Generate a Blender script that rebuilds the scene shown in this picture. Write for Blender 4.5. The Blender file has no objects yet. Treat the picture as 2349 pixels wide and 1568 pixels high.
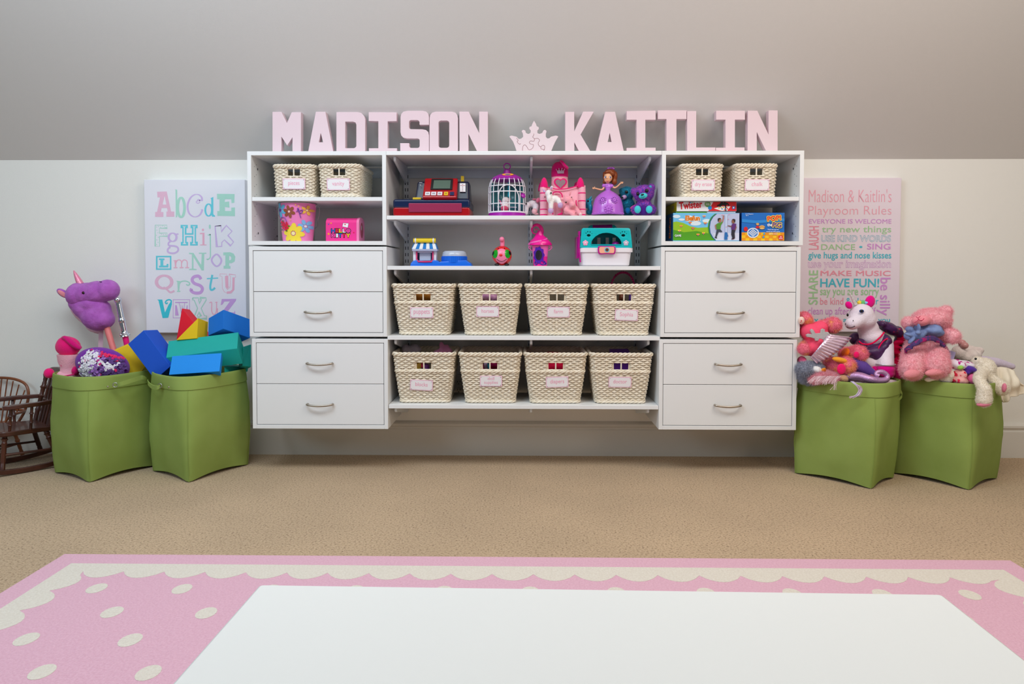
import bpy, bmesh, math, random
from mathutils import Vector, Matrix, noise
random.seed(7)
PI = math.pi
sc = bpy.context.scene
COL = sc.collection

# ------------------------------------------------------------------ camera
IMG_W, IMG_H = 2349.0, 1568.0
FPX, PCX, PCY = 1682.6, 1174.5, 685.6
YAW, PITCH, ROLL = .0147, -.0343, .0011
EYE = Vector((-.0028, -3.6303, .9016))
fwd = Vector((-math.sin(YAW)*math.cos(PITCH), math.cos(YAW)*math.cos(PITCH), math.sin(PITCH)))
rgt = Vector((math.cos(YAW), math.sin(YAW), 0))
upv = rgt.cross(fwd)
rgt, upv = math.cos(ROLL)*rgt+math.sin(ROLL)*upv, -math.sin(ROLL)*rgt+math.cos(ROLL)*upv
cd = bpy.data.cameras.new('camera')
cam = bpy.data.objects.new('camera', cd); COL.objects.link(cam)
cd.sensor_width = 36; cd.lens = FPX/IMG_W*36
cd.shift_x = (IMG_W/2-PCX)/IMG_W
cd.shift_y = -(IMG_H/2-PCY)/IMG_W
cd.clip_start = .02
cam.matrix_world = Matrix(((rgt.x, upv.x, -fwd.x, EYE.x), (rgt.y, upv.y, -fwd.y, EYE.y), (rgt.z, upv.z, -fwd.z, EYE.z), (0, 0, 0, 1)))
sc.camera = cam

# ------------------------------------------------------------------ light
sc.view_settings.view_transform = 'Standard'
sc.view_settings.look = 'None'
sc.view_settings.gamma = 1
sc.view_settings.use_curve_mapping = False
sc.view_settings.exposure = 0.12
w = bpy.data.worlds.new('world'); sc.world = w; w.use_nodes = True
w.node_tree.nodes['Background'].inputs[0].default_value = (.80, .90, 1, 1)
w.node_tree.nodes['Background'].inputs[1].default_value = .14
def area(name, loc, aim, sx, sy, power, color):
    l = bpy.data.lights.new(name, 'AREA'); l.shape = 'RECTANGLE'; l.size = sx; l.size_y = sy; l.energy = power; l.color = color
    o = bpy.data.objects.new(name, l); COL.objects.link(o); o.location = loc
    o.rotation_euler = (Vector(aim)-Vector(loc)).to_track_quat('-Z', 'Y').to_euler()
    return o
area('window_daylight', (-3.3, -4.0, 2.2), (-.9, 0, .8), 1.6, 1.2, 27, (.66, .85, 1.0))
area('ceiling_fixture_light', (-1.15, -2.0, 2.60), (-1.0, -1.05, .0), 1.9, .8, 40, (.78, .91, 1.0))
area('warm_ceiling_fixture_light', (1.3, -2.0, 2.60), (1.15, -1.05, .0), 1.9, .8, 34, (1.0, .94, .85))
area('room_lamp_light', (3.2, -4.0, 2.2), (1.2, 0, .8), 1.3, 1.0, 15, (1.0, .86, .70))

# ------------------------------------------------------------------ pixel <-> place
def ray(px, py): return fwd+rgt*((px-PCX)/FPX)-upv*((py-PCY)/FPX)
def at(px, py, Y):
    d = ray(px, py); return EYE+d*((Y-EYE.y)/d.y)
def atz(px, py, z):
    d = ray(px, py); return EYE+d*((z-EYE.z)/d.z)

# crops of the photograph the measurements were taken in: x0, y0, magnification
ZB = (560, 230, 3.670); ZC = (1150, 230, 3.3085); ZD = (870, 490, 3.506); ZE = (870, 760, 3.506)
ZF = (1780, 380, 4.127); ZG = (1780, 660, 3.267); ZK = (1200, 350, 7.3406); ZL = (880, 350, 6.909)
ZM = (570, 350, 7.118); ZN = (1510, 350, 6.909); ZO = (920, 510, 8.389); ZP = (1190, 500, 8.389)
ZQ = (0, 820, 5.223); ZR = (90, 600, 5.6); ZS = (240, 690, 6.711); ZT = (1820, 660, 6.532)
ZU = (2040, 690, 6.032); ZV = (320, 400, 4.238); ZW = (80, 820, 4.517)

class Fr:
    """measuring frame of one thing: local coordinates in metres about its base point"""
    def __init__(s, zoom, Y, xc, zb, yc=0):
        s.z = zoom; s.Y = Y
        s.o = Vector((s.w(xc, yc, 0).x, Y, zb)); s.k = (Y-EYE.y)/FPX/zoom[2]
    def w(s, zx, zy, dy=0): return at(s.z[0]+zx/s.z[2], s.z[1]+zy/s.z[2], s.Y+dy)
    def __call__(s, zx, zy, dy=0): return s.w(zx, zy, dy)-s.o
    def xz(s, zx, zy, dy=0):
        p = s(zx, zy, dy); return (p.x, p.z)

# ------------------------------------------------------------------ materials
def lin(c):
    c = c/255.0
    return c/12.92 if c <= .04045 else ((c+.055)/1.055)**2.4
def rgb(*c): return (lin(c[0]), lin(c[1]), lin(c[2]), 1)
_m = {}
def mat(name, c, rough=.6, metal=0, bump=0, bscale=200, c2=None, vscale=40, coat=0, trans=0, sheen=0, detail=3, sharp=None, spec=None, aniso=None):
    if name in _m: return _m[name]
    m = bpy.data.materials.new(name); m.use_nodes = True; nt = m.node_tree; b = nt.nodes['Principled BSDF']
    col = rgb(*c)
    b.inputs['Base Color'].default_value = col; b.inputs['Roughness'].default_value = rough; b.inputs['Metallic'].default_value = metal
    b.inputs['Coat Weight'].default_value = coat; b.inputs['Transmission Weight'].default_value = trans; b.inputs['Sheen Weight'].default_value = sheen
    if spec is not None: b.inputs['Specular IOR Level'].default_value = spec
    if bump or c2:
        tc = nt.nodes.new('ShaderNodeTexCoord')
        src = tc.outputs['Object']
        if aniso:
            mp = nt.nodes.new('ShaderNodeMapping'); mp.inputs['Scale'].default_value = aniso; nt.links.new(src, mp.inputs['Vector']); src = mp.outputs['Vector']
    if c2:
        n = nt.nodes.new('ShaderNodeTexNoise'); n.inputs['Scale'].default_value = vscale; n.inputs['Detail'].default_value = detail
        nt.links.new(src, n.inputs['Vector'])
        r = nt.nodes.new('ShaderNodeValToRGB'); a, bb = sharp or (.35, .65)
        r.color_ramp.elements[0].position = a; r.color_ramp.elements[1].position = bb
        r.color_ramp.elements[0].color = col; r.color_ramp.elements[1].color = rgb(*c2)
        nt.links.new(n.outputs['Fac'], r.inputs['Fac']); nt.links.new(r.outputs['Color'], b.inputs['Base Color'])
    if bump:
        n = nt.nodes.new('ShaderNodeTexNoise'); n.inputs['Scale'].default_value = bscale; n.inputs['Detail'].default_value = 4
        nt.links.new(src, n.inputs['Vector'])
        bp = nt.nodes.new('ShaderNodeBump'); bp.inputs['Strength'].default_value = bump; bp.inputs['Distance'].default_value = .004
        nt.links.new(n.outputs['Fac'], bp.inputs['Height']); nt.links.new(bp.outputs['Normal'], b.inputs['Normal'])
    _m[name] = m; return m

def plastic(name, *c, rough=.3): return mat(name, c, rough)
def plush(name, c, c2=None, vscale=60, sharp=None): return mat(name, c, .95, 0, .6, 260, c2, vscale, sheen=.25, sharp=sharp, spec=.1)
def cloth(name, c, c2=None, vscale=60, sharp=None): return mat(name, c, .9, 0, .35, 500, c2, vscale, sharp=sharp, spec=.15)

M_wall = mat('wall_paint', (240, 238, 232), .85, 0, .12, 260, spec=.2)
M_ceil = mat('ceiling_paint', (222, 220, 217), .9, 0, .12, 260, spec=.2)
M_trim = mat('trim_paint', (222, 218, 210), .6)
M_white = mat('white_melamine', (236, 237, 238), .45)
M_edge = mat('cabinet_gap', (70, 70, 74), .8)
M_metal_white = mat('white_epoxy_steel', (224, 232, 240), .35)
M_slot = mat('slot_dark', (48, 54, 62), .9)
M_nickel = mat('brushed_nickel', (178, 168, 156), .32, 1)
M_steel = mat('steel', (190, 190, 192), .3, 1)
M_pinkletter = mat('pink_paint', (229, 203, 210), .6)
M_wicker = mat('wicker', (246, 236, 218), .55, 0, .2, 300, (234, 220, 196), 55, spec=.3)
M_green = mat('green_canvas', (153, 174, 94), .9, 0, .25, 900, (145, 166, 86), 6, spec=.15)
M_black = mat('black', (14, 14, 16), .35)
M_blackgloss = mat('black_gloss', (8, 8, 10), .08)
M_paper = mat('white_card', (244, 241, 244), .5)
M_pinkprint = mat('pink_print', (246, 200, 220), .6)
M_table = mat('table_laminate', (236, 238, 236), .35)

# ------------------------------------------------------------------ mesh builder
def rotm(ax=0, ay=0, az=0):
    return Matrix.Rotation(math.radians(az), 3, 'Z') @ Matrix.Rotation(math.radians(ay), 3, 'Y') @ Matrix.Rotation(math.radians(ax), 3, 'X')
def catmull(pts, n=6, closed=False):
    P = [Vector(p) for p in pts]; out = []; N = len(P)
    segs = N if closed else N-1
    for i in range(segs):
        p0 = P[(i-1) % N] if closed or i > 0 else P[0]; p1 = P[i]; p2 = P[(i+1) % N]
        p3 = P[(i+2) % N] if closed or i+2 < N else P[-1]
        for j in range(n):
            t = j/n
            out.append(.5*((2*p1)+(p2-p0)*t+(2*p0-5*p1+4*p2-p3)*t*t+(3*p1-p0-3*p2+p3)*t**3))
    if not closed: out.append(P[-1])
    return out
def curve_data(splines, extrude=0, bevel=0, fill=True):
    cu = bpy.data.curves.new('tmp', 'CURVE'); cu.dimensions = '2D'; cu.fill_mode = 'BOTH' if fill else 'NONE'
    cu.extrude = extrude; cu.bevel_depth = bevel; cu.bevel_resolution = 1
    for pts in splines:
        s = cu.splines.new('POLY'); s.points.add(len(pts)-1)
        for q, p in zip(s.points, pts): q.co = (p[0], p[1], 0, 1)
        s.use_cyclic_u = True
    return cu
def mesh_of(data):
    o = bpy.data.objects.new('tmp', data)
    me = o.to_mesh()
    v = [x.co.copy() for x in me.vertices]; f = [tuple(p.vertices) for p in me.polygons]
    o.to_mesh_clear(); bpy.data.objects.remove(o); bpy.data.curves.remove(data)
    return v, f
_tc = {}
def text_mesh(s, bold=0, outline=0, shear=0, spacing=1):
    key = (s, bold, outline, shear, spacing)
    if key in _tc: return _tc[key]
    cu = bpy.data.curves.new('tmp', 'FONT'); cu.body = s; cu.offset = bold; cu.shear = shear; cu.space_character = spacing
    cu.resolution_u = 4
    if outline: cu.fill_mode = 'NONE'; cu.bevel_depth = outline; cu.bevel_resolution = 0
    _tc[key] = mesh_of(cu); return _tc[key]

class MB:
    def __init__(s): s.v = []; s.f = []; s.mi = []; s.mats = []
    def add(s, v, f, m):
        if m not in s.mats: s.mats.append(m)
        i = s.mats.index(m); n = len(s.v)
        s.v += [Vector(x) for x in v]; s.f += [tuple(a+n for a in q) for q in f]; s.mi += [i]*len(f)
        return s
    def box(s, c, d, m, R=None):
        c = Vector(c); hx, hy, hz = d[0]/2, d[1]/2, d[2]/2
        v = [Vector((x, y, z)) for z in (-hz, hz) for y in (-hy, hy) for x in (-hx, hx)]
        if R: v = [R @ q for q in v]
        return s.add([c+q for q in v], [(0, 2, 3, 1), (4, 5, 7, 6), (0, 1, 5, 4), (2, 6, 7, 3), (0, 4, 6, 2), (1, 3, 7, 5)], m)
    def box2(s, a, b, m):
        return s.box([(a[i]+b[i])/2 for i in range(3)], [abs(b[i]-a[i]) for i in range(3)], m)
    def para(s, p, a, b, c, m):
        p, a, b, c = map(Vector, (p, a, b, c))
        f = [(0, 2, 3, 1), (4, 5, 7, 6), (0, 1, 5, 4), (2, 6, 7, 3), (0, 4, 6, 2), (1, 3, 7, 5)]
        if a.cross(b).dot(c) < 0: f = [q[::-1] for q in f]
        return s.add([p+i*a+j*b+k*c for k in (0, 1) for j in (0, 1) for i in (0, 1)], f, m)
    def prism(s, pts, e, m):
        n = len(pts); v = [Vector(p) for p in pts]; e = Vector(e)
        return s.add(v+[p+e for p in v], [tuple(range(n))[::-1], tuple(range(n, 2*n))]+[(i, (i+1) % n, n+(i+1) % n, n+i) for i in range(n)], m)
    def shape(s, splines, y0, y1, m, bev=0, fn=None):
        """outline with holes in the x-z plane, thickness from y0 (front) to y1"""
        t = abs(y1-y0)/2
        v, f = mesh_of(curve_data(splines, max(t-bev, 0), bev))
        yc = (y0+y1)/2
        q = [Vector((a.x, yc-a.z, a.y)) for a in v]
        if fn: q = [fn(a) for a in q]
        return s.add(q, f, m)
    def decal(s, splines, o, ex, ez, m, th=.0006):
        """flat print: outline in plane coordinates laid on a plane (origin o, axes ex, ez)"""
        v, f = mesh_of(curve_data(splines, th/2, 0))
        ex, ez = Vector(ex), Vector(ez); n = ex.cross(ez)
        return s.add([Vector(o)+ex*a.x+ez*a.y+n*a.z for a in v], f, m)
    def text(s, txt, o, ex, ez, W, H, m, bold=0, outline=0, shear=0, spacing=1, fit=True, center=False, lift=.0006, th=0):
        """writing; W = full width, H = height of capitals above the baseline"""
        strikes = [(0, 0)]
        if bold > 0 and not outline:
            strikes = [(bold*math.cos(q*PI/4), bold*math.sin(q*PI/4)) for q in range(8)]; bold = 0
        v, f = text_mesh(txt, bold, outline, shear, spacing)
        x0 = min(a.x for a in v); x1 = max(a.x for a in v); y1 = max(a.y for a in v)
        sx, sy = W/(x1-x0), H/y1
        if not fit: sx = sy
        off = (W-(x1-x0)*sx)/2 if center else 0
        ex, ez = Vector(ex), Vector(ez); n = ex.cross(ez)
        zs = .25*(sx+sy)
        for i, (ox, oy) in enumerate(strikes):
            s.add([Vector(o)+ex*((a.x-x0)*sx+ox*min(sx, sy)+off)+ez*((a.y+oy)*sy)+n*(lift+.00003*i+(a.z*zs if outline else 0)) for a in v], f, m)
        return s
    def lathe(s, prof, m, c=(0, 0, 0), n=32, R=None, cap=True, sx=1, sy=1):
        c = Vector(c); v = []; f = []
        for r, z in prof:
            for i in range(n):
                a = 2*PI*i/n; q = Vector((r*sx*math.cos(a), r*sy*math.sin(a), z)); v.append(c+(R @ q if R else q))
        for j in range(len(prof)-1):
            for i in range(n):
                f.append((j*n+i, j*n+(i+1) % n, (j+1)*n+(i+1) % n, (j+1)*n+i))
        if cap: f.append(tuple(range(n))[::-1]); f.append(tuple(range((len(prof)-1)*n, len(prof)*n)))
        return s.add(v, f, m)
    def tube(s, path, r, m, n=8, closed=False, cap=True, flat=None):
        P = [Vector(p) for p in path]; N = len(P); rr = r if isinstance(r, (list, tuple)) else [r]*N
        v = []; f = []; prev = None
        for i in range(N):
            a = P[(i-1) % N] if closed or i else P[0]; b = P[(i+1) % N] if closed or i < N-1 else P[-1]
            t = (b-a); t = t.normalized() if t.length > 1e-9 else Vector((0, 0, 1))
            if prev is None:
                u = t.cross(Vector((0, 1, 0))) if abs(t.y) < .9 else t.cross(Vector((0, 0, 1)))
            else: u = prev-t*prev.dot(t)
            u = u.normalized() if u.length > 1e-9 else t.orthogonal().normalized()
            prev = u; w_ = t.cross(u); ru = rr[i]; rw = rr[i] if flat is None else flat
            for j in range(n):
                q = 2*PI*j/n; v.append(P[i]+u*math.cos(q)*ru+w_*math.sin(q)*rw)
        for i in range(N if closed else N-1):
            for j in range(n):
                i2 = (i+1) % N; f.append((i*n+j, i*n+(j+1) % n, i2*n+(j+1) % n, i2*n+j))
        if cap and not closed: f.append(tuple(range(n))[::-1]); f.append(tuple(range((N-1)*n, N*n)))
        return s.add(v, f, m)
    def ell(s, c, r, m, R=None, nu=20, nv=12):
        c = Vector(c); r = tuple(r) if hasattr(r, '__len__') else (r, r, r)
        v = []; f = []
        for j in range(nv+1):
            th = PI*j/nv
            for i in range(nu):
                a = 2*PI*i/nu; q = Vector((r[0]*math.sin(th)*math.cos(a), r[1]*math.sin(th)*math.sin(a), r[2]*math.cos(th)))
                v.append(c+(R @ q if R else q))
        for j in range(nv):
            for i in range(nu):
                a, b, d, e = j*nu+i, j*nu+(i+1) % nu, (j+1)*nu+(i+1) % nu, (j+1)*nu+i
                f.append((a, e, d, b))
        return s.add(v, f, m)
    def cap(s, c, r, d, ang, m, R=None, n=24, k=5, lift=1.012, sq=(1, 1)):
        """cap of a sphere/ellipsoid of radii r about direction d, half-angle ang (deg)"""
        c = Vector(c); r = tuple(r) if hasattr(r, '__len__') else (r, r, r); d = Vector(d).normalized()
        u = d.cross(Vector((0, 0, 1))); u = u.normalized() if u.length > 1e-6 else Vector((1, 0, 0)); w_ = u.cross(d)
        v = []; f = []
        for j in range(k+1):
            th = math.radians(ang)*j/k
            for i in range(n):
                a = 2*PI*i/n
                q = d*math.cos(th)+(u*math.cos(a)*sq[0]+w_*math.sin(a)*sq[1])*math.sin(th); q.normalize()
                q = Vector((q.x*r[0], q.y*r[1], q.z*r[2]))*lift; v.append(c+(R @ q if R else q))
        for j in range(k):
            for i in range(n): f.append((j*n+i, (j+1)*n+i, (j+1)*n+(i+1) % n, j*n+(i+1) % n))
        return s.add(v, f, m)
    def loft(s, rings, m, cap0=True, cap1=True):
        n = len(rings[0]); v = [Vector(p) for r in rings for p in r]; f = []
        for j in range(len(rings)-1):
            for i in range(n): f.append((j*n+i, j*n+(i+1) % n, (j+1)*n+(i+1) % n, (j+1)*n+i))
        if cap0: f.append(tuple(range(n))[::-1])
        if cap1: f.append(tuple(range((len(rings)-1)*n, len(rings)*n)))
        return s.add(v, f, m)
    def mesh(s, name, smooth=None):
        me = bpy.data.meshes.new(name); me.from_pydata([tuple(v) for v in s.v], [], s.f)
        for m in s.mats: me.materials.append(m)
        me.polygons.foreach_set('material_index', s.mi)
        bm = bmesh.new(); bm.from_mesh(me)
        if smooth is not None and smooth >= 0:
            bmesh.ops.remove_doubles(bm, verts=bm.verts, dist=1e-6)
        bmesh.ops.recalc_face_normals(bm, faces=bm.faces)
        if smooth:
            cs = math.cos(math.radians(smooth))
            for fa in bm.faces: fa.smooth = True
            for e in bm.edges:
                if len(e.link_faces) == 2 and e.link_faces[0].normal.dot(e.link_faces[1].normal) < cs: e.smooth = False
        bm.to_mesh(me); bm.free(); me.update()
        return me
    def obj(s, name, parent=None, smooth=40, bevel=0, seg=2, loc=None, solid=0):
        o = bpy.data.objects.new(name, s.mesh(name, smooth)); COL.objects.link(o)
        if parent is not None: o.parent = parent
        if loc is not None: o.location = loc
        if solid:
            md = o.modifiers.new('solidify', 'SOLIDIFY'); md.thickness = solid; md.offset = 0
        if bevel:
            md = o.modifiers.new('bevel', 'BEVEL'); md.width = bevel; md.segments = seg; md.limit_method = 'ANGLE'; md.angle_limit = math.radians(40)
            md.harden_normals = False
        return o

def tag(o, label, cat, group=None, kind=None):
    o['label'] = label; o['category'] = cat
    if group: o['group'] = group
    if kind: o['kind'] = kind
    return o
def thing(name, label, cat, loc=(0, 0, 0), group=None, rz=0):
    o = bpy.data.objects.new(name, None); COL.objects.link(o); o.location = loc; o.rotation_euler = (0, 0, math.radians(rz)); o.empty_display_size = .05
    return tag(o, label, cat, group)
def struct(o): o['kind'] = 'structure'; return o

# soft toys: overlapping ellipsoids fused into one skin
_tex = {}
def fur_tex(sz):
    if sz not in _tex:
        t = bpy.data.textures.new('fur', 'CLOUDS'); t.noise_scale = sz; t.noise_depth = 2; _tex[sz] = t
    return _tex[sz]
def blob(name, parts, m, parent=None, loc=None, vox=.004, fuzz=0, fscale=.012, sm=9):
    b = MB()
    for p in parts: b.ell(p[0], p[1], m, p[2] if len(p) > 2 else None, 16, 10)
    o = b.obj(name, parent, 180, loc=loc)
    r = o.modifiers.new('skin', 'REMESH'); r.mode = 'VOXEL'; r.voxel_size = vox; r.use_smooth_shade = True
    s = o.modifiers.new('smooth', 'SMOOTH'); s.factor = .6; s.iterations = sm
    if fuzz:
        d = o.modifiers.new('pile', 'DISPLACE'); d.texture = fur_tex(fscale); d.strength = fuzz; d.mid_level = .5; d.texture_coords = 'LOCAL'
    return o
def fur(o, n, length, seed=1):
    """pile of a fluffy toy"""
    md = o.modifiers.new('fur', 'PARTICLE_SYSTEM'); ps = md.particle_system; st = ps.settings; ps.seed = seed
    st.type = 'HAIR'; st.count = n; st.hair_length = length; st.hair_step = 3; st.use_modifier_stack = True; st.display_step = 2; st.render_step = 2
    st.use_advanced_hair = True; st.factor_random = length*.5; st.brownian_factor = length*.5
    st.root_radius = .05; st.tip_radius = .01; st.radius_scale = .016; st.material = 1
    return o
def E(F, zx, zy, dy, rx, ry, rd, ang=0):
    """ellipsoid measured in the frame: centre, half sizes in crop pixels, half depth in metres, turn in the picture plane"""
    return (F(zx, zy, dy), (rx*F.k, rd, ry*F.k), rotm(0, -ang, 0))
def limb(F, a, b, ra, rb, n=5):
    """tapering row of balls from a to b (crop px, px, depth m)"""
    out = []
    n = max(n, 2+int((F(*b)-F(*a)).length/(.30*min(ra, rb)*F.k)))
    for i in range(n):
        t = i/(n-1); r = (ra+(rb-ra)*t)*F.k
        out.append((F(*[a[j]+(b[j]-a[j])*t for j in range(3)]), (r, r, r)))
    return out
def circ(cx, cy, rx, ry=None, n=24, a0=0):
    ry = rx if ry is None else ry
    return [(cx+rx*math.cos(a0+2*PI*i/n), cy+ry*math.sin(a0+2*PI*i/n)) for i in range(n)]
def rrect(x0, x1, y0, y1, r, n=5):
    out = []
    for cx, cy, a in ((x1-r, y1-r, 0), (x0+r, y1-r, 90), (x0+r, y0+r, 180), (x1-r, y0+r, 270)):
        out += [(cx+r*math.cos(math.radians(a+90*i/n)), cy+r*math.sin(math.radians(a+90*i/n))) for i in range(n+1)]
    return out
def heart(cx, cy, s, n=32):
    out = []
    for i in range(n):
        t = 2*PI*i/n
        out.append((cx+s*16*math.sin(t)**3/16, cy+s*(13*math.cos(t)-5*math.cos(2*t)-2*math.cos(3*t)-math.cos(4*t))/16))
    return out
def star(cx, cy, r, n=5, k=.45, a0=PI/2):
    return [(cx+(r if i % 2 == 0 else r*k)*math.cos(a0+PI*i/n), cy+(r if i % 2 == 0 else r*k)*math.sin(a0+PI*i/n)) for i in range(2*n)]

# ------------------------------------------------------------------ the room
ZC_BREAK = 1.4634
FRONT = -.376
mb = MB(); mb.box2((-4.2, 0, 0), (4.2, .1, ZC_BREAK), M_wall); struct(mb.obj('wall_back', smooth=None))
mb = MB(); mb.prism([(-4.2, .1, ZC_BREAK), (-4.2, 0, ZC_BREAK), (-4.2, -1.25, ZC_BREAK+1.25), (-4.2, -1.15, ZC_BREAK+1.35)], (8.4, 0, 0), M_ceil)
mb.box2((-4.2, -6.4, ZC_BREAK+1.25), (4.2, -1.25, ZC_BREAK+1.35), M_ceil)
struct(mb.obj('ceiling', smooth=None))
def carpet_mat():
    m = bpy.data.materials.new('carpet'); m.use_nodes = True; nt = m.node_tree; b = nt.nodes['Principled BSDF']
    b.inputs['Roughness'].default_value = .95; b.inputs['Specular IOR Level'].default_value = .08; b.inputs['Sheen Weight'].default_value = .15
    tc = nt.nodes.new('ShaderNodeTexCoord'); L = nt.links.new
    n1 = nt.nodes.new('ShaderNodeTexNoise'); n1.inputs['Scale'].default_value = 135; n1.inputs['Detail'].default_value = 5; n1.inputs['Roughness'].default_value = .7
    n2 = nt.nodes.new('ShaderNodeTexNoise'); n2.inputs['Scale'].default_value = 2.2; n2.inputs['Detail'].default_value = 3
    r = nt.nodes.new('ShaderNodeValToRGB'); e = r.color_ramp.elements
    e[0].position = .31; e[0].color = rgb(104, 76, 52); e[1].position = .47; e[1].color = rgb(213, 182, 147)
    x = r.color_ramp.elements.new(.70); x.color = rgb(232, 205, 172)
    mx = nt.nodes.new('ShaderNodeMix'); mx.data_type = 'RGBA'; mx.blend_type = 'MULTIPLY'; mx.inputs[0].default_value = .30
    L(tc.outputs['Object'], n1.inputs['Vector']); L(tc.outputs['Object'], n2.inputs['Vector']); L(n1.outputs['Fac'], r.inputs['Fac'])
    L(r.outputs['Color'], mx.inputs[6]); L(n2.outputs['Fac'], mx.inputs[7]); L(mx.outputs[2], b.inputs['Base Color'])
    bp = nt.nodes.new('ShaderNodeBump'); bp.inputs['Strength'].default_value = .7; bp.inputs['Distance'].default_value = .008
    L(n1.outputs['Fac'], bp.inputs['Height']); L(bp.outputs['Normal'], b.inputs['Normal'])
    return m
mb = MB(); mb.box2((-4.2, -6.4, -.06), (4.2, .1, 0), carpet_mat()); struct(mb.obj('floor', smooth=None))
mb = MB()
prof = [(0, 0), (-.016, 0), (-.016, .128), (-.012, .134), (-.012, .142), (-.019, .147), (-.019, .158), (-.008, .168), (0, .170)]
mb.prism([(-4.2, a, b) for a, b in prof], (8.4, 0, 0), M_trim); struct(mb.obj('baseboard_back', smooth=30))

# ------------------------------------------------------------------ wall-hung cabinets and shelves
T = .0175
BACK = -.022
Z_TOP = 1.443
SH = [1.443, 1.1595, .9365, .6244, .3164]
def holes(mb, x, ys, zs, s):
    for y, z, r in [(y, z, r) for (y, z, r) in zs]:
        mb.tube([(x, y, z), (x+s*.0006, y, z)], r, M_slot, 10)
def cubby(x0, x1, label):
    z0, z1 = 1.029, Z_TOP
    t = thing('cubby_unit', label, 'shelf unit', ((x0+x1)/2, FRONT, z0)); o = Vector(t.location)
    def P(a, b): return Vector(a)-o, Vector(b)-o
    mb = MB()
    mb.box2(*P((x0, FRONT, z0), (x0+T, BACK, z1-T)), M_white); mb.box2(*P((x1-T, FRONT, z0), (x1, BACK, z1-T)), M_white)
    mb.box2(*P((x0, FRONT, z1-T), (x1, BACK, z1)), M_white); mb.box2(*P((x0+T, FRONT, z0), (x1-T, BACK, z0+T)), M_white)
    for xs, s in ((x0+T, 1), (x1-T, -1)):
        for y in (-.325, -.07):
            for i in range(8):
                z = 1.07+i*.0445
                for d in (-.012, .012):
                    a = Vector((xs, y+d, z+(.011 if d > 0 else 0)))-o; mb.tube([a, a+Vector((s*.0005, 0, 0))], .0022, M_slot, 8)
            for z in (1.085, 1.375):
                a = Vector((xs, y+.028, z))-o; mb.tube([a, a+Vector((s*.0005, 0, 0))], .0055, M_slot, 12)
    mb.obj('carcass', t, None, .0012, 1)
    mb = MB(); zs = atz(700, 452, 0).z; zs = at(700, 451.5, FRONT).z
    mb.box2(*P((x0+T+.0005, FRONT+.004, zs-T), (x1-T-.0005, BACK, zs)), M_white); mb.obj('shelf', t, None, .001, 1)
    return zs
ZCUB = cubby(-1.226, -.6085, 'white open two-tier cubby at the top of the stack with the pink bucket in it')
cubby(.6085, 1.230, 'white open two-tier cubby at the top of the stack with the game boxes in it')
ZCUBF = 1.029+T+.0006
def drawer_unit(x0, x1, z0, z1, label):
    t = thing('drawer_cabinet', label, 'drawer cabinet', ((x0+x1)/2, FRONT, z0), 'wall-hung two-drawer cabinets'); o = Vector(t.location)
    W = x1-x0; H = z1-z0
    mb = MB()
    mb.box2((-W/2, 0, 0), (-W/2+T, -FRONT+BACK, H), M_white); mb.box2((W/2-T, 0, 0), (W/2, -FRONT+BACK, H), M_white)
    mb.box2((-W/2+T, 0, H-T), (W/2-T, -FRONT+BACK, H), M_white); mb.box2((-W/2+T, 0, 0), (W/2-T, -FRONT+BACK, T), M_white)
    mb.box2((-W/2+T, -FRONT+BACK-.004, T), (W/2-T, -FRONT+BACK, H-T), M_white)
    mb.obj('carcass', t, None, .0012, 1)
    g = .0022; h = (H-2*T-3*g)/2
    for i in range(2):
        za = T+g+i*(h+g)
        mb = MB(); mb.box2((-W/2+T+g, .0015, za), (W/2-T-g, .018, za+h), M_white)
        mb.box2((-W/2+T+.012, .018, za+.012), (-W/2+T+.024, .30, za+h-.03), M_white); mb.box2((W/2-T-.024, .018, za+.012), (W/2-T-.012, .30, za+h-.03), M_white)
        mb.box2((-W/2+T+.024, .018, za+.012), (W/2-T-.024, .30, za+.020), M_white); mb.box2((-W/2+T+.024, .292, za+.02), (W/2-T-.024, .30, za+h-.03), M_white)
        d = mb.obj('drawer', t, None, .0012, 1)
        hz = za+h*.505; mb = MB(); a = .056
        pts = catmull([(-a, 0, hz+.001), (-a*.98, -.016, hz), (-a*.5, -.024, hz-.003), (0, -.027, hz-.004), (a*.5, -.024, hz-.003), (a*.98, -.016, hz), (a, 0, hz+.001)], 5)
        mb.tube(pts, .0046, M_nickel, 10); mb.ell((-a, .0005, hz), (.0055, .002, .0055), M_nickel); mb.ell((a, .0005, hz), (.0055, .002, .0055), M_nickel)
        mb.obj('handle', d, 60)
drawer_unit(-1.2235, -.6075, .6205, 1.0218, 'white two-drawer cabinet hung under the cubby with the pink bucket')
drawer_unit(-1.214, -.6045, .2065, .6108, 'white bottom two-drawer cabinet beside the hamper of foam blocks')
drawer_unit(.6075, 1.222, .6222, 1.0208, 'white two-drawer cabinet hung under the cubby with the game boxes')
drawer_unit(.603, 1.2115, .2095, .6122, 'white bottom two-drawer cabinet overlapping the hamper of soft toys')
names = ['long white top shelf carrying the pink letters', 'long white shelf carrying the toy cash register and bird cage', 'long white shelf carrying the pet carrier and swirl cup',
         'long white shelf carrying the puppets and horses baskets', 'lowest long white shelf carrying the blocks and doctor baskets']
for z, n in zip(SH, names):
    mb = MB(); a = .6080 if z > 1.02 else (.6065 if z > .615 else .602); mb.box2((-a, FRONT+(.0 if z == Z_TOP else .003), z-T), (a, BACK, z), M_white)
    tag(mb.obj('wall_shelf', None, None, .001, 1), n, 'shelf', 'long shelves of the wall unit')
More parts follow.
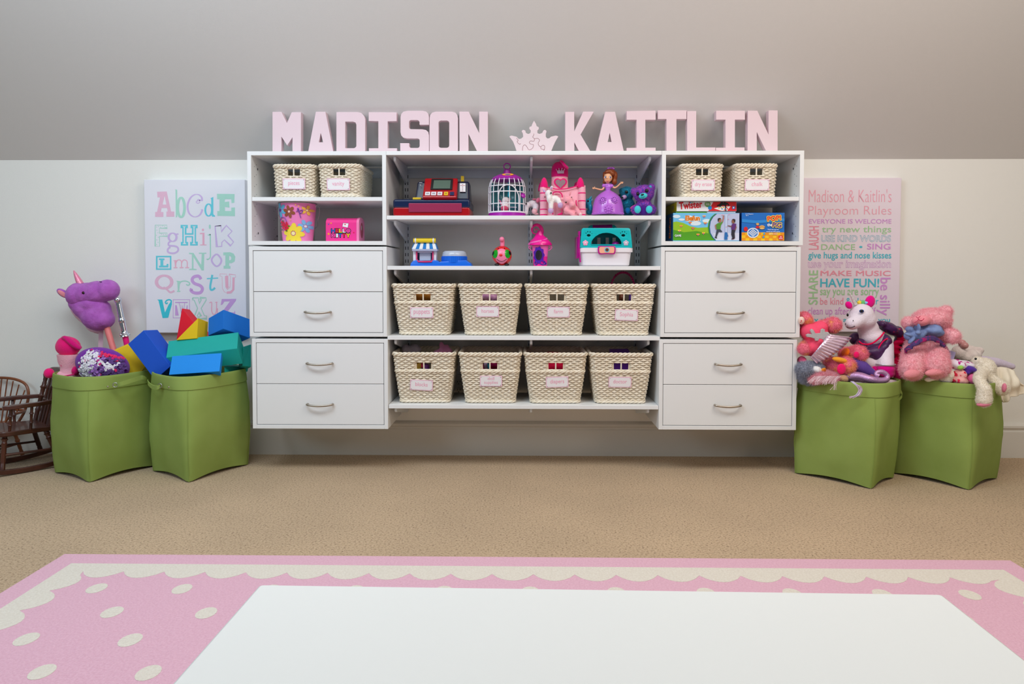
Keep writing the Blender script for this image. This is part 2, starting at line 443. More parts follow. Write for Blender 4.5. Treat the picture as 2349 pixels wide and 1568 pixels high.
# slotted uprights, hang rail, brackets
UPX = [(-.575, 'slotted steel wall upright behind the toy cash register'), (.035, 'slotted steel wall upright behind the swirl cup'), (.560, 'slotted steel wall upright behind the pet carrier'),
       (-1.055, 'slotted steel wall upright inside the cubby behind the pink bucket'), (.985, 'slotted steel wall upright inside the cubby with the game boxes')]
for x, lab in UPX:
    z0 = .30 if abs(x) < .6 else .24
    mb = MB(); mb.box2((x-.0135, -.014, z0), (x+.0135, 0, 1.398), M_metal_white)
    z = z0+.02
    while z < 1.38:
        for dx in (-.0062, .0062): mb.box2((x+dx-.0018, -.0144, z), (x+dx+.0018, -.0138, z+.016), M_slot)
        z += .0318
    tag(mb.obj('wall_upright', None, None), lab, 'shelf upright', 'slotted wall uprights')
mb = MB(); mb.box2((-1.2, -.012, 1.372), (.0, 0, 1.418), M_metal_white); mb.box2((-1.2, -.020, 1.410), (.0, 0, 1.418), M_metal_white)
mb.box2((.0005, -.012, 1.372), (1.2, 0, 1.418), M_metal_white); mb.box2((.0005, -.020, 1.410), (1.2, 0, 1.418), M_metal_white)
tag(mb.obj('hang_rail', None, None), 'white steel hang rail screwed to the wall under the top shelf', 'rail')
where = ['under the top shelf', 'under the cash register shelf', 'under the pet carrier shelf', 'under the puppets basket shelf', 'under the lowest shelf']
side = ['beside the pink-bucket cubby stack', 'in the middle of the run', 'beside the game-box cubby stack']
def bracket(x, z, lab):
    mb = MB()
    f = FRONT+.028
    prof = catmull([(f+.002, z-.001), (f, z-.012), (f+.010, z-.022), (f+.05, z-.030), (-.10, z-.068), (-.05, z-.078), (-.018, z-.08)], 4)
    pts = [(p[0], p[1]) for p in [(q.x, q.y) for q in catmull([(a, b, 0) for a, b in [(f+.002, z-.001), (f, z-.012), (f+.010, z-.022), (f+.05, z-.030), (-.10, z-.068), (-.05, z-.078), (-.018, z-.08)]], 4)]]+[(-.0145, z-.08), (-.0145, z-.0005)]
    mb.prism([(x-.0055, a, b) for a, b in pts], (.011, 0, 0), M_metal_white)
    mb.tube([(x-.0056, f+.07, z-.022), (x+.0056, f+.07, z-.022)], .003, M_slot, 8)
    tag(mb.obj('shelf_bracket', None, 40, .002, 2), lab, 'shelf bracket', 'steel shelf brackets')
for i, z in enumerate(SH):
    for j in range(3):
        x = (-.575, .035, .560)[j]
        bracket(x, z-T, 'white steel shelf bracket '+where[i]+', '+side[j])

# wall outlet seen between two baskets
F = Fr(ZE, -.004, 640, at(1050, 885, -.004).z-.04)
mb = MB(); p0 = Vector((0, 0, .04)); mb.box(p0, (.072, .007, .116), M_trim)
for dz in (-.02, .02):
    mb.lathe([(.016, 0), (.016, .0015)], mat('outlet_face', (206, 200, 190), .5), p0+Vector((0, -.0035, dz)), 20, rotm(90, 0, 0))
    for dx in (-.006, .006): mb.box(p0+Vector((dx, -.0052, dz+.003)), (.0022, .001, .008), M_slot)
    mb.box(p0+Vector((0, -.0052, dz-.008)), (.004, .001, .004), M_slot)
tag(mb.obj('wall_outlet', None, 40, loc=F.o), 'white double wall outlet between the blocks and doll supplies baskets', 'outlet')

# ------------------------------------------------------------------ pink block letters
BB = 487
LET_B = [
 ('M', [[(240,110),(313,110),(360,205),(402,113),(477,113),(477,BB),(408,BB),(408,318),(362,388),(312,312),(312,BB),(240,BB)]], 'pale pink block letter M, first of the row next to the bucket cubby'),
 ('A', [[(605,110),(683,110),(757,BB),(692,BB),(682,440),(612,440),(600,BB),(532,BB)], [(645,280),(666,366),(627,366)]], 'pale pink block letter A standing between the letters M and D'),
 ('D', [[(778,112),(955,112),(985,120),(1008,142),(1018,172),(1018,BB-55),(1008,BB-25),(985,BB-8),(955,BB),(778,BB)], [(850,190),(918,190),(938,198),(946,216),(946,398),(938,410),(925,416),(850,416)]], 'pale pink block letter D standing right after M and A'),
 ('I', [[(1050,113),(1282,115),(1282,186),(1207,188),(1207,417),(1285,417),(1285,BB),(1052,BB),(1052,417),(1131,417),(1131,187),(1050,185)]], 'pale pink block letter I standing between D and S'),
 ('S', [[(1555,217),(1478,217),(1478,195),(1470,183),(1458,178),(1405,178),(1392,183),(1387,195),(1387,240),(1392,252),(1405,257),(1500,258),(1530,264),(1548,280),(1555,308),(1555,BB-52),(1548,BB-24),(1532,BB-8),(1505,BB),(1362,BB),(1338,BB-8),(1322,BB-25),(1316,BB-52),(1315,375),(1388,375),(1388,398),(1393,410),(1404,415),(1462,415),(1474,410),(1479,398),(1479,350),(1474,338),(1462,333),(1370,332),(1340,325),(1324,308),(1318,280),(1318,155),(1325,128),(1342,110),(1375,103),(1505,103),(1532,110),(1548,126),(1555,155)]], 'pale pink block letter S standing between I and O'),
 ('O', [[(1612,110),(1750,110),(1778,118),(1793,137),(1799,165),(1799,BB-55),(1793,BB-26),(1778,BB-8),(1750,BB),(1612,BB),(1584,BB-8),(1568,BB-26),(1562,BB-55),(1562,165),(1568,137),(1584,118)], [(1655,182),(1708,182),(1722,188),(1728,200),(1728,395),(1722,408),(1708,414),(1655,414),(1641,408),(1635,395),(1635,200),(1641,188)]], 'pale pink block letter O standing between S and N'),
 ('N', [[(1813,110),(1890,110),(1980,295),(1980,110),(2050,110),(2050,BB),(1985,BB),(1887,290),(1887,BB),(1815,BB)]], 'pale pink block letter N on the side of the wooden crown where O stands'),
]
BC = 434
LET_C = [
 ('K', [[(487,97),(552,97),(552,250),(622,95),(700,95),(600,268),(698,BC),(612,BC),(553,322),(553,BC),(487,BC)]], 'pale pink block letter K beside the wooden crown'),
 ('A', [[(790,97),(862,97),(937,BC),(868,BC),(858,392),(792,392),(780,BC),(710,BC)], [(823,250),(839,326),(806,326)]], 'pale pink block letter A standing beside the letter K'),
 ('I', [[(953,92),(1170,88),(1170,155),(1092,155),(1092,369),(1170,369),(1170,BC),(953,BC),(953,371),(1028,370),(1028,155),(953,155)]], 'pale pink block letter I standing between A and T'),
 ('T', [[(1190,87),(1405,87),(1405,150),(1328,150),(1328,BC),(1255,BC),(1255,150),(1190,150)]], 'pale pink block letter T beside the letter L'),
 ('L', [[(1412,92),(1478,92),(1478,368),(1624,368),(1624,BC),(1412,BC)]], 'pale pink block letter L standing between T and I'),
 ('I', [[(1632,90),(1848,90),(1848,155),(1772,155),(1772,368),(1845,368),(1845,BC),(1630,BC),(1630,370),(1703,370),(1703,155),(1632,155)]], 'pale pink block letter I standing between L and the last N'),
 ('N', [[(1872,90),(1942,90),(2030,275),(2030,88),(2096,88),(2096,BC),(2030,BC),(1938,245),(1938,BC),(1870,BC)]], 'pale pink block letter N at the row end above the chalk basket'),
]
for Z, LL, yb in ((ZB, LET_B, BB), (ZC, LET_C, BC)):
    for ch, outl, lab in LL:
        xs = [p[0] for p in outl[0]]
        F = Fr(Z, -.222, (min(xs)+max(xs))/2, Z_TOP, yb)
        zmin = F(xs[0], yb).z
        sp = [[(a, b-zmin) for a, b in [F.xz(*p) for p in pl]] for pl in outl]
        mb = MB(); mb.shape(sp, 0, .038, M_pinkletter, .0008)
        tag(mb.obj('block_letter', None, None, loc=F.o), lab, 'letter', 'pink block letters on top of the wall unit')
F = Fr(ZC, -.205, 248, Z_TOP, 378)
cr = [(63,272),(78,266),(115,275),(132,292),(150,290),(168,275),(165,250),(156,232),(165,222),(180,228),(186,246),(205,254),(222,246),(226,228),(214,212),(216,200),(230,196),(236,178),(248,155),(261,176),(267,195),(282,202),(283,214),(272,226),(272,246),(290,254),(312,246),(320,228),(332,222),(342,232),(336,250),(336,275),(348,288),(366,286),(378,274),(415,266),(430,272),(408,310),(392,345),(376,384),(372,428),(122,428),(118,384),(105,345),(90,308)]
zm = F(0, 428).z
fx = lambda p: (F(*p).x, F(*p).z-zm)
mb = MB(); mb.shape([[fx(p) for p in cr]], 0, .018, mat('crown_pink', (230, 209, 214), .6), .0012)
for ln in ([(115,285),(128,300),(120,312),(138,330),(148,325)], [(160,378),(165,345),(180,335),(195,352),(210,372),(235,362),(245,335),(225,330),(213,318),(222,305),(245,308),(252,290),(238,276),(246,262),(246,250)], [(252,290),(275,285),(290,300),(280,320),(285,340),(300,350),(310,340),(325,340),(330,355),(322,378)], [(300,350),(302,365),(330,372)]):
    mb.tube(catmull([Vector((fx(p)[0], -.0004, fx(p)[1])) for p in ln], 4), .0008, mat('crown_groove', (150, 96, 100), .8), 5)
tag(mb.obj('wooden_crown', None, None, loc=F.o), 'pale pink wooden jigsaw crown standing between the two rows of letters', 'crown')

# ------------------------------------------------------------------ wall canvases
CP = dict(pink=(236, 192, 216), green=(176, 226, 210), teal=(108, 214, 230), lilac=(214, 190, 236), deep=(60, 206, 224), purple=(210, 168, 228), rose=(242, 184, 206))
def cm(k): return mat('print_'+k, CP[k], .7)
YF = -.05
a, b = at(329.5, 411, YF), at(560.7, 762.5, YF); b2 = at(338, 762, YF)
x0, x1, z1, z0 = at(333, 600, YF).x, at(563.5, 600, YF).x, at(440, 411.5, YF).z, at(420, 763, YF).z
F = Fr(ZV, YF, 540, z0)
t = thing('alphabet_canvas', 'white canvas print of the alphabet in pastel letters on the wall', 'canvas print', F.o)
o = F.o
mb = MB(); mb.box2(Vector((x0, YF, z0))-o, Vector((x1, -.001, z1))-o, mat('canvas_white_cool', (238, 238, 246), .8, 0, .1, 900)); mb.obj('stretched_canvas', t, None, .002, 2)
class Pen:
    """letter strokes in crop pixels laid on the canvas face"""
    def __init__(s, F, m): s.F = F; s.m = m; s.mb = MB(); s.n = 0
    def pt(s, p, lift): q = s.F(p[0], p[1]); return Vector((q.x, -lift, q.z))
    def poly(s, *loops):
        s.n += 1; L = .0004+.00006*s.n
        v, f = mesh_of(curve_data([[s.F.xz(*p) for p in l] for l in loops], .0001))
        s.mb.add([Vector((q.x, -L-q.z, q.y)) for q in v], f, s.m); return s
    def line(s, pts, w, smooth=True, w2=None, closed=False):
        s.n += 1; L = .0004+.00006*s.n
        P = catmull([(p[0], p[1], 0) for p in pts], 6, closed) if smooth else [Vector((p[0], p[1], 0)) for p in pts]
        N = len(P); v = []; f = []
        for i in range(N):
            a = P[i-1] if i or closed else P[0]; b = P[(i+1) % N] if i < N-1 or closed else P[-1]
            d = (b-a).normalized(); n = Vector((-d.y, d.x, 0)); sc_ = 1
            if not smooth and 0 < i < N-1:
                d1 = (P[i]-P[i-1]).normalized(); sc_ = min(2.5, 1/max(.3, abs(n.dot(Vector((-d1.y, d1.x, 0))))))
            ww = w if w2 is None else w+(w2-w)*abs(math.sin(math.atan2(d.y, d.x)))
            v += [s.pt(P[i]+n*ww/2*sc_, L), s.pt(P[i]-n*ww/2*sc_, L)]
        for i in range(N if closed else N-1):
            j = (i+1) % N; f.append((2*i, 2*i+1, 2*j+1, 2*j))
        s.mb.add(v, f, s.m); return s
    def done(s, name, parent): return s.mb.obj(name, parent, None)
def slab(p, x0, x1, y, h): p.poly([(x0, y), (x1, y), (x1, y+h), (x0, y+h)])
L_ = []
def pen(k): p = Pen(F, cm(k)); L_.append(p); return p
pen('pink').poly([(172,168),(265,165),(308,360),(338,360),(338,410),(262,410),(262,360),(275,360),(268,325),(215,325),(208,365),(232,365),(232,412),(153,412),(153,365),(172,363),(200,222),(175,222)], [(225,292),(262,292),(244,205)])
p = pen('green'); p.poly([(350,143),(367,150),(367,412),(354,417)]); p.line(circ(405,320,33,95), 14, True, 26, True)
p = pen('lilac'); p.line([(560,270),(562,250),(572,242),(585,250),(584,270),(566,280),(553,262),(560,240),(580,226),(600,230),(606,250),(590,270)][1:7]+[(606,245)], 8)
p.line([(606,258),(606,225),(580,198),(540,195),(500,222),(475,270),(468,320),(482,375),(520,408),(560,408),(592,385),(612,342)], 7, True, 18)
p.line([(598,342),(618,342)], 7, False)
p = pen('teal'); p.line(circ(672,345,32,58), 10, True, 18, True); p.poly([(690,230),(718,218),(718,385),(735,402),(735,410),(708,410),(698,395),(698,240)])
pen('green').poly([(753,188),(925,190),(922,275),(895,278),(892,240),(830,240),(830,268),(872,262),(875,322),(830,315),(832,355),(893,355),(893,322),(928,320),(928,405),(757,402),(757,355),(778,355),(778,240),(755,238)])
p = pen('green'); fo = [(152,492),(268,492),(268,522),(195,522),(195,570),(270,568),(270,600),(195,600),(197,698),(153,698)]; p.line(fo+[fo[0]], 5, False)
for q in ((165,510),(185,505),(205,512),(225,500),(245,508),(258,515),(170,540),(180,565),(165,590),(185,610),(170,635),(182,660),(168,680),(215,580),(235,585),(255,582)): p.poly(circ(q[0], q[1], 5, 3, 8))
p = pen('lilac'); p.line(circ(322,610,38,40), 10, True, 22, True); p.line([(350,580),(380,578)], 12, False)
p.line([(300,650),(282,668),(290,690),(340,695),(372,710),(375,740),(345,762),(305,764),(276,750),(278,722),(300,705)], 17)
p = pen('teal'); ho = [(400,490),(470,490),(470,522),(457,522),(457,570),(510,570),(510,522),(497,522),(497,490),(565,490),(565,522),(550,522),(550,652),(567,652),(567,690),(492,690),(492,655),(508,655),(508,610),(458,610),(458,655),(473,655),(473,690),(402,690),(402,655),(417,655),(417,522),(400,522)]
hi = [(415,503),(455,503),(440,512),(440,585),(525,585),(525,512),(510,503),(552,503),(536,512),(536,664),(552,676),(507,676),(522,664),(522,598),(444,598),(444,664),(458,676),(416,676),(430,664),(430,512)]
p.poly(ho, hi)
p = pen('rose'); p.poly(circ(617,538,11, 12)); p.poly([(588,568),(632,565),(632,680),(652,680),(652,688),(590,688),(590,680),(612,680),(612,578),(588,580)])
p = pen('green'); p.poly(circ(684,508,9,22)); p.line([(664,590),(685,585),(688,600),(690,780),(682,812),(662,826),(655,818)], 11); 
ko = [(735,502),(793,497),(795,555),(845,495),(900,552),(860,592),(915,655),(885,692),(825,635),(800,660),(800,698),(752,702)]
pen('lilac').line(ko+[ko[0],ko[1]], 9, False)
p = pen('teal'); p.poly([(160,790),(310,790),(310,926),(160,926)], [(176,804),(296,804),(296,912),(176,912)])
p.poly([(190,815),(243,815),(243,832),(232,832),(232,884),(262,884),(266,868),(281,868),(281,902),(190,902),(190,886),(204,886),(204,832),(190,830)])
p = pen('rose'); p.line([(332,838),(350,835),(352,905)], 9, False); p.line([(354,860),(372,832),(395,832),(408,850),(408,905)], 9); p.line([(410,860),(425,832),(448,832),(464,850),(464,905)], 9)
for a in (332, 390, 445): slab(p, a, a+38, 900, 9)
p = pen('green'); p.poly([(482,760),(525,762),(600,880),(606,770),(578,770),(578,760),(650,760),(650,770),(630,770),(626,932),(605,932),(525,800),(525,915),(555,918),(555,928),(482,928),(482,918),(510,915),(510,775),(482,772)])
p = pen('lilac'); p.line([(750,775),(780,800),(796,832),(785,868),(752,892),(718,868),(702,832),(718,798)], 13, True, 18, True)
p = pen('green'); p.poly([(815,758),(880,755),(915,768),(932,800),(925,845),(895,862),(872,860),(872,888),(884,890),(884,915),(818,915),(818,888),(835,886),(835,785),(815,785)], [(872,788),(890,800),(893,818),(885,832),(872,834)])
p = pen('pink'); p.line(circ(240,1045,74,62), 20, True, 34, True); p.line([(232,1095),(265,1115),(300,1145),(340,1130)], 18)
p = pen('green'); p.line([(362,1038),(382,1038),(380,1135)], 12, False); slab(p, 365, 398, 1130, 10); p.line([(384,1070),(405,1042),(445,1035),(480,1048),(488,1066),(470,1076),(455,1066)], 12)
p = pen('purple'); p.line([(598,1018),(575,988),(530,995),(512,1025),(535,1058),(590,1080),(612,1112),(590,1148),(535,1150),(502,1128),(508,1108)], 30)
p = pen('teal'); p.line([(708,975),(698,1030),(688,1090),(695,1120),(715,1118),(735,1100)], 20); p.line([(655,1012),(765,1006)], 11, False)
uo = [(783,965),(850,968),(850,985),(836,988),(838,1095),(855,1118),(880,1095),(885,985),(872,982),(872,968),(935,975),(935,1000),(920,1002),(918,1120),(895,1150),(860,1155),(825,1140),(806,1105),(803,990),(783,985)]
p = pen('rose'); p.line(uo+[uo[0]], 4, False); p.line([(915,1000),(912,1120),(885,1145),(850,1148)], 22, False); p.line([(850,985),(852,1090),(862,1100)], 26, False)
p = pen('deep'); p.poly([(172,1215),(222,1215),(248,1340),(285,1262),(315,1225),(315,1262),(280,1392),(225,1395),(185,1225)]); p.line([(300,1255),(310,1230),(290,1216),(265,1224),(252,1242),(262,1255),(275,1245)], 13)
p = pen('purple'); p.poly([(325,1213),(490,1213),(490,1395),(325,1395)], [(330,1218),(485,1218),(485,1390),(330,1390)])
p.poly([(347,1238),(468,1238),(468,1248),(347,1248)]); p.poly([(347,1270),(362,1270),(382,1370),(347,1370)]); p.poly([(468,1270),(462,1270),(440,1370),(468,1370)]); p.line([(385,1248),(395,1275),(405,1345),(415,1270),(425,1345),(440,1248)], 5, False)
xo = [(517,1198),(575,1198),(575,1215),(582,1250),(602,1215),(590,1212),(590,1198),(648,1198),(648,1220),(600,1300),(632,1372),(652,1375),(652,1400),(585,1400),(585,1380),(598,1376),(580,1338),(560,1376),(572,1380),(572,1400),(520,1400),(520,1376),(535,1372),(565,1300),(532,1220),(517,1218)]
pen('green').line(xo+[xo[0]], 9, False)
p = pen('rose'); p.line([(680,1248),(702,1244),(702,1320),(715,1355),(735,1355),(748,1320),(750,1240)], 9); p.line([(738,1242),(758,1240)], 9, False); p.line([(758,1300),(752,1380),(720,1415),(680,1400)], 10)
pen('purple').poly([(800,1210),(940,1208),(938,1225),(850,1340),(920,1340),(928,1320),(932,1360),(785,1362),(880,1232),(825,1234),(808,1262),(790,1270)])
mb = MB()
for p in L_: mb.v, off = mb.v+p.mb.v, len(mb.v); [mb.add([], [], p.m)]; mb.f += [tuple(i+off for i in q) for q in p.mb.f]; mb.mi += [mb.mats.index(p.m)]*len(p.mb.f)
mb.obj('printed_alphabet', t, None)

x0, x1, z1, z0 = at(1842, 500, -.03).x-.02, at(2064.5, 600, -.03).x, at(1950, 407.5, -.03).z, at(2050, 761, -.03).z
F = Fr(ZF, -.03, 700, z0); o = F.o
t = thing('rules_canvas', 'pale pink canvas print of playroom rules in pastel writing on the wall', 'canvas print', o)
mb = MB(); mb.box2(Vector((x0, -.03, z0))-o, Vector((x1, -.001, z1))-o, mat('canvas_white_rose', (236, 222, 232), .8, 0, .1, 900)); mb.obj('stretched_canvas', t, None, .002, 2)
RP = dict(pink=(242, 170, 188), purple=(216, 152, 218), green=(168, 212, 162), teal=(80, 194, 212), coral=(240, 154, 174))
mb = MB()
def rule(txt, a, b, top, base, k, bold=0, outline=0, rot=0, shear=0):
    m = mat('rule_'+k, RP[k], .7)
    if rot == 0:
        p0, p1, p2 = F(a, base), F(b, base), F(a, top)
        mb.text(txt, (p0.x, -.0004, p0.z), (1, 0, 0), (0, 0, 1), p1.x-p0.x, p2.z-p0.z, m, bold, outline, shear)
    elif rot == 1:      # reads upward
        p0, p1, p2 = F(b, base), F(b, top), F(a, base)
        mb.text(txt, (p0.x, -.0004, p0.z), (0, 0, 1), (-1, 0, 0), p1.z-p0.z, p0.x-p2.x, m, bold, outline, shear)
    else:               # reads downward
        p0, p1, p2 = F(a, top), F(a, base), F(b, top)
        mb.text(txt, (p0.x, -.0004, p0.z), (0, 0, -1), (1, 0, 0), p0.z-p1.z, p2.x-p0.x, m, bold, outline, shear)
rule("Madison & Kaitlin's", 310, 1092, 222, 345, 'pink', -.012)
rule('Playroom Rules', 306, 1092, 380, 462, 'pink', -.012)
rule('EVERYONE IS WELCOME', 312, 1092, 505, 546, 'purple', .004)
rule('LAUGH', 310, 402, 572, 792, 'coral', 0.011, rot=1)
rule('try new things', 435, 1090, 570, 628, 'green', .004)
rule('USE KIND WORDS', 427, 1087, 656, 717, 'teal', .012, .012)
rule('DANCE', 428, 748, 742, 795, 'green', .008); rule('SING', 862, 1083, 738, 790, 'purple', .012)
q = F(803, 768); mb.decal([circ(0, 0, .0075, .005)], (q.x, -.001, q.z), (1, 0, 0), (0, 0, 1), mat('rule_teal', RP['teal'], .7))
rule('give hugs and nose kisses', 306, 1090, 815, 875, 'teal', 0.013)
rule('use your imagination', 303, 1087, 892, 962, 'purple', .014, .010)
rule('SHARE', 308, 392, 990, 1312, 'green', 0.017, rot=1)
rule('MAKE MUSIC', 422, 1083, 993, 1040, 'coral', 0.017)
rule('HAVE FUN!', 420, 974, 1068, 1146, 'teal', .02)
rule('be silly', 990, 1083, 1060, 1415, 'purple', 0.012, rot=2)
rule('say you are sorry', 418, 972, 1172, 1222, 'green', 0.014)
rule('be kind', 418, 637, 1248, 1312, 'coral', .004); rule('& play fair', 662, 970, 1248, 1310, 'teal', .004)
rule('clean up after yourself', 302, 942, 1338, 1405, 'purple', .004)
rule('say please and thank you', 303, 1078, 1436, 1474, 'teal', .018)
mb.obj('printed_rules', t, None)

# ------------------------------------------------------------------ rug and table
M_rugpink = mat('rug_pink', (230, 183, 200), .95, 0, .5, 420, (221, 169, 188), 170, spec=.05, sheen=.2)
M_rugcream = mat('rug_cream', (230, 222, 210), .95, 0, .5, 420, (220, 210, 196), 170, spec=.05, sheen=.2)
RX0, RX1, RY1, RY0 = -1.456, 1.516, -1.352, -3.35
mb = MB(); mb.box2((RX0, RY0, 0), (RX1, RY1, .012), M_rugpink)
bx0, bx1, by1, by0 = RX0+.068, RX1-.068, RY1-.075, RY0+.075
def scal(a, b, n, fixed, inw, axis):
    out = []
    for i in range(n):
        for j in range(8):
            t_ = (i+j/8)/n; h = .058+.046*math.sin(PI*j/8)**.75
            c_ = a+(b-a)*t_
            out.append((c_, fixed+inw*h) if axis == 'x' else (fixed+inw*h, c_))
    return out
i0, i1, j0, j1 = bx0+.072, bx1-.072, by0+.072, by1-.072
inner = scal(i0, i1, 22, by1, -1, 'x')+scal(j1, j0, 14, bx1, -1, 'y')+scal(i1, i0, 22, by0, 1, 'x')+scal(j0, j1, 14, bx0, 1, 'y')
mb.decal([[(bx0, by0), (bx1, by0), (bx1, by1), (bx0, by1)], inner[::-1]], (0, 0, .0121), (1, 0, 0), (0, 1, 0), M_rugcream, .001)
yy = -1.603; r_ = 0
while yy > RY0+.28:
    xx = -1.204+(.128 if r_ % 2 else 0)
    while xx < RX1-.24:
        mb.decal([circ(xx+random.uniform(-.006, .006), yy, .026, .033, 18, .4)], (0, 0, .0122), (1, 0, 0), (0, 1, 0), M_rugcream, .001)
        xx += .245
    yy -= .1445; r_ += 1
tag(mb.obj('rug', None, None, 0), 'pink rug with cream scalloped border and cream dots on the carpet', 'rug')
t = thing('play_table', 'low white laminate play table on the pink rug', 'table', (.085, -3.08, .013), rz=-.9)
mb = MB(); mb.prism([(a, b, .462) for a, b in rrect(-.4325, .4325, -.372, .372, .006)], (0, 0, .026), M_table); mb.obj('tabletop', t, 40, .003, 2)
mb = MB(); mb.box2((-.40, -.34, .40), (.40, -.322, .461), M_table); mb.box2((-.40, .322, .40), (.40, .34, .461), M_table); mb.box2((-.40, -.322, .40), (-.382, .322, .461), M_table); mb.box2((.382, -.322, .40), (.40, .322, .461), M_table); mb.obj('apron', t, None)
for sx in (-1, 1):
    for sy in (-1, 1):
        mb = MB(); mb.box2((sx*.38, sy*.32, 0), (sx*.335, sy*.275, .399), M_table); mb.obj('leg', t, None, .003, 2)

# ------------------------------------------------------------------ wicker baskets
def perim(w, d, r, n):
    """n points round a rounded rectangle, starting at the middle of the front"""
    segs = []; hw, hd = w/2, d/2
    L = [(hw-r), PI*r/2, 2*(hd-r), PI*r/2, 2*(hw-r), PI*r/2, 2*(hd-r), PI*r/2, (hw-r)]
    tot = sum(L); out = []
    for i in range(n):
        s = tot*i/n; k = 0
        while s > L[k] and k < 8: s -= L[k]; k += 1
        a = s/r
        if k == 0: p = (s, -hd, 0, -1)
        elif k == 1: p = (hw-r+r*math.sin(a), -hd+r-r*math.cos(a), math.sin(a), -math.cos(a))
        elif k == 2: p = (hw, -hd+r+s, 1, 0)
        elif k == 3: p = (hw-r+r*math.cos(a), hd-r+r*math.sin(a), math.cos(a), math.sin(a))
        elif k == 4: p = (hw-r-s, hd, 0, 1)
        elif k == 5: p = (-hw+r-r*math.sin(a), hd-r+r*math.cos(a), -math.sin(a), math.cos(a))
        elif k == 6: p = (-hw, hd-r-s, -1, 0)
        elif k == 7: p = (-hw+r-r*math.cos(a), -hd+r-r*math.sin(a), -math.cos(a), -math.sin(a))
        else: p = (-hw+r+s, -hd, 0, -1)
        out.append(p)
    return out
def basket_meshes(w0, d0, w1, d1, H, ns, rows, hole, band_z):
    """w0,d0 at the base, w1,d1 at the rim; hole = (half width, z0, z1)"""
    r = .022
    def ring(z, n): t = z/H; bulge = .004*math.sin(PI*t); return perim(w0+(w1-w0)*t+bulge, d0+(d1-d0)*t+bulge, r, n)
    mb = MB(); hw, hz0, hz1 = hole; n = ns*2; rr = H/rows*.43
    rnd = random.Random(3)
    for i in range(rows):
        z = .006+(H-.012)*(i+.5)/rows; R_ = ring(z, n); pts = []
        for j, (x, y, nx, ny) in enumerate(R_):
            ph = (j//2+i) % 2
            off = (.0042 if ph else -.0030) if j % 2 == 0 else .0006
            off += rnd.uniform(-.0005, .0005)
            inh = abs(x) < hw and ny < -.9 and hz0 < z < hz1
            pts.append(None if inh else Vector((x+nx*off, y+ny*off, z+rnd.uniform(-.0007, .0007))))
        if None not in pts: mb.tube(pts, rr, M_wicker, 5, True)
        else:
            k = pts.index(None)
            last = max(j for j in range(n) if pts[j] is None); q = pts[:]
            run = []; start = next(j for j in range(n) if pts[j] is not None and pts[j-1] is None)
            for j in range(n):
                p = pts[(start+j) % n]
                if p is None: break
                run.append(p)
            mb.tube(run, rr, M_wicker, 5)
    for j in range(ns):
        pp = []
        for z in (0, H*.25, H*.5, H*.75, H):
            x, y, nx, ny = ring(z, n)[j*2]; pp.append(Vector((x, y, z)))
        if abs(pp[-2].x) < hw*1.02 and pp[-2].y < 0 and j != 0:
            x, y = pp[2].x, pp[2].y
            mb.tube([pp[0], pp[1], pp[2], pp[0].lerp(pp[-1], hz0/H)], .0022, M_wicker, 5); mb.tube([pp[0].lerp(pp[-1], hz1/H), pp[-1]], .0022, M_wicker, 5)
        else: mb.tube(pp, .0034 if j == 0 else .0022, M_wicker, 5)
    # close-woven backing so the wall of the basket reads solid, with the same opening
    zs = [.004, H*.25, hz0, hz1, H-.004]; G = 96; v = []; f = []
    for z in zs:
        for x, y, nx, ny in ring(z, G): v.append((x-nx*.0042, y-ny*.0042, z))
    for a in range(len(zs)-1):
        for j in range(G):
            x = (v[a*G+j][0]+v[a*G+(j+1) % G][0])/2
            if a == 2 and abs(x) < hw and v[a*G+j][1] < -d0*.4: continue
            f.append((a*G+j, a*G+(j+1) % G, (a+1)*G+(j+1) % G, (a+1)*G+j))
    f.append(tuple(range(G))[::-1])
    mb.add(v, f, M_wicker)
    body = mb.mesh('woven_body', 180)
    def rope(z, am, tr, tw, out, m_):
        n = 150; R_ = ring(min(z, H), n); R_ = R_[75:]+R_[:75]
        for k in range(3):
            pts = []
            for j, (x, y, nx, ny) in enumerate(R_):
                a = 2*PI*(j*tw/n+k/3); o_ = out+am*math.cos(a)
                pts.append(Vector((x+nx*o_, y+ny*o_, z+am*1.1*math.sin(a))))
            m_.tube(pts, tr, M_wicker, 6, True)
    rim = MB(); rope(H-.002, .0052, .0045, 18, .002, rim)
    base = MB(); rope(.0085, .0036, .0042, 16, .002, base)
    out = {'woven_body': body, 'rim': rim.mesh('rim', 180), 'foot_band': base.mesh('foot_band', 180)}
    if band_z: b = MB(); rope(band_z, .0036, .0036, 18, .0025, b); out['waist_band'] = b.mesh('waist_band', 180)
    return out
BIG = basket_meshes(.214, .235, .271, .29, .226, 64, 24, (.034, .156, .188), .146)
SMALL = basket_meshes(.164, .25, .178, .27, .142, 56, 17, (.028, .098, .126), None)
def copy_basket(kind):
    src = BIG if kind == 'big' else SMALL
    return [(k, me) for k, me in src.items()]
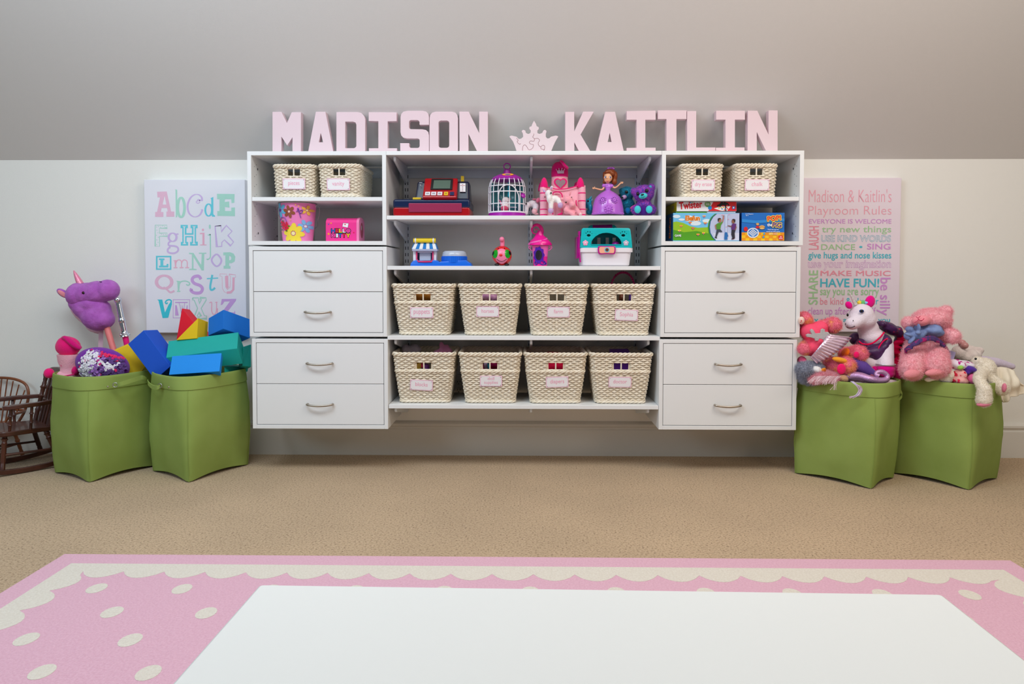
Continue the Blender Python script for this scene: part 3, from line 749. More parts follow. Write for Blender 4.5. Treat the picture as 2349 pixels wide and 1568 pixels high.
def basket(kind, zoom, xc, Y, z, rz, card, word, label, tilt=0):
    """card: x0,x1,y0,y1 of the label card in crop pixels"""
    F = Fr(zoom, Y, xc, z)
    d1, d0, H = (.29, .235, .226) if kind == 'big' else (.27, .25, .142)
    cx, cy = F.o.x, Y+d1/2
    t = thing('wicker_basket', label, 'basket', (cx, cy, z+.0005), 'cream wicker baskets', rz)
    for k, me in copy_basket(kind):
        o = bpy.data.objects.new(k, me); COL.objects.link(o); o.parent = t
    M = Matrix.Rotation(math.radians(-rz), 3, 'Z')
    slope = math.atan2((d1-d0)/2, H); Yc = Y+(d1-d0)/2*(.55 if kind == 'big' else .5)-.006
    a, b = at(zoom[0]+card[0]/zoom[2], zoom[1]+card[2]/zoom[2], Yc), at(zoom[0]+card[1]/zoom[2], zoom[1]+card[3]/zoom[2], Yc)
    W, Hc = b.x-a.x, a.z-b.z; c = (a+b)/2-Vector((cx, cy, z))
    hz = c.z-Hc/2; yf = -(d0/2+(d1-d0)/2*(c.z/H))-.0085
    ex = Vector((math.cos(math.radians(tilt)), 0, math.sin(math.radians(tilt))))
    nrm = Vector((0, -math.cos(slope), -math.sin(slope)))
    ez = nrm.cross(ex)*1; ez = Vector((-math.sin(math.radians(tilt)), -math.sin(slope), math.cos(slope))).normalized()
    nn = ex.cross(ez)
    cl = M @ Vector((c.x, 0, c.z)); o0 = Vector((cl.x, yf, c.z))
    mb = MB()
    P = lambda u, v, l=0: o0+ex*u+ez*v+nn*l
    mb.add([P(-W/2, -Hc/2, l) for l in (0,)]+[P(W/2, -Hc/2), P(W/2, Hc/2), P(-W/2, Hc/2)]+[P(x, y, .0018) for x, y in ((-W/2, -Hc/2), (W/2, -Hc/2), (W/2, Hc/2), (-W/2, Hc/2))], [(3, 2, 1, 0), (4, 5, 6, 7), (0, 1, 5, 4), (1, 2, 6, 5), (2, 3, 7, 6), (3, 0, 4, 7)], M_pinkprint)
    mb.decal([rrect(-W/2+.0035, W/2-.0035, -Hc/2+.0035, Hc/2-.0035, .004)], P(0, 0, .0022), ex, ez, M_paper)
    n = 26
    for i in range(n):
        u = -W/2+.002+(W-.004)*i/(n-1)
        for v in (-Hc/2+.0018, Hc/2-.0018): mb.decal([circ(u, v, .0007, n=6)], P(0, 0, .0022), ex, ez, M_paper)
    for u in (-W/2+.006, W/2-.006):
        for v in (-Hc/2+.006, Hc/2-.006): mb.decal([circ(u, v, .0016, n=10)], P(0, 0, .0030), ex, ez, M_steel)
    lines = word.split('|')
    for i, s in enumerate(lines):
        wd = {'pieces': .5, 'vanity': .53, 'puppets': .70, 'horses': .54, 'farm': .40, 'Sophia': .58, 'blocks': .54, 'doll': .30, 'supplies': .62, 'diapers': .62, 'doctor': .60, 'dry erase': .72, 'chalk': .45}[s]*W
        asc = .36*Hc if len(lines) == 1 else .27*Hc
        if s == 'vanity': asc *= .95
        v = -.10*Hc if len(lines) == 1 else (.12 if i == 0 else -.24)*Hc
        mb.text(s, P(-wd/2, v, .0026), ex, ez, wd, asc, M_pinktext, 0, lift=.0003)
    mb.obj('label_card', t, None)
    return t
M_pinktext = mat('pink_lettering', (244, 160, 190), .6)
ZB4, ZB3 = SH[3], SH[4]
basket('big', ZD, 350, -.350, ZB4, 0, (250, 435, 752, 838), 'puppets', 'cream wicker basket with a pink card reading puppets on the shelf')
basket('big', ZD, 888, -.350, ZB4, 0, (782, 963, 745, 830), 'horses', 'cream wicker basket with a pink card reading horses on the shelf')
basket('big', ZD, 1430, -.350, ZB4, .4, (1348, 1528, 748, 834), 'farm', 'cream wicker basket with a pink card reading farm on the shelf')
basket('big', ZD, 1978, -.350, ZB4, -1, (1900, 2083, 770, 860), 'Sophia', 'cream wicker basket with a tilted pink name card, beaded hoop behind it', -2)
basket('big', ZE, 352, -.352, ZB3, 1, (245, 427, 388, 474), 'blocks', 'cream wicker basket with a pink card reading blocks on the lowest shelf', -3)
basket('big', ZE, 890, -.352, ZB3, 0, (810, 988, 354, 442), 'doll|supplies', 'cream wicker basket with a pink card reading doll supplies on the lowest shelf')
basket('big', ZE, 1418, -.352, ZB3, .6, (1338, 1518, 362, 450), 'diapers', 'cream wicker basket with a pink card reading diapers on the lowest shelf', 2)
basket('big', ZE, 1952, -.352, ZB3, -.8, (1848, 2030, 364, 450), 'doctor', 'cream wicker basket with a pink card reading doctor on the lowest shelf')
basket('small', ZM, 735, -.345, ZCUB, 0, (562, 930, 425, 600), 'pieces', 'small cream wicker basket with a pink card reading pieces in the cubby')
basket('small', ZM, 1485, -.355, ZCUB, -1, (1290, 1665, 425, 615), 'vanity', 'small cream wicker basket with a pink card reading vanity in the cubby')
basket('small', ZN, 700, -.345, ZCUB, 0, (527, 893, 430, 600), 'dry erase', 'small cream wicker basket with a pink card reading dry erase in the cubby')
basket('small', ZN, 1560, -.350, ZCUB, 0, (1372, 1755, 425, 600), 'chalk', 'small cream wicker basket with a pink card reading chalk in the cubby')

# things kept in the baskets
def lump(name, label, cat, zoom, Y, xc, z, parts, m, fuzz=.006, fs=.03, group=None, vox=.005):
    F = Fr(zoom, Y, xc, z)
    o = blob(name, [E(F, *p) for p in parts], m, None, F.o, vox, fuzz, fs)
    return tag(o, label, cat, group)
lump('hand_puppet', 'brown plush puppet showing through the opening of the puppets basket', 'puppet', ZD, -.28, 340, ZB4+.005, [(300, 700, .02, 60, 90, .05, 0), (385, 690, .03, 55, 80, .05, 10), (350, 850, .05, 110, 90, .07, 0)], plush('puppet_brown', (150, 92, 30), (176, 110, 34)))
lump('red_puppet', 'red plush puppet at the bottom of the puppets basket opening', 'puppet', ZD, -.30, 360, ZB4+.08, [(362, 715, .0, 30, 22, .02, 0), (340, 722, 0, 24, 18, .02, 0)], plush('puppet_red', (206, 34, 40)))
lump('toy_horse', 'lilac pink soft toy horse inside the horses basket', 'soft toy', ZD, -.28, 880, ZB4+.005, [(860, 690, .02, 60, 60, .04, 30), (915, 690, .03, 45, 60, .04, -30), (888, 820, .05, 110, 120, .07, 0)], plush('horse_lilac', (196, 130, 176), (226, 170, 196)))
lump('brown_doll', 'brown toy behind the left pane of the beaded-hoop basket opening', 'toy', ZD, -.28, 1955, ZB4+.005, [(1955, 690, .02, 26, 60, .03, 10), (1930, 830, .04, 40, 110, .05, 0)], mat('toy_brown', (120, 60, 34), .5))
lump('purple_doll_dress', 'purple toy dress behind the right pane of the beaded-hoop basket opening', 'toy', ZD, -.28, 2040, ZB4+.005, [(2040, 690, .03, 34, 70, .03, 10), (2052, 830, .04, 48, 110, .05, 0)], cloth('dress_purple', (110, 70, 160)))
F = Fr(ZD, -.22, 1962, ZB4+.01)
mb = MB(); arc = [F(1962+95*math.cos(math.radians(a)), 575-95*math.sin(math.radians(a))*1.08) for a in range(-90, 271, 9)]
arc = catmull([F(1866, 800), F(1862, 640), F(1870, 560), F(1895, 505), F(1930, 478), F(1965, 472), F(2000, 482), F(2030, 515), F(2048, 560), F(2056, 640), F(2060, 800)], 7)
M_bead = plastic('bead_pink', 178, 24, 104)
mb.tube(arc, .0022, M_bead, 6)
for i in range(2, len(arc)-2, 3): mb.ell(arc[i], .0062, M_bead, None, 10, 6)
tag(mb.obj('bead_handle', None, 60, loc=F.o), 'dark pink beaded toy hoop standing up behind the basket next to farm', 'toy')
lump('grey_cloth', 'pale grey folded cloth lying at the back of the blocks basket', 'cloth', ZE, -.19, 260, ZB3+.12, [(220, 150, 0, 40, 50, .03, 10), (290, 140, .01, 50, 42, .03, -8), (260, 200, 0, 80, 50, .04, 0)], cloth('cloth_grey', (196, 186, 200)), .008)
lump('pink_soft_toy', 'pink plush toy peeking over the back of the blocks basket', 'soft toy', ZE, -.22, 515, ZB3+.10, [(505, 120, 0, 22, 42, .015, 18), (540, 130, .01, 24, 30, .015, -30), (500, 175, .0, 70, 34, .03, 0), (570, 160, .01, 24, 26, .02, 0)], plush('toy_pink', (222, 140, 184)))
F = Fr(ZE, -.315, 340, ZB3+.14)
def cube_block(zx, zy, s, c, nm, lab, rz=20, sh='cube'):
    mb = MB(); m = plastic(nm, *c)
    if sh == 'ball': mb.ell((0, 0, s), s, m)
    else:
        mb.box((0, 0, s), (2*s, 2*s, 2*s), m)
        mb.lathe([(s*.5, 0), (s*.5, .004)], m, (0, 0, 2*s), 14)
    p = F.w(zx, zy)-Vector((0, 0, s)); o = mb.obj('toy_block', None, 50, .0015 if sh == 'cube' else 0, loc=p); o.rotation_euler = (0, 0, math.radians(rz))
    tag(o, lab, 'toy block', 'blocks in the blocks basket')
cube_block(312, 276, .012, (214, 176, 40), 'blk_yellow', 'yellow toy block at the top left pane of the blocks basket opening', 15)
cube_block(300, 312, .010, (232, 226, 244), 'blk_white', 'white toy ball low in the blocks basket opening', 0, 'ball')
cube_block(375, 285, .012, (120, 60, 140), 'blk_purple', 'purple toy block at the right pane of the blocks basket opening', 35)
cube_block(382, 318, .011, (40, 90, 190), 'blk_blue', 'blue toy block low in the right pane of the blocks basket opening', 10)
cube_block(345, 275, .008, (214, 40, 80), 'blk_red', 'red toy block in the middle of the blocks basket opening', 40)
lump('doll_blanket', 'crumpled magenta doll blanket inside the doll supplies basket', 'cloth', ZE, -.27, 925, ZB3+.005, [(930, 235, .03, 70, 60, .03, 0), (900, 200, .06, 60, 35, .04, 5), (890, 370, .08, 110, 130, .06, 0)], cloth('doll_magenta', (200, 40, 110)))
lump('teal_doll_bottle', 'teal doll bottle in the left pane of the doll supplies basket', 'toy', ZE, -.312, 878, ZB3+.13, [(880, 280, 0, 12, 40, .012, 12)], plastic('doll_teal', 40, 150, 180), 0)
lump('doll_towel', 'lilac doll towel in the left pane of the doll supplies basket', 'cloth', ZE, -.300, 860, ZB3+.12, [(860, 280, 0, 22, 50, .012, 5)], cloth('towel_lilac', (200, 170, 206)))
lump('red_nappy_pack', 'red cloth bundle filling the diapers basket', 'cloth', ZE, -.27, 1410, ZB3+.005, [(1420, 215, .03, 100, 50, .05, 4), (1380, 200, .07, 90, 40, .05, 3), (1410, 300, .02, 110, 90, .045, 0), (1420, 420, .05, 150, 120, .07, 0)], cloth('nappy_red', (218, 18, 66)), .008)
F = Fr(ZE, -.26, 1960, ZB3+.004)
mb = MB(); mb.para(F(1875, 200, 0), F(2035, 198, 0)-F(1875, 200, 0), Vector((-.004, .10, .026)), Vector((.004, .02, -.11)), plastic('doctor_purple', 120, 56, 176))
tag(mb.obj('doctor_case', None, None, .006, 3, loc=F.o), 'purple plastic toy case standing inside the doctor basket', 'toy case')

# ------------------------------------------------------------------ toy cash register
F = Fr(ZL, -.335, 755, SH[1])
t = thing('toy_cash_register', 'blue and red toy cash register with grey screen on the shelf', 'toy cash register', F.o)
M_navy = plastic('reg_navy', 12, 32, 72, rough=.25); M_red = plastic('reg_red', 170, 6, 20, rough=.25); M_dnavy = plastic('reg_dark_navy', 14, 20, 50, rough=.3)
z0 = 0; zs = F(0, 862).z; zt = F(0, 738).z; zb = F(0, 985).z
xl, xr = F(148, 900).x, F(1368, 900).x
mb = MB(); mb.prism([(x, 0, z) for x, z in rrect(xl, xr, .0, zs, .012)], (0, .24, 0), M_red); mb.obj('drawer_base', t, 30, .006, 3)
mb = MB(); mb.prism([(x, -.0015, z) for x, z in rrect(xl, xr, zs-.004, zt, .010)], (0, .243, 0), M_navy); mb.obj('upper_casing', t, 30, .008, 3)
mb = MB(); a, b = F(398, 945), F(1240, 800); mb.box2((a.x, -.006, a.z), (b.x, .004, b.z), mat('reg_burgundy', (150, 30, 76), .4)); d = mb.obj('cash_drawer', t, None, .003, 2)
mb = MB(); xa, xb, xc_, xd = F(500, 0, .05).x, F(530, 0, .05).x, F(1352, 0, .05).x, F(1362, 0, .05).x; zz = F(0, 448, .05).z
mb.loft([[(xa, .03, zt-.002), (xd, .03, zt-.002), (xd, .20, zt-.002), (xa, .20, zt-.002)], [(xb, .06, zz), (xc_, .06, zz), (xc_, .17, zz), (xb, .17, zz)]], M_dnavy); mb.obj('display_housing', t, None, .010, 3)
mb = MB(); q = [F(620, 732), F(1160, 732), F(1178, 425), F(662, 425)]; dy = (-.004, -.004, .052, .052)
q = [Vector((p.x, d_, p.z)) for p, d_ in zip([F(620, 735), F(1160, 735), F(1178, 425, .052), F(660, 425, .052)], dy)]
nrm = (q[1]-q[0]).cross(q[3]-q[0]).normalized()
mb.prism([p-nrm*.03 for p in q], nrm*.042, M_red); mb.obj('control_panel', t, None, .006, 3)
def RP_(zx, zy, l=.0125):
    u = (zx-620)/(1160-620); v = (735-zy)/(735-425); return q[0].lerp(q[1], u).lerp(q[3].lerp(q[2], u), v)+nrm*l
def quad(mb, x0, x1, y0, y1, th, m, l=.0125):
    p = [RP_(x0, y1, l), RP_(x1, y1, l), RP_(x1, y0, l), RP_(x0, y0, l)]; mb.prism([a for a in p], nrm*th, m)
mb = MB(); quad(mb, 735, 1085, 448, 620, .004, M_black); quad(mb, 775, 1050, 475, 606, .0012, mat('reg_lcd', (84, 104, 92), .25), .0166); mb.obj('screen', t, None, .0012, 2)
for i, (a, b, c) in enumerate(((660, 738, (236, 232, 240)), (755, 835, (236, 232, 240)), (855, 930, (236, 232, 240)), (960, 1022, (238, 196, 20)), (1055, 1118, (24, 40, 90)))):
    mb = MB(); quad(mb, a, b, 657, 708, .004, plastic('key%d%d%d' % c, *c))
    for k in range(2): quad(mb, a+14, b-14, 672+k*16, 678+k*16, .0004, M_black if i < 3 else M_dnavy, .0166)
    mb.obj('key', t, None, .0012, 2)
mb = MB(); a, b = F(452, 728), F(588, 692); mb.box2((a.x, .015, zt-.003), (b.x, .05, zt+.010), plastic('reg_yellow', 226, 190, 40)); mb.obj('card_slot', t, None, .002, 2)
mb = MB(); a, b = F(1212, 625, .048), F(1300, 490, .048)
mb.box2((a.x, .034, a.z), (b.x, .05, b.z), M_paper)
for k, (yy, hh, c) in enumerate(((525, 10, M_red), (512, 6, M_red), (545, 8, M_black), (566, 10, M_red), (590, 5, M_black), (612, 8, M_red))):
    p = F(1256, yy, .048); w_ = (b.x-a.x)*(.9 if k == 0 else .2); mb.box2((p.x-w_/2, .0335, p.z-.0007), (p.x+w_/2, .0345, p.z+.0008), c)
mb.obj('receipt_label', t, None)
mb = MB(); a, b = F(1226, 450, .1), F(1276, 372, .1); mb.box2((a.x, .09, a.z-.004), (b.x, .11, b.z), plastic('reg_yellow', 226, 190, 40)); mb.obj('receipt_tab', t, None, .002, 2)
mb = MB(); p = F(588, 518, .045); mb.ell((p.x, .036, p.z), .0022, M_paper, None, 10, 6); p = F(588, 472, .045); mb.box((p.x, .046, p.z), (.014, .002, .0012), M_paper); mb.obj('indicator', t, 60)

# ------------------------------------------------------------------ bird cage
F = Fr(ZL, -.27, 1957, SH[1]); k = F.k
t = thing('toy_bird_cage', 'white toy bird cage with purple dome and base on the shelf', 'toy bird cage', F.o)
M_cw = plastic('cage_white', 240, 238, 244); M_cp = plastic('cage_purple', 168, 30, 166)
R0 = 292*k; zz = lambda y: F(1957, y).z
mb = MB(); mb.lathe([(R0*.98, 0), (R0, .002), (R0, zz(962)), (R0*.96, zz(955))], M_cp, n=40); mb.obj('base', t, 40)
prof = [(1.0, 960), (1.0, 800), (1.0, 640), (.985, 560), (.93, 490), (.86, 445), (.78, 412)]
mb = MB(); nb = 20
for i in range(nb):
    a = 2*PI*(i+.5)/nb
    if math.cos(a+PI/2) > .80 and False: continue
    mb.tube([Vector((R0*r*math.cos(a), R0*r*math.sin(a), zz(y))) for r, y in prof], .0018, M_cw, 6)
for r, y in ((1.0, 958), (1.0, 950), (1.0, 825), (1.0, 640), (.985, 545), (.80, 420)):
    mb.tube([Vector((R0*r*math.cos(2*PI*i/40), R0*r*math.sin(2*PI*i/40), zz(y))) for i in range(40)], .0024, M_cw, 6, True)
mb.obj('bars', t, 60)
mb = MB(); arch = [(1830, 940), (1830, 720), (1845, 640), (1885, 580), (1940, 548), (1990, 542), (2045, 560), (2095, 605), (2130, 670), (2145, 740), (2145, 940)]
pts = []
for x, y in arch:
    dx = (x-1957)*k; pts.append(Vector((dx, -math.sqrt(max(R0*R0*1.03-dx*dx, 0)), zz(y))))
mb.tube(catmull(pts, 4), .0024, M_cw, 6); mb.obj('door_frame', t, 60)
mb = MB(); mb.lathe([(R0*.84, zz(448)), (R0*.83, zz(436)), (R0*.86, zz(425)), (R0*.74, zz(392)), (R0*.50, zz(356)), (R0*.22, zz(338)), (R0*.19, zz(310)), (R0*.17, zz(280)), (R0*.08, zz(262)), (.001, zz(255))], M_cp, n=36)
mb.obj('roof', t, 40)
mb = MB(); mb.tube([Vector((52*k*math.cos(2*PI*i/24), 0, zz(220)+50*k*math.sin(2*PI*i/24))) for i in range(24)], 9*k, M_cp, 8, True); mb.obj('hanging_ring', t, 60)
mb = MB(); mb.ell((F(1972, 368).x, -R0*.66, zz(372)), (92*k, .004, 23*k), plastic('cage_badge', 240, 160, 30), rotm(-40)); mb.ell((F(1972, 368).x, -R0*.66-.004, zz(372)), (45*k, .003, 12*k), plastic('cage_badge_grey', 120, 120, 150), rotm(-40)); mb.obj('badge', t, 60)
mb = MB(); pts = [];
v = []; f = []
for j, y in enumerate((940, 700, 470)):
    for i in range(21):
        a = PI*(.12+.76*i/20); v.append((R0*.90*math.cos(a), R0*.90*math.sin(a), zz(y)))
for j in range(2):
    for i in range(20): f.append((j*21+i, j*21+i+1, (j+1)*21+i+1, (j+1)*21+i))
mb.add(v, f, plastic('cage_teal', 74, 148, 150, rough=.15)); mb.obj('teal_backdrop', t, 60, solid=.002)
mb = MB(); mb.lathe([(.0005, 0), (42*k, .001), (46*k, .006), (30*k, .010), (.0005, .011)], M_cp, (F(2200, 700).x, -R0*.45, zz(700)), 20, rotm(60, 0, 40)); mb.obj('winding_knob', t, 50)
mb = MB(); mb.tube([(F(1980, 570).x, .02, zz(460)), (F(1980, 570).x, .02, zz(690))], .004, plastic('cage_cyan', 40, 190, 216, rough=.1), 10); mb.tube([(F(1800, 0).x, .0, zz(860)), (F(2110, 0).x, .0, zz(865))], .0022, M_cw, 8); mb.obj('perch', t, 60)
F2 = Fr(ZL, -.285, 1930, SH[1]+.005)
t2 = thing('toy_bird', 'white toy bird with pink belly sitting inside the bird cage', 'toy bird', F2.o)
mb = MB(); M_bw = plastic('bird_white', 244, 232, 232)
blob('bird_body', [E(F2, 1935, 770, 0, 66, 72, .016), E(F2, 1925, 850, 0, 72, 70, .017)], M_bw, t2, vox=.0025)
mb.ell(F2(1918, 885, -.006), (62*k, .016, 52*k), plush('bird_pink', (226, 88, 120))); mb.obj('belly', t2, 180)
mb = MB(); mb.ell(F2(2002, 735, -.01), (14*k, .004, 10*k), plastic('beak', 240, 110, 110)); mb.obj('beak', t2, 180)
mb = MB(); mb.ell(F2(1970, 784, -.021), (8*k, .002, 9*k), M_blackgloss); mb.obj('eye', t2, 180)
mb = MB(); mb.ell(F2(1858, 800, .0), (14*k, .010, 60*k), plastic('bird_wing', 230, 120, 160), rotm(0, -20)); mb.obj('wing', t2, 180)

# ------------------------------------------------------------------ pink castle
F = Fr(ZK, -.30, 672, SH[1]); k = F.k
t = thing('plush_castle', 'pale pink plush castle with hot pink towers on the shelf', 'plush castle', F.o)
M_lp = plush('castle_pink', (250, 180, 196)); M_hp = plush('castle_hot', (240, 24, 120)); M_mg = plush('castle_magenta', (214, 14, 116))
zz = lambda y: F(672, y).z; fx = lambda x: F(x, 800).x
mb = MB(); mb.shape([[(fx(a), zz(b)) for a, b in [(300, 1052), (300, 590), (430, 588), (530, 608), (650, 614), (780, 600), (900, 566), (1040, 560), (1045, 1052)]]], .012, .13, M_lp, .004); mb.obj('castle_wall', t, 40)
mb = MB(); mb.tube(catmull([F(420, 584), F(480, 600), F(570, 614), F(670, 612), F(780, 596), F(920, 556)], 5), 9*k, M_hp, 8); mb.obj('wall_piping', t, 60)
mb = MB(); mb.tube(catmull([F(500, 1040), F(498, 800), F(500, 690), F(530, 664), F(600, 662), F(645, 690), F(660, 740), F(662, 800)], 5), 10*k, M_hp, 8)
mb.tube(catmull([F(895, 800), F(892, 850), F(908, 905)], 5), 9*k, M_hp, 8); mb.obj('door_piping', t, 60)
for x, yt in ((346, 578), (995, 575)):
    r = 62*k
    mb = MB(); mb.lathe([(r*.98, 0), (r*1.04, .02), (r*.98, .05), (r*1.03, .08), (r*.96, zz(yt+30)), (r*.9, zz(yt))], M_lp, (fx(x), .012, 0), 24); p = mb.obj('turret', t, 60)
    mb = MB()
    for y in (680, 812, 955, 1046): mb.lathe([(r*1.02, 0), (r*1.09, .0025), (r*1.02, .005)], M_hp, (fx(x), .012, zz(y)-.002), 24, cap=False)
    mb.obj('turret_stripes', p, 60)
    xx = x+(8 if x < 600 else -28)
    mb = MB(); h = zz(402)-zz(yt)
    mb.lathe([(r*1.02, 0), (r*1.05, h*.2), (r*.92, h*.5), (r*.6, h*.82), (r*.25, h*.97), (.0005, h)], M_hp, (fx(xx), .014, zz(yt)-.002), 20); mb.obj('turret_roof', t, 60)
    mb = MB(); mb.lathe([(r*.9, 0), (r*.95, h*.2), (r*.8, h*.5), (r*.5, h*.8), (.0005, h*.95)], M_mg, (fx(xx-(38 if x < 600 else 40)), .10, zz(yt+30)), 20); mb.obj('back_turret_roof', t, 60)
r = 142*k; mb = MB()
mb.lathe([(r, zz(640)), (r, zz(500)), (r*.97, zz(378))], M_lp, (fx(625), .055, 0), 32, sy=.75); mb.obj('tower', t, 60)
mb = MB(); mb.lathe([(r*1.0, zz(384)), (r*1.02, zz(330)), (r*1.0, zz(270)), (r*.93, zz(210)), (r*.78, zz(165)), (r*.5, zz(132)), (.0005, zz(118))], M_mg, (fx(625), .055, 0), 32, sy=.75); rf = mb.obj('tower_roof', t, 60)
fl = [E(F, 690, 200, -.02, 95, 26, .012, -52), E(F, 650, 150, -.01, 45, 22, .015, -30), E(F, 742, 250, -.01, 40, 22, .015, -60)]
blob('roof_fold', fl, M_mg, t, vox=.003)
yo = .055-r*.77
fc = lambda pts: [[(fx(a), zz(b)) for a, b in pts]]
hx = lambda s: [(fx(632)+a, zz(505)+b) for a, b in heart(0, 0, s)]
mb = MB(); mb.shape([hx(104*k)], yo-.004, yo+.01, M_hp, .002); mb.shape([hx(86*k)], yo-.0055, yo+.008, mat('heart_window', (150, 120, 128), .5)); mb.obj('heart_window', t, None)
cw = [(585, 340), (570, 290), (558, 272), (590, 295), (606, 256), (630, 300), (655, 256), (668, 296), (700, 268), (692, 300), (690, 338)]
mb = MB(); mb.shape(fc(cw), yo-.0045, yo+.01, mat('castle_silver', (214, 186, 206), .3, .5))
for x, y in ((560, 270), (606, 254), (657, 254), (700, 268)): mb.ell((fx(x), yo-.004, zz(y)), 9*k, mat('castle_silver', (214, 186, 206), .3, .5), None, 8, 6)
mb.obj('crown_emblem', rf, 30)

def eye(mb, p, r, m=None): mb.ell(p, (r, r*.6, r), m or M_blackgloss, None, 12, 8)
# white unicorn on the castle
F = Fr(ZK, -.335, 470, SH[1]+.004)
t = thing('plush_unicorn', 'small white plush unicorn with lilac hooves leaning on the castle front', 'soft toy', F.o); k = F.k
M_pw = plush('plush_white', (246, 240, 238)); M_li = mat('lilac_satin', (196, 160, 206), .35, 0, .2, 200)
blob('body', [E(F, 432, 690, 0, 62, 68, .018, 20), E(F, 440, 775, -.006, 50, 72, .017, 0), E(F, 520, 780, .008, 85, 62, .02, 15), E(F, 590, 800, .004, 55, 50, .016)]+limb(F, (470, 830, -.004), (470, 930, -.006), 46, 40)+limb(F, (600, 800, -.002), (622, 860, -.008), 44, 40), M_pw, t, vox=.003, fuzz=.002, fscale=.008)
mb = MB(); mb.ell(F(467, 975, -.008), (48*k, .010, 48*k), M_li); mb.obj('hoof', t, 180)
mb = MB(); mb.ell(F(628, 885, -.014), (46*k, .010, 48*k), M_li); mb.obj('hoof', t, 180)
mb = MB(); mb.ell(F(478, 592, 0), (24*k, .006, 36*k), M_pw, rotm(0, 20)); e = mb.obj('ear', t, 180)
mb = MB(); mb.ell(F(476, 594, -.005), (15*k, .003, 26*k), M_li, rotm(0, 20)); mb.obj('ear_lining', e, 180)
mb = MB(); mb.lathe([(24*k, 0), (14*k, 40*k), (.0005, 70*k)], M_li, F(368, 660, 0), 12, rotm(0, -40)); mb.obj('horn', t, 60)
mb = MB(); eye(mb, F(470, 678, -.019), 15*k); eye(mb, F(368, 745, -.012), 11*k); mb.obj('eyes', t, 180)
# pink pony
F = Fr(ZK, -.345, 800, SH[1])
t = thing('plush_pony', 'small pale pink plush pony sitting at the castle door', 'soft toy', F.o)
M_pp = plush('pony_pink', (250, 166, 180))
blob('body', [E(F, 760, 800, 0, 92, 72, .022, -20), E(F, 835, 880, -.012, 52, 56, .018, -40), E(F, 770, 940, .02, 85, 90, .028, 0), E(F, 790, 1000, .02, 110, 52, .03, 0)]+limb(F, (720, 960, .0), (850, 1040, -.008), 42, 34)+limb(F, (880, 930, .0), (960, 1030, -.008), 42, 36), M_pp, t, vox=.003, fuzz=.0015, fscale=.008)
mb = MB(); mb.ell(F(792, 682, 0), (15*k, .006, 42*k), M_pp, rotm(0, 12)); mb.obj('ear', t, 180)
mb = MB(); mb.ell(F(662, 780, 0), (36*k, .006, 26*k), M_pp, rotm(0, 10)); mb.obj('ear', t, 180)
mb = MB(); eye(mb, F(722, 836, -.024), 13*k); eye(mb, F(818, 750, -.016), 9*k); mb.obj('eyes', t, 180)
mb = MB(); mb.ell(F(965, 1032, -.010), (30*k, .009, 26*k), mat('pony_hoof', (246, 204, 206), .4)); mb.obj('hoof', t, 180)
# pink flower trim between unicorn and pony
mb = MB(); F = Fr(ZK, -.322, 650, SH[1])
blob_parts = [E(F, 640, 1030, 0, 34, 18, .008), E(F, 600, 1040, 0, 30, 12, .008), E(F, 655, 980, 0, 8, 60, .004)]
o = blob('fabric_bow', blob_parts, M_hp, None, F.o, vox=.002); tag(o, 'tiny hot pink fabric bow on the shelf in front of the castle door', 'bow')
# small white pony behind cage
F = Fr(ZK, -.27, 140, SH[1])
t = thing('plush_white_pony', 'small white plush pony with pink hooves between bird cage and castle', 'soft toy', F.o)
blob('body', [E(F, 75, 880, 0, 52, 52, .018, 30), E(F, 60, 950, 0, 34, 70, .016), E(F, 150, 860, .02, 85, 60, .022, 10), E(F, 215, 880, .03, 70, 80, .022)]+limb(F, (60, 930, 0), (50, 1020, -.004), 38, 34)+limb(F, (215, 900, .01), (200, 980, 0), 52, 44), plush('pony_white', (228, 220, 226)), t, vox=.003, fuzz=.002, fscale=.008)
mb = MB(); mb.ell(F(190, 985, -.014), (46*k, .012, 50*k), mat('pony_rosehoof', (226, 168, 176), .35)); mb.obj('hoof', t, 180)
mb = MB(); mb.ell(F(222, 1030, -.006), (40*k, .010, 20*k), mat('pony_rosehoof', (226, 168, 176), .35)); mb.obj('hoof', t, 180)
mb = MB(); eye(mb, F(52, 858, -.018), 15*k); mb.obj('eye', t, 180)
mb = MB(); mb.ell(F(250, 800, .0), (34*k, .01, 45*k), plush('pony_mane', (214, 110, 140)), rotm(0, 30)); mb.ell(F(190, 785, .01), (40*k, .008, 14*k), plush('pony_mane', (214, 110, 140))); mb.obj('mane', t, 180)
# teal pony beside the castle
F = Fr(ZK, -.24, 1115, SH[1]+.008)
t = thing('teal_toy_pony', 'small teal toy pony head between castle and lilac doll', 'toy', F.o)
M_te = plastic('pony_teal', 22, 170, 196)
blob('body', [E(F, 1100, 830, 0, 52, 62, .016, 30), E(F, 1130, 920, 0, 38, 80, .016, 6), E(F, 1120, 1000, .02, 60, 50, .02), E(F, 1090, 870, .02, 60, 70, .015)], M_te, t, vox=.003)
mb = MB(); mb.lathe([(26*k, 0), (16*k, 40*k), (.0005, 70*k)], M_te, F(1118, 785, 0), 10, rotm(0, 35)); mb.obj('ear', t, 60)
mb = MB(); eye(mb, F(1094, 812, -.016), 19*k); mb.obj('eye', t, 180)
mb = MB(); mb.ell(F(1155, 800, .004), (20*k, .006, 36*k), plastic('pony_tealmane', 120, 170, 190), rotm(0, 10)); mb.obj('mane', t, 180)

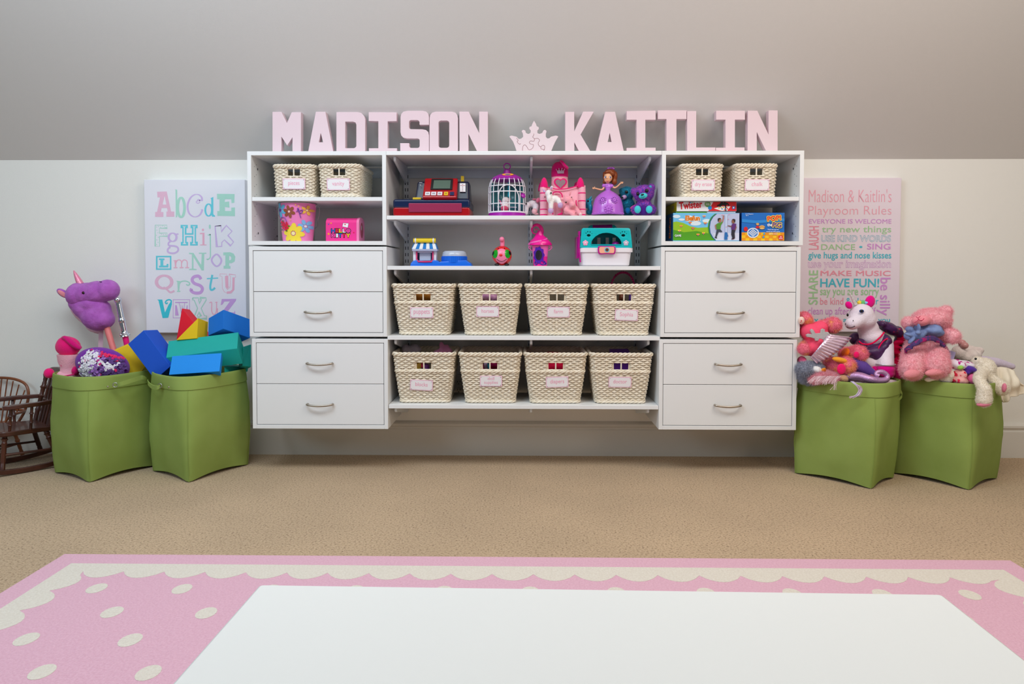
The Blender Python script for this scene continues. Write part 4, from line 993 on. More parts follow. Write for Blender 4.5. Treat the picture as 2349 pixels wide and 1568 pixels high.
# ------------------------------------------------------------------ doll in lilac gown
F = Fr(ZK, -.285, 1432, SH[1]); k = F.k
t = thing('gown_doll', 'doll in a wide lilac ball gown with brown hair and raised arms', 'doll', F.o)
M_go = mat('gown_lilac', (188, 104, 216), .22, coat=.4); M_sk = plastic('doll_skin', 240, 180, 136, rough=.4); M_ha = plastic('doll_hair', 138, 66, 22, rough=.35)
zz = lambda y: F(1432, y).z
prof = [(262, 1050), (266, 1020), (260, 960), (250, 900), (238, 840), (222, 790), (196, 745), (150, 700), (100, 665), (60, 645), (42, 630)]
mb = MB(); mb.lathe([(r*k, max(zz(y), 0)) for r, y in prof], M_go, n=48)
for zx, zy, rad in ((1320, 820, 52), (1515, 815, 48), (1415, 970, 62)):
    dx = (zx-1432)*k; rr = next(r for r, y in prof if y <= zy+30)*k*1.0; yy = -math.sqrt(max(rr*rr-dx*dx, 1e-6))
    n0 = Vector((dx, yy, rr*.25)).normalized(); c0 = Vector((dx, yy, zz(zy)))
    for i in range(10):
        a = 2*PI*i/10; u = n0.cross(Vector((0, 0, 1))).normalized(); w_ = u.cross(n0)
        mb.ell(c0+(u*math.cos(a)+w_*math.sin(a))*rad*k, 14*k, M_go, None, 8, 6)
    for i in range(5):
        a = 2*PI*i/5+.3; mb.ell(c0+(u*math.cos(a)+w_*math.sin(a))*rad*.4*k, (18*k, 14*k, 18*k), M_go, None, 8, 6)
for i in range(60):
    a = 2*PI*i/60; mb.ell((264*k*math.cos(a), 264*k*math.sin(a), zz(1032)+(8*k if i % 2 else 0)), 9*k, M_go, None, 8, 5)
mb.obj('gown', t, 60)
blob('bodice', [E(F, 1430, 620, 0, 46, 40, .011), E(F, 1432, 580, 0, 52, 42, .012), E(F, 1425, 545, 0, 58, 30, .011), E(F, 1360, 555, 0, 34, 34, .009, 20), E(F, 1490, 560, 0, 36, 34, .009, -20)], M_go, t, vox=.0018)
blob('head', [E(F, 1430, 420, -.004, 74, 82, .021), E(F, 1422, 462, -.010, 56, 44, .013), E(F, 1424, 515, 0, 26, 34, .007), E(F, 1412, 432, -.026, 10, 9, .003)], M_sk, t, vox=.0018)
for nm, pts in (('arm', [(1360, 585, 0), (1335, 618, -.004), (1290, 620, -.008), (1235, 605, -.012), (1212, 600, -.013)]), ('arm', [(1508, 575, 0), (1545, 590, -.004), (1585, 570, -.008), (1625, 530, -.012), (1640, 512, -.013)])):
    P = [F(*p) for p in pts]; mb = MB(); mb.tube(catmull(P, 5), [17*k-7*k*i/20 for i in range(21)], M_sk, 10); a_ = mb.obj(nm, t, 60)
    mb = MB(); c0 = P[-1]; s = -1 if pts[-1][0] < 1400 else 1
    mb.ell(c0+Vector((s*12*k, 0, 2*k)), (20*k, .0035, 13*k), M_sk, rotm(0, -30 if s > 0 else 10), 12, 8)
    for j, (ax, ay) in enumerate(((34, 18), (40, 8), (40, -2), (34, -10))): mb.tube([c0+Vector((s*20*k, 0, (4-j*4)*k)), c0+Vector((s*(ax+6)*k, -.001*j, ay*k+(8*k if s > 0 else 0)))], [5*k, 4*k], M_sk, 6)
    mb.tube([c0+Vector((s*4*k, -.002, 8*k)), c0+Vector((s*10*k, -.003, 30*k))], [5*k, 4*k], M_sk, 6); mb.obj('hand', a_, 60)
blob('hair', [E(F, 1470, 330, .006, 95, 62, .026, -10), E(F, 1545, 400, .008, 46, 90, .022, -5), E(F, 1365, 400, .008, 24, 80, .018, 5), E(F, 1480, 400, .022, 105, 110, .018), E(F, 1535, 490, .004, 48, 55, .018, 10), E(F, 1365, 500, .010, 26, 40, .014, 10), E(F, 1440, 320, -.013, 70, 34, .012, 12), E(F, 1500, 350, -.013, 50, 36, .012, -35)], M_ha, t, vox=.0022)
mb = MB()
for x, y in ((1385, 412), (1468, 414)):
    mb.ell(F(x, y, -.0225), (17*k, .003, 20*k), M_paper, None, 12, 8); mb.ell(F(x+3, y, -.0250), (10*k, .0015, 13*k), plastic('doll_iris', 40, 60, 130), None, 10, 6)
    mb.tube(catmull([F(x-20, y-12, -.0262), F(x-8, y-21, -.0270), F(x+8, y-22, -.0270), F(x+20, y-14, -.0262)], 3), 2.2*k, M_black, 5)
mb.obj('eyes', t, 180)
mb = MB(); mb.tube(catmull([F(1400, 470, -.0236), F(1420, 478, -.0243), F(1440, 470, -.0238)], 4), 4*k, plastic('doll_lip', 206, 70, 80), 6); mb.obj('mouth', t, 180)
mb = MB()
for sx in (-1, 1): mb.ell(F(1478+sx*34, 262, -.004), (34*k, .006, 22*k), M_go, rotm(0, sx*22))
mb.ell(F(1478, 266, -.007), (13*k, .006, 15*k), M_go); mb.obj('hair_bow', t, 180)

# ------------------------------------------------------------------ two shelf bears
F = Fr(ZK, -.22, 1740, SH[1]); k = F.k
t = thing('teal_plush_bear', 'dark teal plush bear sitting behind the lilac doll', 'soft toy', F.o)
M_tb = plush('bear_teal', (20, 130, 168), (40, 166, 196), 120)
fur(blob('body', [E(F, 1745, 690, 0, 112, 112, .032), E(F, 1760, 880, .0, 110, 110, .034), E(F, 1770, 980, 0, 110, 80, .034), E(F, 1650, 640, .012, 30, 40, .012)], M_tb, t, vox=.004, fuzz=.006, fscale=.008), 10000, 0.0024)
mb = MB(); mb.ell(F(1700, 750, -.032), (46*k, .010, 36*k), plush('bear_lilacmuzzle', (196, 160, 206)), rotm(0, -25)); mb.ell(F(1668, 755, -.041), (20*k, .006, 16*k), M_black); mb.obj('muzzle', t, 180)
mb = MB(); eye(mb, F(1740, 662, -.033), 28*k); eye(mb, F(1625, 712, -.010), 18*k); mb.obj('eyes', t, 180)
mb = MB(); mb.ell(F(1762, 975, -.034), (46*k, .010, 52*k), plush('bear_blue', (24, 130, 200))); mb.obj('foot_pad', t, 180)
F = Fr(ZK, -.285, 2010, SH[1])
t = thing('purple_plush_bear', 'purple speckled plush bear with turquoise muzzle sitting at the shelf end', 'soft toy', F.o)
M_pb = plush('bear_purple', (186, 84, 200), (70, 76, 200), 150, (.48, .62)); M_tq = plush('bear_turquoise', (70, 206, 214))
fur(blob('body', [E(F, 2030, 690, 0, 165, 135, .042, 8), E(F, 2035, 900, .0, 120, 120, .036), E(F, 2035, 990, 0, 190, 62, .04), E(F, 1868, 650, .0, 52, 55, .014), E(F, 2165, 590, .0, 56, 60, .014), E(F, 1905, 960, -.01, 75, 70, .03), E(F, 2150, 960, -.01, 80, 75, .03)], M_pb, t, vox=.004, fuzz=.006, fscale=.008), 14000, 0.0024)
mb = MB(); mb.ell(F(2020, 728, -.046), (72*k, .012, 46*k), M_tq, rotm(0, -12)); m_ = mb.obj('muzzle', t, 180)
mb = MB(); mb.ell(F(2008, 706, -.058), (28*k, .005, 13*k), M_black, rotm(0, -15)); mb.tube(catmull([F(1985, 745, -.0575), F(2015, 748, -.059), F(2045, 735, -.0575)], 4), 3*k, M_black, 5); mb.obj('nose', m_, 180)
mb = MB(); mb.ell(F(1930, 692, -.038), (24*k, .007, 32*k), M_blackgloss); mb.ell(F(2082, 640, -.042), (32*k, .007, 32*k), M_blackgloss); mb.obj('eyes', t, 180)
mb = MB(); mb.ell(F(2140, 580, -.016), (25*k, .004, 28*k), M_tq); mb.obj('ear_lining', t, 180)
for x in (1928, 2122):
    mb = MB(); mb.ell(F(x, 955, -.046), (54*k, .012, 62*k), M_tq); mb.obj('foot_pad', t, 180)
mb = MB(); mb.ell(F(2028, 965, -.032), (75*k, .012, 85*k), plush('bear_belly', (74, 26, 130))); mb.obj('belly', t, 180)
for pts in ([(1880, 880), (1830, 905), (1800, 935), (1830, 955), (1812, 985), (1880, 1000)], [(2160, 880), (2190, 905), (2205, 960), (2190, 1010), (2150, 1000)]):
    mb = MB(); mb.shape([[(F(a, b).x, F(a, b).z) for a, b in pts]], -.012, -.006, mat('bear_wing', (216, 60, 150), .4), .001)
    mb.obj('wing', t, None)

# ------------------------------------------------------------------ toys on the second shelf
SH2 = SH[2]
F = Fr(ZO, -.29, 770, SH2); k = F.k
t = thing('dough_playset', 'blue toy dough playset with striped awning booth and clear dome', 'toy playset', F.o)
M_bl = plastic('play_blue', 10, 104, 220); M_wp = plastic('play_white', 238, 238, 244); M_ye = plastic('play_yellow', 246, 214, 10); M_pk = plastic('play_magenta', 214, 24, 100)
M_clear = mat('clear_plastic', (214, 222, 238), .15, 0, trans=.25)
P = lambda a, b, d=0: F(a, b, d)
zz = lambda y: max(F(770, y).z, 0); fx = lambda x: F(x, 700).x
mb = MB(); mb.shape([[(fx(a), zz(b)) for a, b in [(205, 830), (212, 795), (250, 752), (300, 742), (560, 770), (640, 740), (700, 748), (740, 785), (770, 770), (1250, 740), (1285, 770), (1325, 790), (1342, 830)]]], -.02, .09, M_bl, .004); mb.obj('base', t, 40)
mb = MB(); mb.lathe([(245*k, 0), (246*k, zz(650)-zz(770)), (230*k, zz(650)-zz(770)+.001)], M_bl, (fx(1012), .035, zz(770)), 40)
for i in range(40): a = 2*PI*i/40; mb.tube([(fx(1012)+246*k*math.cos(a), .035+246*k*math.sin(a), zz(760)), (fx(1012)+247*k*math.cos(a), .035+247*k*math.sin(a), zz(655))], .0012, M_bl, 5)
mb.obj('tub', t, 60)
mb = MB(); mb.lathe([(236*k, 0), (240*k, .004), (225*k, zz(570)-zz(650)), (190*k, zz(545)-zz(650)), (.0005, zz(538)-zz(650))], M_clear, (fx(1012), .035, zz(650)), 40)
for i in range(9):
    a = 2*PI*i/9
    mb.tube([(fx(1012)+232*k*math.cos(a+.0), .035+232*k*math.sin(a), zz(635)), (fx(1012)+222*k*math.cos(a+.18), .035+222*k*math.sin(a+.18), zz(585)), (fx(1012)+232*k*math.cos(a+.36), .035+232*k*math.sin(a+.36), zz(635))], .0018, M_clear, 5)
mb.obj('dome', t, 60)
mb = MB(); mb.box2((fx(232), .0, zz(770)), (fx(300), .05, zz(545)), M_wp); mb.box2((fx(612), .0, zz(770)), (fx(675), .05, zz(545)), M_wp); mb.box2((fx(300), .042, zz(770)), (fx(612), .05, zz(545)), plastic('play_grey', 170, 178, 206)); mb.box2((fx(300), .0, zz(580)), (fx(612), .04, zz(552)), M_wp)
mb.obj('booth', t, None, .002, 2)
mb = MB(); mb.tube([F(302, 560, -.004), F(300, 700, -.004), F(330, 752, -.022), F(460, 756, -.022), F(585, 752, -.022), F(612, 700, -.004), F(612, 560, -.004)], 15*k, M_pk, 8); mb.obj('window_frame', t, 60)
mb = MB(); mb.box2((fx(350), .006, zz(735)), (fx(570), .03, zz(585)), M_clear); mb.obj('mould_window', t, None, .002, 2)
mb = MB(); mb.prism([(fx(225), -.02, zz(552)), (fx(225), -.02, zz(515)), (fx(225), .055, zz(515)), (fx(225), .055, zz(552))], (fx(710)-fx(225), 0, 0), mat('play_silver', (172, 178, 206), .3)); mb.obj('gutter', t, None, .002, 2)
n = 8; mb = MB(); xs_t = [262+(645-262)*i/7 for i in range(8)]; xs_b = [222+(695-222)*i/7 for i in range(8)]
for i in range(7):
    q = [F(xs_b[i], 512, -.018), F(xs_b[i+1], 512, -.018), F(xs_t[i+1], 392, .02), F(xs_t[i], 392, .02)]
    q = [Vector((fx(xs_b[i]), -.018, zz(512))), Vector((fx(xs_b[i+1]), -.018, zz(512))), Vector((fx(xs_t[i+1]), .015, zz(390))), Vector((fx(xs_t[i]), .015, zz(390)))]
    mb.prism(q, (0, .006, 0), M_bl if i % 2 == 0 and False else (plastic('awning_blue', 24, 122, 206) if i in (1, 3, 5) else M_wp))
for s, xa, xb in ((0, 250, 222), (7, 650, 697)):
    mb.prism([Vector((fx(xb), -.018, zz(512))), Vector((fx(xa), .015, zz(390))), Vector((fx(xa), .03, zz(390))), Vector((fx(xb), .05, zz(512)))], (.0025 if s else -.0025, 0, 0), plastic('awning_blue', 24, 122, 206))
mb.obj('awning', t, None)
mb = MB(); mb.tube([(fx(236), .01, zz(345)), (fx(664), .01, zz(345))], 43*k, M_ye, 18); rl = mb.obj('roller', t, 40)
mb = MB()
for x in (275, 620):
    mb.lathe([(48*k, -.003), (48*k, .003)], M_wp, (fx(x), .01, zz(345)), 18, rotm(0, 90, 0)); mb.box2((fx(x)-.003, .006, zz(400)), (fx(x)+.003, .014, zz(345)), M_wp)
mb.obj('roller_clips', rl, 40)

F = Fr(ZO, -.30, 1943, SH2); k = F.k
t = thing('ball_bug_toy', 'red round toy with pink smiling face and green eyes on the shelf', 'toy', F.o)
zz = lambda y: max(F(1943, y).z, 0)
c0 = Vector((0, .0, zz(638))); r0 = 188*k
M_br = plastic('bug_red', 222, 26, 34, rough=.2); M_bp = plastic('bug_pink', 246, 130, 168, rough=.3); M_bg = plastic('bug_green', 20, 160, 30, rough=.2)
mb = MB(); mb.ell(c0, r0, M_br, None, 32, 20); mb.cap(c0, r0, (.45, .55, .6), 40, plastic('bug_yellow', 240, 170, 40)); mb.obj('body', t, 180)
mb = MB(); mb.cap(c0, r0, (-.02, -.95, -.10), 46, M_bp, lift=1.015, sq=(.82, 1.12)); fc_ = mb.obj('face', t, 180)
mb = MB(); mb.cap(c0, r0, (-.72, -.72, .17), 23, M_bg, lift=1.03, sq=(.9, 1.15)); mb.cap(c0, r0, (-.90, -.42, .22), 12, M_black, lift=1.04); mb.obj('eye', t, 180)
mb = MB(); mb.cap(c0, r0, (.62, -.76, .17), 23, M_bg, lift=1.03, sq=(.9, 1.15)); mb.cap(c0, r0, (.80, -.52, .24), 12, M_black, lift=1.04); mb.obj('eye', t, 180)
mb = MB(); mb.ell(c0+Vector((-.09*r0, -r0*1.03, .03*r0)), (32*k, 16*k, 24*k), plastic('bug_nose', 230, 30, 30)); mb.obj('nose', t, 180)
mb = MB(); pts = []
for i in range(9):
    x = -.52+1.04*i/8-.02; z = -.36-.26*math.cos((i-4)/4*PI/2); pts.append(c0+Vector((x, -math.sqrt(max(1.06-x*x-z*z, .05)), z))*r0)
mb.tube(pts, 5*k, M_black, 5); mb.obj('mouth', t, 180)
for x in (-.42, .42):
    mb = MB(); mb.ell((x*r0*1.2, -r0*.55, 26*k), (46*k, 50*k, 27*k), M_black); mb.obj('foot', t, 180)
mb = MB(); mb.tube(catmull([c0+Vector((.02*r0, .1*r0, .95*r0)), c0+Vector((.03*r0, .1*r0, 1.3*r0)), c0+Vector((.02*r0, .05*r0, 1.6*r0)), c0+Vector((-.02*r0, -.12*r0, 1.72*r0))], 5), 44*k, M_bp, 14); mb.ell(c0+Vector((-.02*r0, -.16*r0, 1.66*r0)), 48*k, M_bp); mb.obj('antenna', t, 60)
mb = MB(); mb.ell(c0+Vector((-.35, -.66, .72))*r0*1.02, 10*k, M_black); mb.ell(c0+Vector((.27, -.68, .72))*r0*1.02, 10*k, M_black); mb.obj('spots', fc_, 180)

F = Fr(ZP, -.29, 415, SH2); k = F.k
t = thing('swirl_cup_toy', 'hot pink cup toy with curly whipped swirl lid and purple mirror', 'toy cup', F.o)
M_hot = plastic('cup_hot', 240, 10, 150, rough=.25); M_soft = plastic('cup_soft', 244, 110, 190, rough=.25); M_pur = plastic('cup_purple', 84, 26, 170, rough=.3)
zz = lambda y: max(F(415, y).z, 0)
mb = MB(); mb.lathe([(128*k, 0), (140*k, zz(740))], M_hot, n=36); mb.lathe([(140*k, zz(740)), (150*k, zz(640)), (162*k, zz(545)), (166*k, zz(530))], M_soft, n=36); mb.obj('cup', t, 60)
mb = MB()
prof = [(218, 524), (216, 500), (205, 470), (180, 430), (150, 405), (128, 380), (100, 352), (80, 330), (64, 300), (50, 262), (44, 240)]
rings = []
for j, (r, y) in enumerate(prof):
    ang = j*.5; off = min(j*2.0, 14)*k
    rings.append([Vector((off*math.cos(ang)+r*k*(1+.05*math.cos(3*(a+ang*.8)))*math.cos(a), off*math.sin(ang)+r*k*(1+.05*math.cos(3*(a+ang*.8)))*math.sin(a), zz(y))) for a in [2*PI*i/36 for i in range(36)]])
mb.loft(rings, M_hot); sw = mb.obj('whipped_lid', t, 60)
mb = MB(); pts = []
for i in range(26):
    u = i/25; a = -2.4+u*4.6; y = 505-(505-330)*u; r = 215-(215-84)*min(1, u*1.05)
    pts.append(Vector((r*k*math.cos(a-PI/2+.9)*.99, r*k*math.sin(a-PI/2+.9)*.99, zz(y))))
mb.tube(pts, [26*k*(1-.6*i/25) for i in range(26)], M_soft, 8); mb.obj('swirl_stripe', sw, 60)
mb = MB(); pts = [F(415, 330), F(440, 270), F(432, 200), F(395, 150), F(340, 130), F(285, 150), F(255, 205), F(262, 265), F(300, 300), F(345, 295), F(370, 260), F(362, 222), F(330, 208), F(305, 225), F(312, 250)]
pp = catmull(pts, 5); N = len(pp); mb.tube(pp, [(46-38*min(1, i/(N*.62)))*k for i in range(N)], M_hot, 10); mb.obj('curl', t, 60)
mb = MB(); R1 = 150*k
def cone(a, y, l=0): r = (128+(166-128)*(915-y)/(915-530))*k+l; th = a*k/r; return Vector((r*math.sin(th), -r*math.cos(th), zz(y)))
v = [cone(-35, 715, .004)]; ring_ = []
for i in range(36):
    a = 2*PI*i/36; w_ = 1+.10*math.cos(9*a); v.append(cone(-35+112*w_*math.cos(a), 715-155*w_*math.sin(a), .0025))
f = [(0, 1+i, 1+(i+1) % 36) for i in range(36)]
mb.add(v, f, M_pur)
for sx in (-1, 1): mb.tube(catmull([cone(sx*10-35, 860, .002), cone(sx*70-20, 900, .002), cone(sx*110-10, 860, .002), cone(sx*80-10, 830, .002), cone(sx*60-10, 862, .002)], 4), 11*k, M_pur, 6)
mb.tube(catmull([cone(60, 905, .002), cone(100, 850, .002), cone(130, 880, .002), cone(100, 895, .002)], 4), 10*k, M_pur, 6)
mb.obj('mirror_frame', t, 60)
mb = MB(); v = [cone(-35, 715, .0062)]+[cone(-35+64*math.cos(2*PI*i/30), 715-95*math.sin(2*PI*i/30), .0048) for i in range(30)]
mb.add(v, [(0, 1+i, 1+(i+1) % 30) for i in range(30)], mat('cup_mirror', (40, 36, 48), .15)); mb.obj('mirror', t, 180)
for sx, nm in ((-1, 'scroll'), (1, 'scroll')):
    mb = MB(); mb.tube(catmull([(sx*160*k, -.01, zz(625)), (sx*205*k, -.01, zz(590)), (sx*220*k, -.01, zz(555)), (sx*195*k, -.01, zz(545)), (sx*180*k, -.01, zz(570))], 4), 10*k, M_soft, 6); mb.obj(nm, t, 60)

F = Fr(ZP, -.34, 1680, SH2); k = F.k
t = thing('pet_carrier', 'toy pet carrier with teal lid, white tray and magenta latch', 'toy pet carrier', F.o)
M_cw2 = plastic('carrier_white', 238, 232, 238, rough=.35); M_ct = plastic('carrier_teal', 20, 190, 196, rough=.22); M_cm = plastic('carrier_magenta', 190, 14, 140, rough=.25)
zz = lambda y: max(F(1680, y).z, 0); fx = lambda x: F(x, 600).x; DEP = .20
def rr3(x0, x1, y0, y1, r, z): return [Vector((a, b, z)) for a, b in rrect(x0, x1, y0, y1, r, 6)]
mb = MB(); mb.loft([rr3(fx(1240), fx(2120), .02, DEP-.02, .02, 0), rr3(fx(1212), fx(2148), .010, DEP-.01, .024, .006), rr3(fx(1190), fx(2175), .002, DEP, .024, zz(655)), rr3(fx(1163), fx(2203), -.004, DEP+.004, .024, zz(652)), rr3(fx(1163), fx(2203), -.004, DEP+.004, .024, zz(575)), rr3(fx(1170), fx(2195), 0, DEP, .024, zz(570))], M_cw2); mb.obj('tray', t, 35)
# lid: front and back shells with openings, joined by a rounded hood
fq = lambda pts: [(fx(a), zz(b)) for a, b in pts]
out_ = [(1185, 566), (1200, 380), (1212, 235), (1222, 208), (1245, 195), (2105, 195), (2130, 206), (2143, 232), (2165, 400), (2180, 566)]
win = [(1400, 512), (1386, 480), (1395, 440), (1425, 395), (1475, 345), (1540, 305), (1610, 282), (1685, 275), (1765, 284), (1840, 310), (1905, 352), (1950, 400), (1975, 445), (1985, 480), (1970, 512)]
def paw(cx, cy, s=1): return [circ(cx, cy+20, 42*s, 30*s, 14), circ(cx-52*s, cy-22, 13*s, 17*s, 10), circ(cx-18*s, cy-48, 14*s, 18*s, 10), circ(cx+26*s, cy-44, 14*s, 18*s, 10), circ(cx+62*s, cy-12, 11*s, 14*s, 10)]
mb = MB(); mb.shape([fq(out_), fq(win)]+[fq(c) for c in paw(1345, 312)]+[fq(c) for c in paw(2010, 312)], 0, .005, M_ct, .0012)
slots = [[(a, 480), (a, 330), (a+75, 330), (a+75, 480)] for a in (1420, 1590, 1760, 1900)]
mb.shape([fq(out_)]+[fq(s) for s in slots], DEP-.008, DEP-.003, M_ct, .001)
rim = fq(out_); n = len(rim)
cen = (fx(1680), zz(400)); v = []
for y in (.0025, DEP-.006):
    for x, z in rim: v.append((x, y, z))
inn = [(cen[0]+(x-cen[0])*.985, cen[1]+(z-cen[1])*.985) for x, z in rim]
for y in (.0025, DEP-.006):
    for x, z in inn: v.append((x, y, z))
f = [(i, i+1, n+i+1, n+i) for i in range(n-1)]+[(2*n+i, 3*n+i, 3*n+i+1, 2*n+i+1) for i in range(n-1)]
mb.add(v, f, M_ct); mb.obj('lid', t, 40)
mb = MB(); mb.tube(fq and [Vector((fx(a), -.001, zz(b))) for a, b in win], .0022, M_ct, 6, True); mb.obj('window_rim', t, 60)
mb = MB(); mb.tube(catmull([Vector((fx(1385), DEP/2, zz(200))), Vector((fx(1420), DEP/2, zz(150))), Vector((fx(1500), DEP/2, zz(140))), Vector((fx(1840), DEP/2, zz(140))), Vector((fx(1890), DEP/2, zz(150))), Vector((fx(1925), DEP/2, zz(200)))], 6), .0085, M_ct, 10); h = mb.obj('handle', t, 60)
mb = MB(); mb.tube([(fx(1460), DEP/2, zz(150)), (fx(1845), DEP/2, zz(140))], .0105, M_cm, 12); mb.obj('handle_grip', h, 50)
mb = MB(); L = [(1530, 560), (1560, 545), (1680, 549), (1815, 545), (1845, 560), (1850, 620), (1840, 672), (1815, 688), (1680, 684), (1560, 690), (1535, 670), (1525, 620)]
mb.shape([[(p.x, p.y) for p in catmull([(a, b, 0) for a, b in fq(L)], 4, True)]], -.014, .002, M_cm, .002); la = mb.obj('latch', t, 40)
cx_, cy_ = 1688, 617; L2 = [(cx_+(a-cx_)*.88, cy_+(b-cy_)*.78) for a, b in L]
mb = MB(); mb.shape([[(p.x, p.y) for p in catmull([(a, b, 0) for a, b in fq(L2)], 4, True)]], -.0155, -.010, plastic('carrier_peach', 250, 180, 150), .0008)
mb.shape([fq(star(1690, 612, 56, 8, .8))], -.0165, -.012, plastic('carrier_sky', 130, 200, 220)); mb.shape([fq(circ(1690, 612, 32, n=16))], -.0172, -.012, plastic('carrier_brown', 110, 60, 50)); mb.obj('latch_plate', la, None)
for x, c in ((1282, (250, 170, 206)), (2062, (206, 190, 214))):
    mb = MB()
    for i in range(5): a = 2*PI*i/5+.3; mb.ell(Vector((fx(x), -.0012, zz(478)))+Vector((math.cos(a), 0, math.sin(a)))*30*k, (25*k, .0012, 25*k), plastic('flower%d' % c[1], *c, rough=.2), None, 10, 6)
    mb.ell((fx(x), -.002, zz(478)), (18*k, .0016, 18*k), M_cw2, None, 10, 6); mb.obj('flower_sticker', t, 180)
mb = MB(); mb.box2((fx(1130), .04, zz(770)), (fx(1172), DEP-.03, zz(345)), M_cm); mb.box2((fx(1150), .02, zz(330)), (fx(1196), .06, zz(245)), M_cm); mb.tube([(fx(1172), .01, zz(250)), (fx(1160), .005, zz(560)), (fx(1190), .012, zz(850))], .004, M_cm, 8); mb.obj('side_door', t, None, .003, 2)
F2 = Fr(ZP, -.28, 1865, SH2)
mb = MB(); zc = F2(1865, 560).z
o = blob('toy_cushion', [E(F2, 1865, 500, 0, 75, 55, .025), E(F2, 1865, 620, .01, 95, 90, .03)], plastic('cushion_magenta', 196, 30, 170), None, F2.o, vox=.003)
tag(o, 'magenta toy lying inside the teal pet carrier', 'toy')

# ------------------------------------------------------------------ things in the two cubbies
F = Fr(ZM, -.27, 795, ZCUBF); k = F.k
t = thing('metal_bucket', 'pink tin bucket with flowers and a wire handle in the cubby', 'bucket', F.o)
zz = lambda y: max(F(795, y).z, 0); R0, R1 = 238*k, 302*k; ZBK = zz(838)
M_bk = mat('bucket_pink', (244, 134, 196), .3, .0, coat=.3)
mb = MB(); mb.lathe([(.0005, .004), (R0*.97, .004), (R0, 0), (R0+(R1-R0)*.5, ZBK*.5), (R1, ZBK), (R1*.985, ZBK-.001), (R0*.975, .008), (.0005, .008)], M_bk, n=48, cap=False); mb.obj('pail', t, 50)
mb = MB(); mb.tube([Vector((R1*math.cos(2*PI*i/48), R1*math.sin(2*PI*i/48), ZBK)) for i in range(48)], .0022, M_steel, 8, True); mb.obj('rolled_rim', t, 60)
def bk(zx, zy, l=.0008):
    z = zz(zy); r = R0+(R1-R0)*z/ZBK+l; a = (zx-795)*k/r; a = max(-1.5, min(1.5, math.asin(max(-.999, min(.999, a))))); return Vector((r*math.sin(a), -r*math.cos(a), z))
def bfan(mb, cx, cy, pts, m, l=.0008):
    n = len(pts); K = 4; v = [bk(cx, cy, l)]; f = []
    for j in range(1, K+1):
        for x, y in pts: v.append(bk(cx+(x-cx)*j/K, cy+(y-cy)*j/K, l))
    for i in range(n):
        f.append((0, 1+i, 1+(i+1) % n))
        for j in range(K-1): f.append((1+j*n+i, 1+(j+1)*n+i, 1+(j+1)*n+(i+1) % n, 1+j*n+(i+1) % n))
    mb.add(v, f, m)
bp = lambda n_, *c: mat('bucket_'+n_, c, .35)
mb = MB()
_fl = [0]
def flower(cx, cy, r, n, m, mc, l=.0008, a0=0):
    _fl[0] += 1; l = .0006+.0005*_fl[0]
    for i in range(n):
        a = a0+2*PI*i/n; px, py = cx+r*.62*math.cos(a), cy+r*.62*math.sin(a)
        pts = [(px+r*.40*math.cos(b)*math.cos(a)-r*.26*math.sin(b)*math.sin(a), py+r*.40*math.cos(b)*math.sin(a)+r*.26*math.sin(b)*math.cos(a)) for b in [2*PI*q/14 for q in range(14)]]
        bfan(mb, px, py, pts, m, l+.00004*i)
    bfan(mb, cx, cy, circ(cx, cy, r*.18, n=12), mc, l+.0004)
flower(570, 955, 120, 6, bp('blue', 96, 186, 224), bp('violet', 90, 70, 170), a0=.4)
flower(980, 1215, 105, 6, bp('sky', 130, 186, 236), bp('white', 232, 232, 244), a0=.2)
flower(800, 1330, 165, 8, bp('yellow', 248, 222, 70), bp('cream', 250, 236, 170), a0=.1)
flower(1010, 960, 80, 5, bp('gold', 244, 190, 80), bp('cream', 250, 236, 170))
flower(745, 985, 100, 6, bp('brown', 150, 84, 52), bp('peach', 246, 206, 190), a0=.3)
for i, (x, y, r) in enumerate(((600, 1150, 22), (645, 1170, 22), (700, 1190, 24), (612, 1195, 20), (665, 1215, 24), (630, 1240, 20), (710, 1240, 22), (675, 1265, 22), (650, 1195, 20), (695, 1160, 16))):
    bfan(mb, x, y, circ(x, y, r, n=12), bp('rose', 224, 34, 70), .0048+.0001*i)
for x, y in ((575, 1165), (625, 1130), (735, 1215), (690, 1290), (585, 1215), (600, 1270)): bfan(mb, x, y, circ(x, y, 18, 10, 10, .7), bp('leaf', 50, 120, 60), .0044)
for x, y in ((855, 880), (600, 1300), (760, 1120), (900, 900)): bfan(mb, x, y, star(x, y, 16), bp('gold', 244, 190, 80), .0040)
for pts in ([(860, 990), (885, 960), (880, 935), (900, 945), (895, 985), (930, 1010), (955, 975), (935, 960), (905, 985), (915, 1040), (925, 1085)], [(570, 1120), (590, 1080), (630, 1072), (670, 1090), (695, 1150)]):
    mb.tube(catmull([bk(a, b, .0035) for a, b in pts], 4), 6*k, bp('ribbon', 120, 70, 170), 6)
mb.obj('painted_flowers', t, 60)
mb = MB(); pts = catmull([Vector((-R1-.002, 0, zz(868))), Vector((-R1-.014, -.02, zz(900))), Vector((-R1-.016, -.035, zz(1000))), Vector((-R1*.98, -.055, zz(1120))), Vector((-R1*.86, -.075, zz(1220))), Vector((-R1*.4, -.108, zz(1300)+.0)), Vector((0, -.118, zz(1330)))], 6)
pts = catmull([Vector((-R1-.003, 0, zz(868))), Vector((-R1-.013, .004, zz(895))), Vector((-R1-.012, .012, zz(990))), Vector((-R1*.98, .030, zz(1100))), Vector((-R1*.80, .075, zz(1190))), Vector((-R1*.3, R1+.012, zz(1240))), Vector((R1*.3, R1+.012, zz(1240))), Vector((R1*.80, .075, zz(1190))), Vector((R1*.98, .030, zz(1100))), Vector((R1+.012, .012, zz(990))), Vector((R1+.013, .004, zz(895))), Vector((R1+.003, 0, zz(868)))], 6)
mb.tube(pts, .0011, M_steel, 6); mb.obj('wire_handle', t, 60)
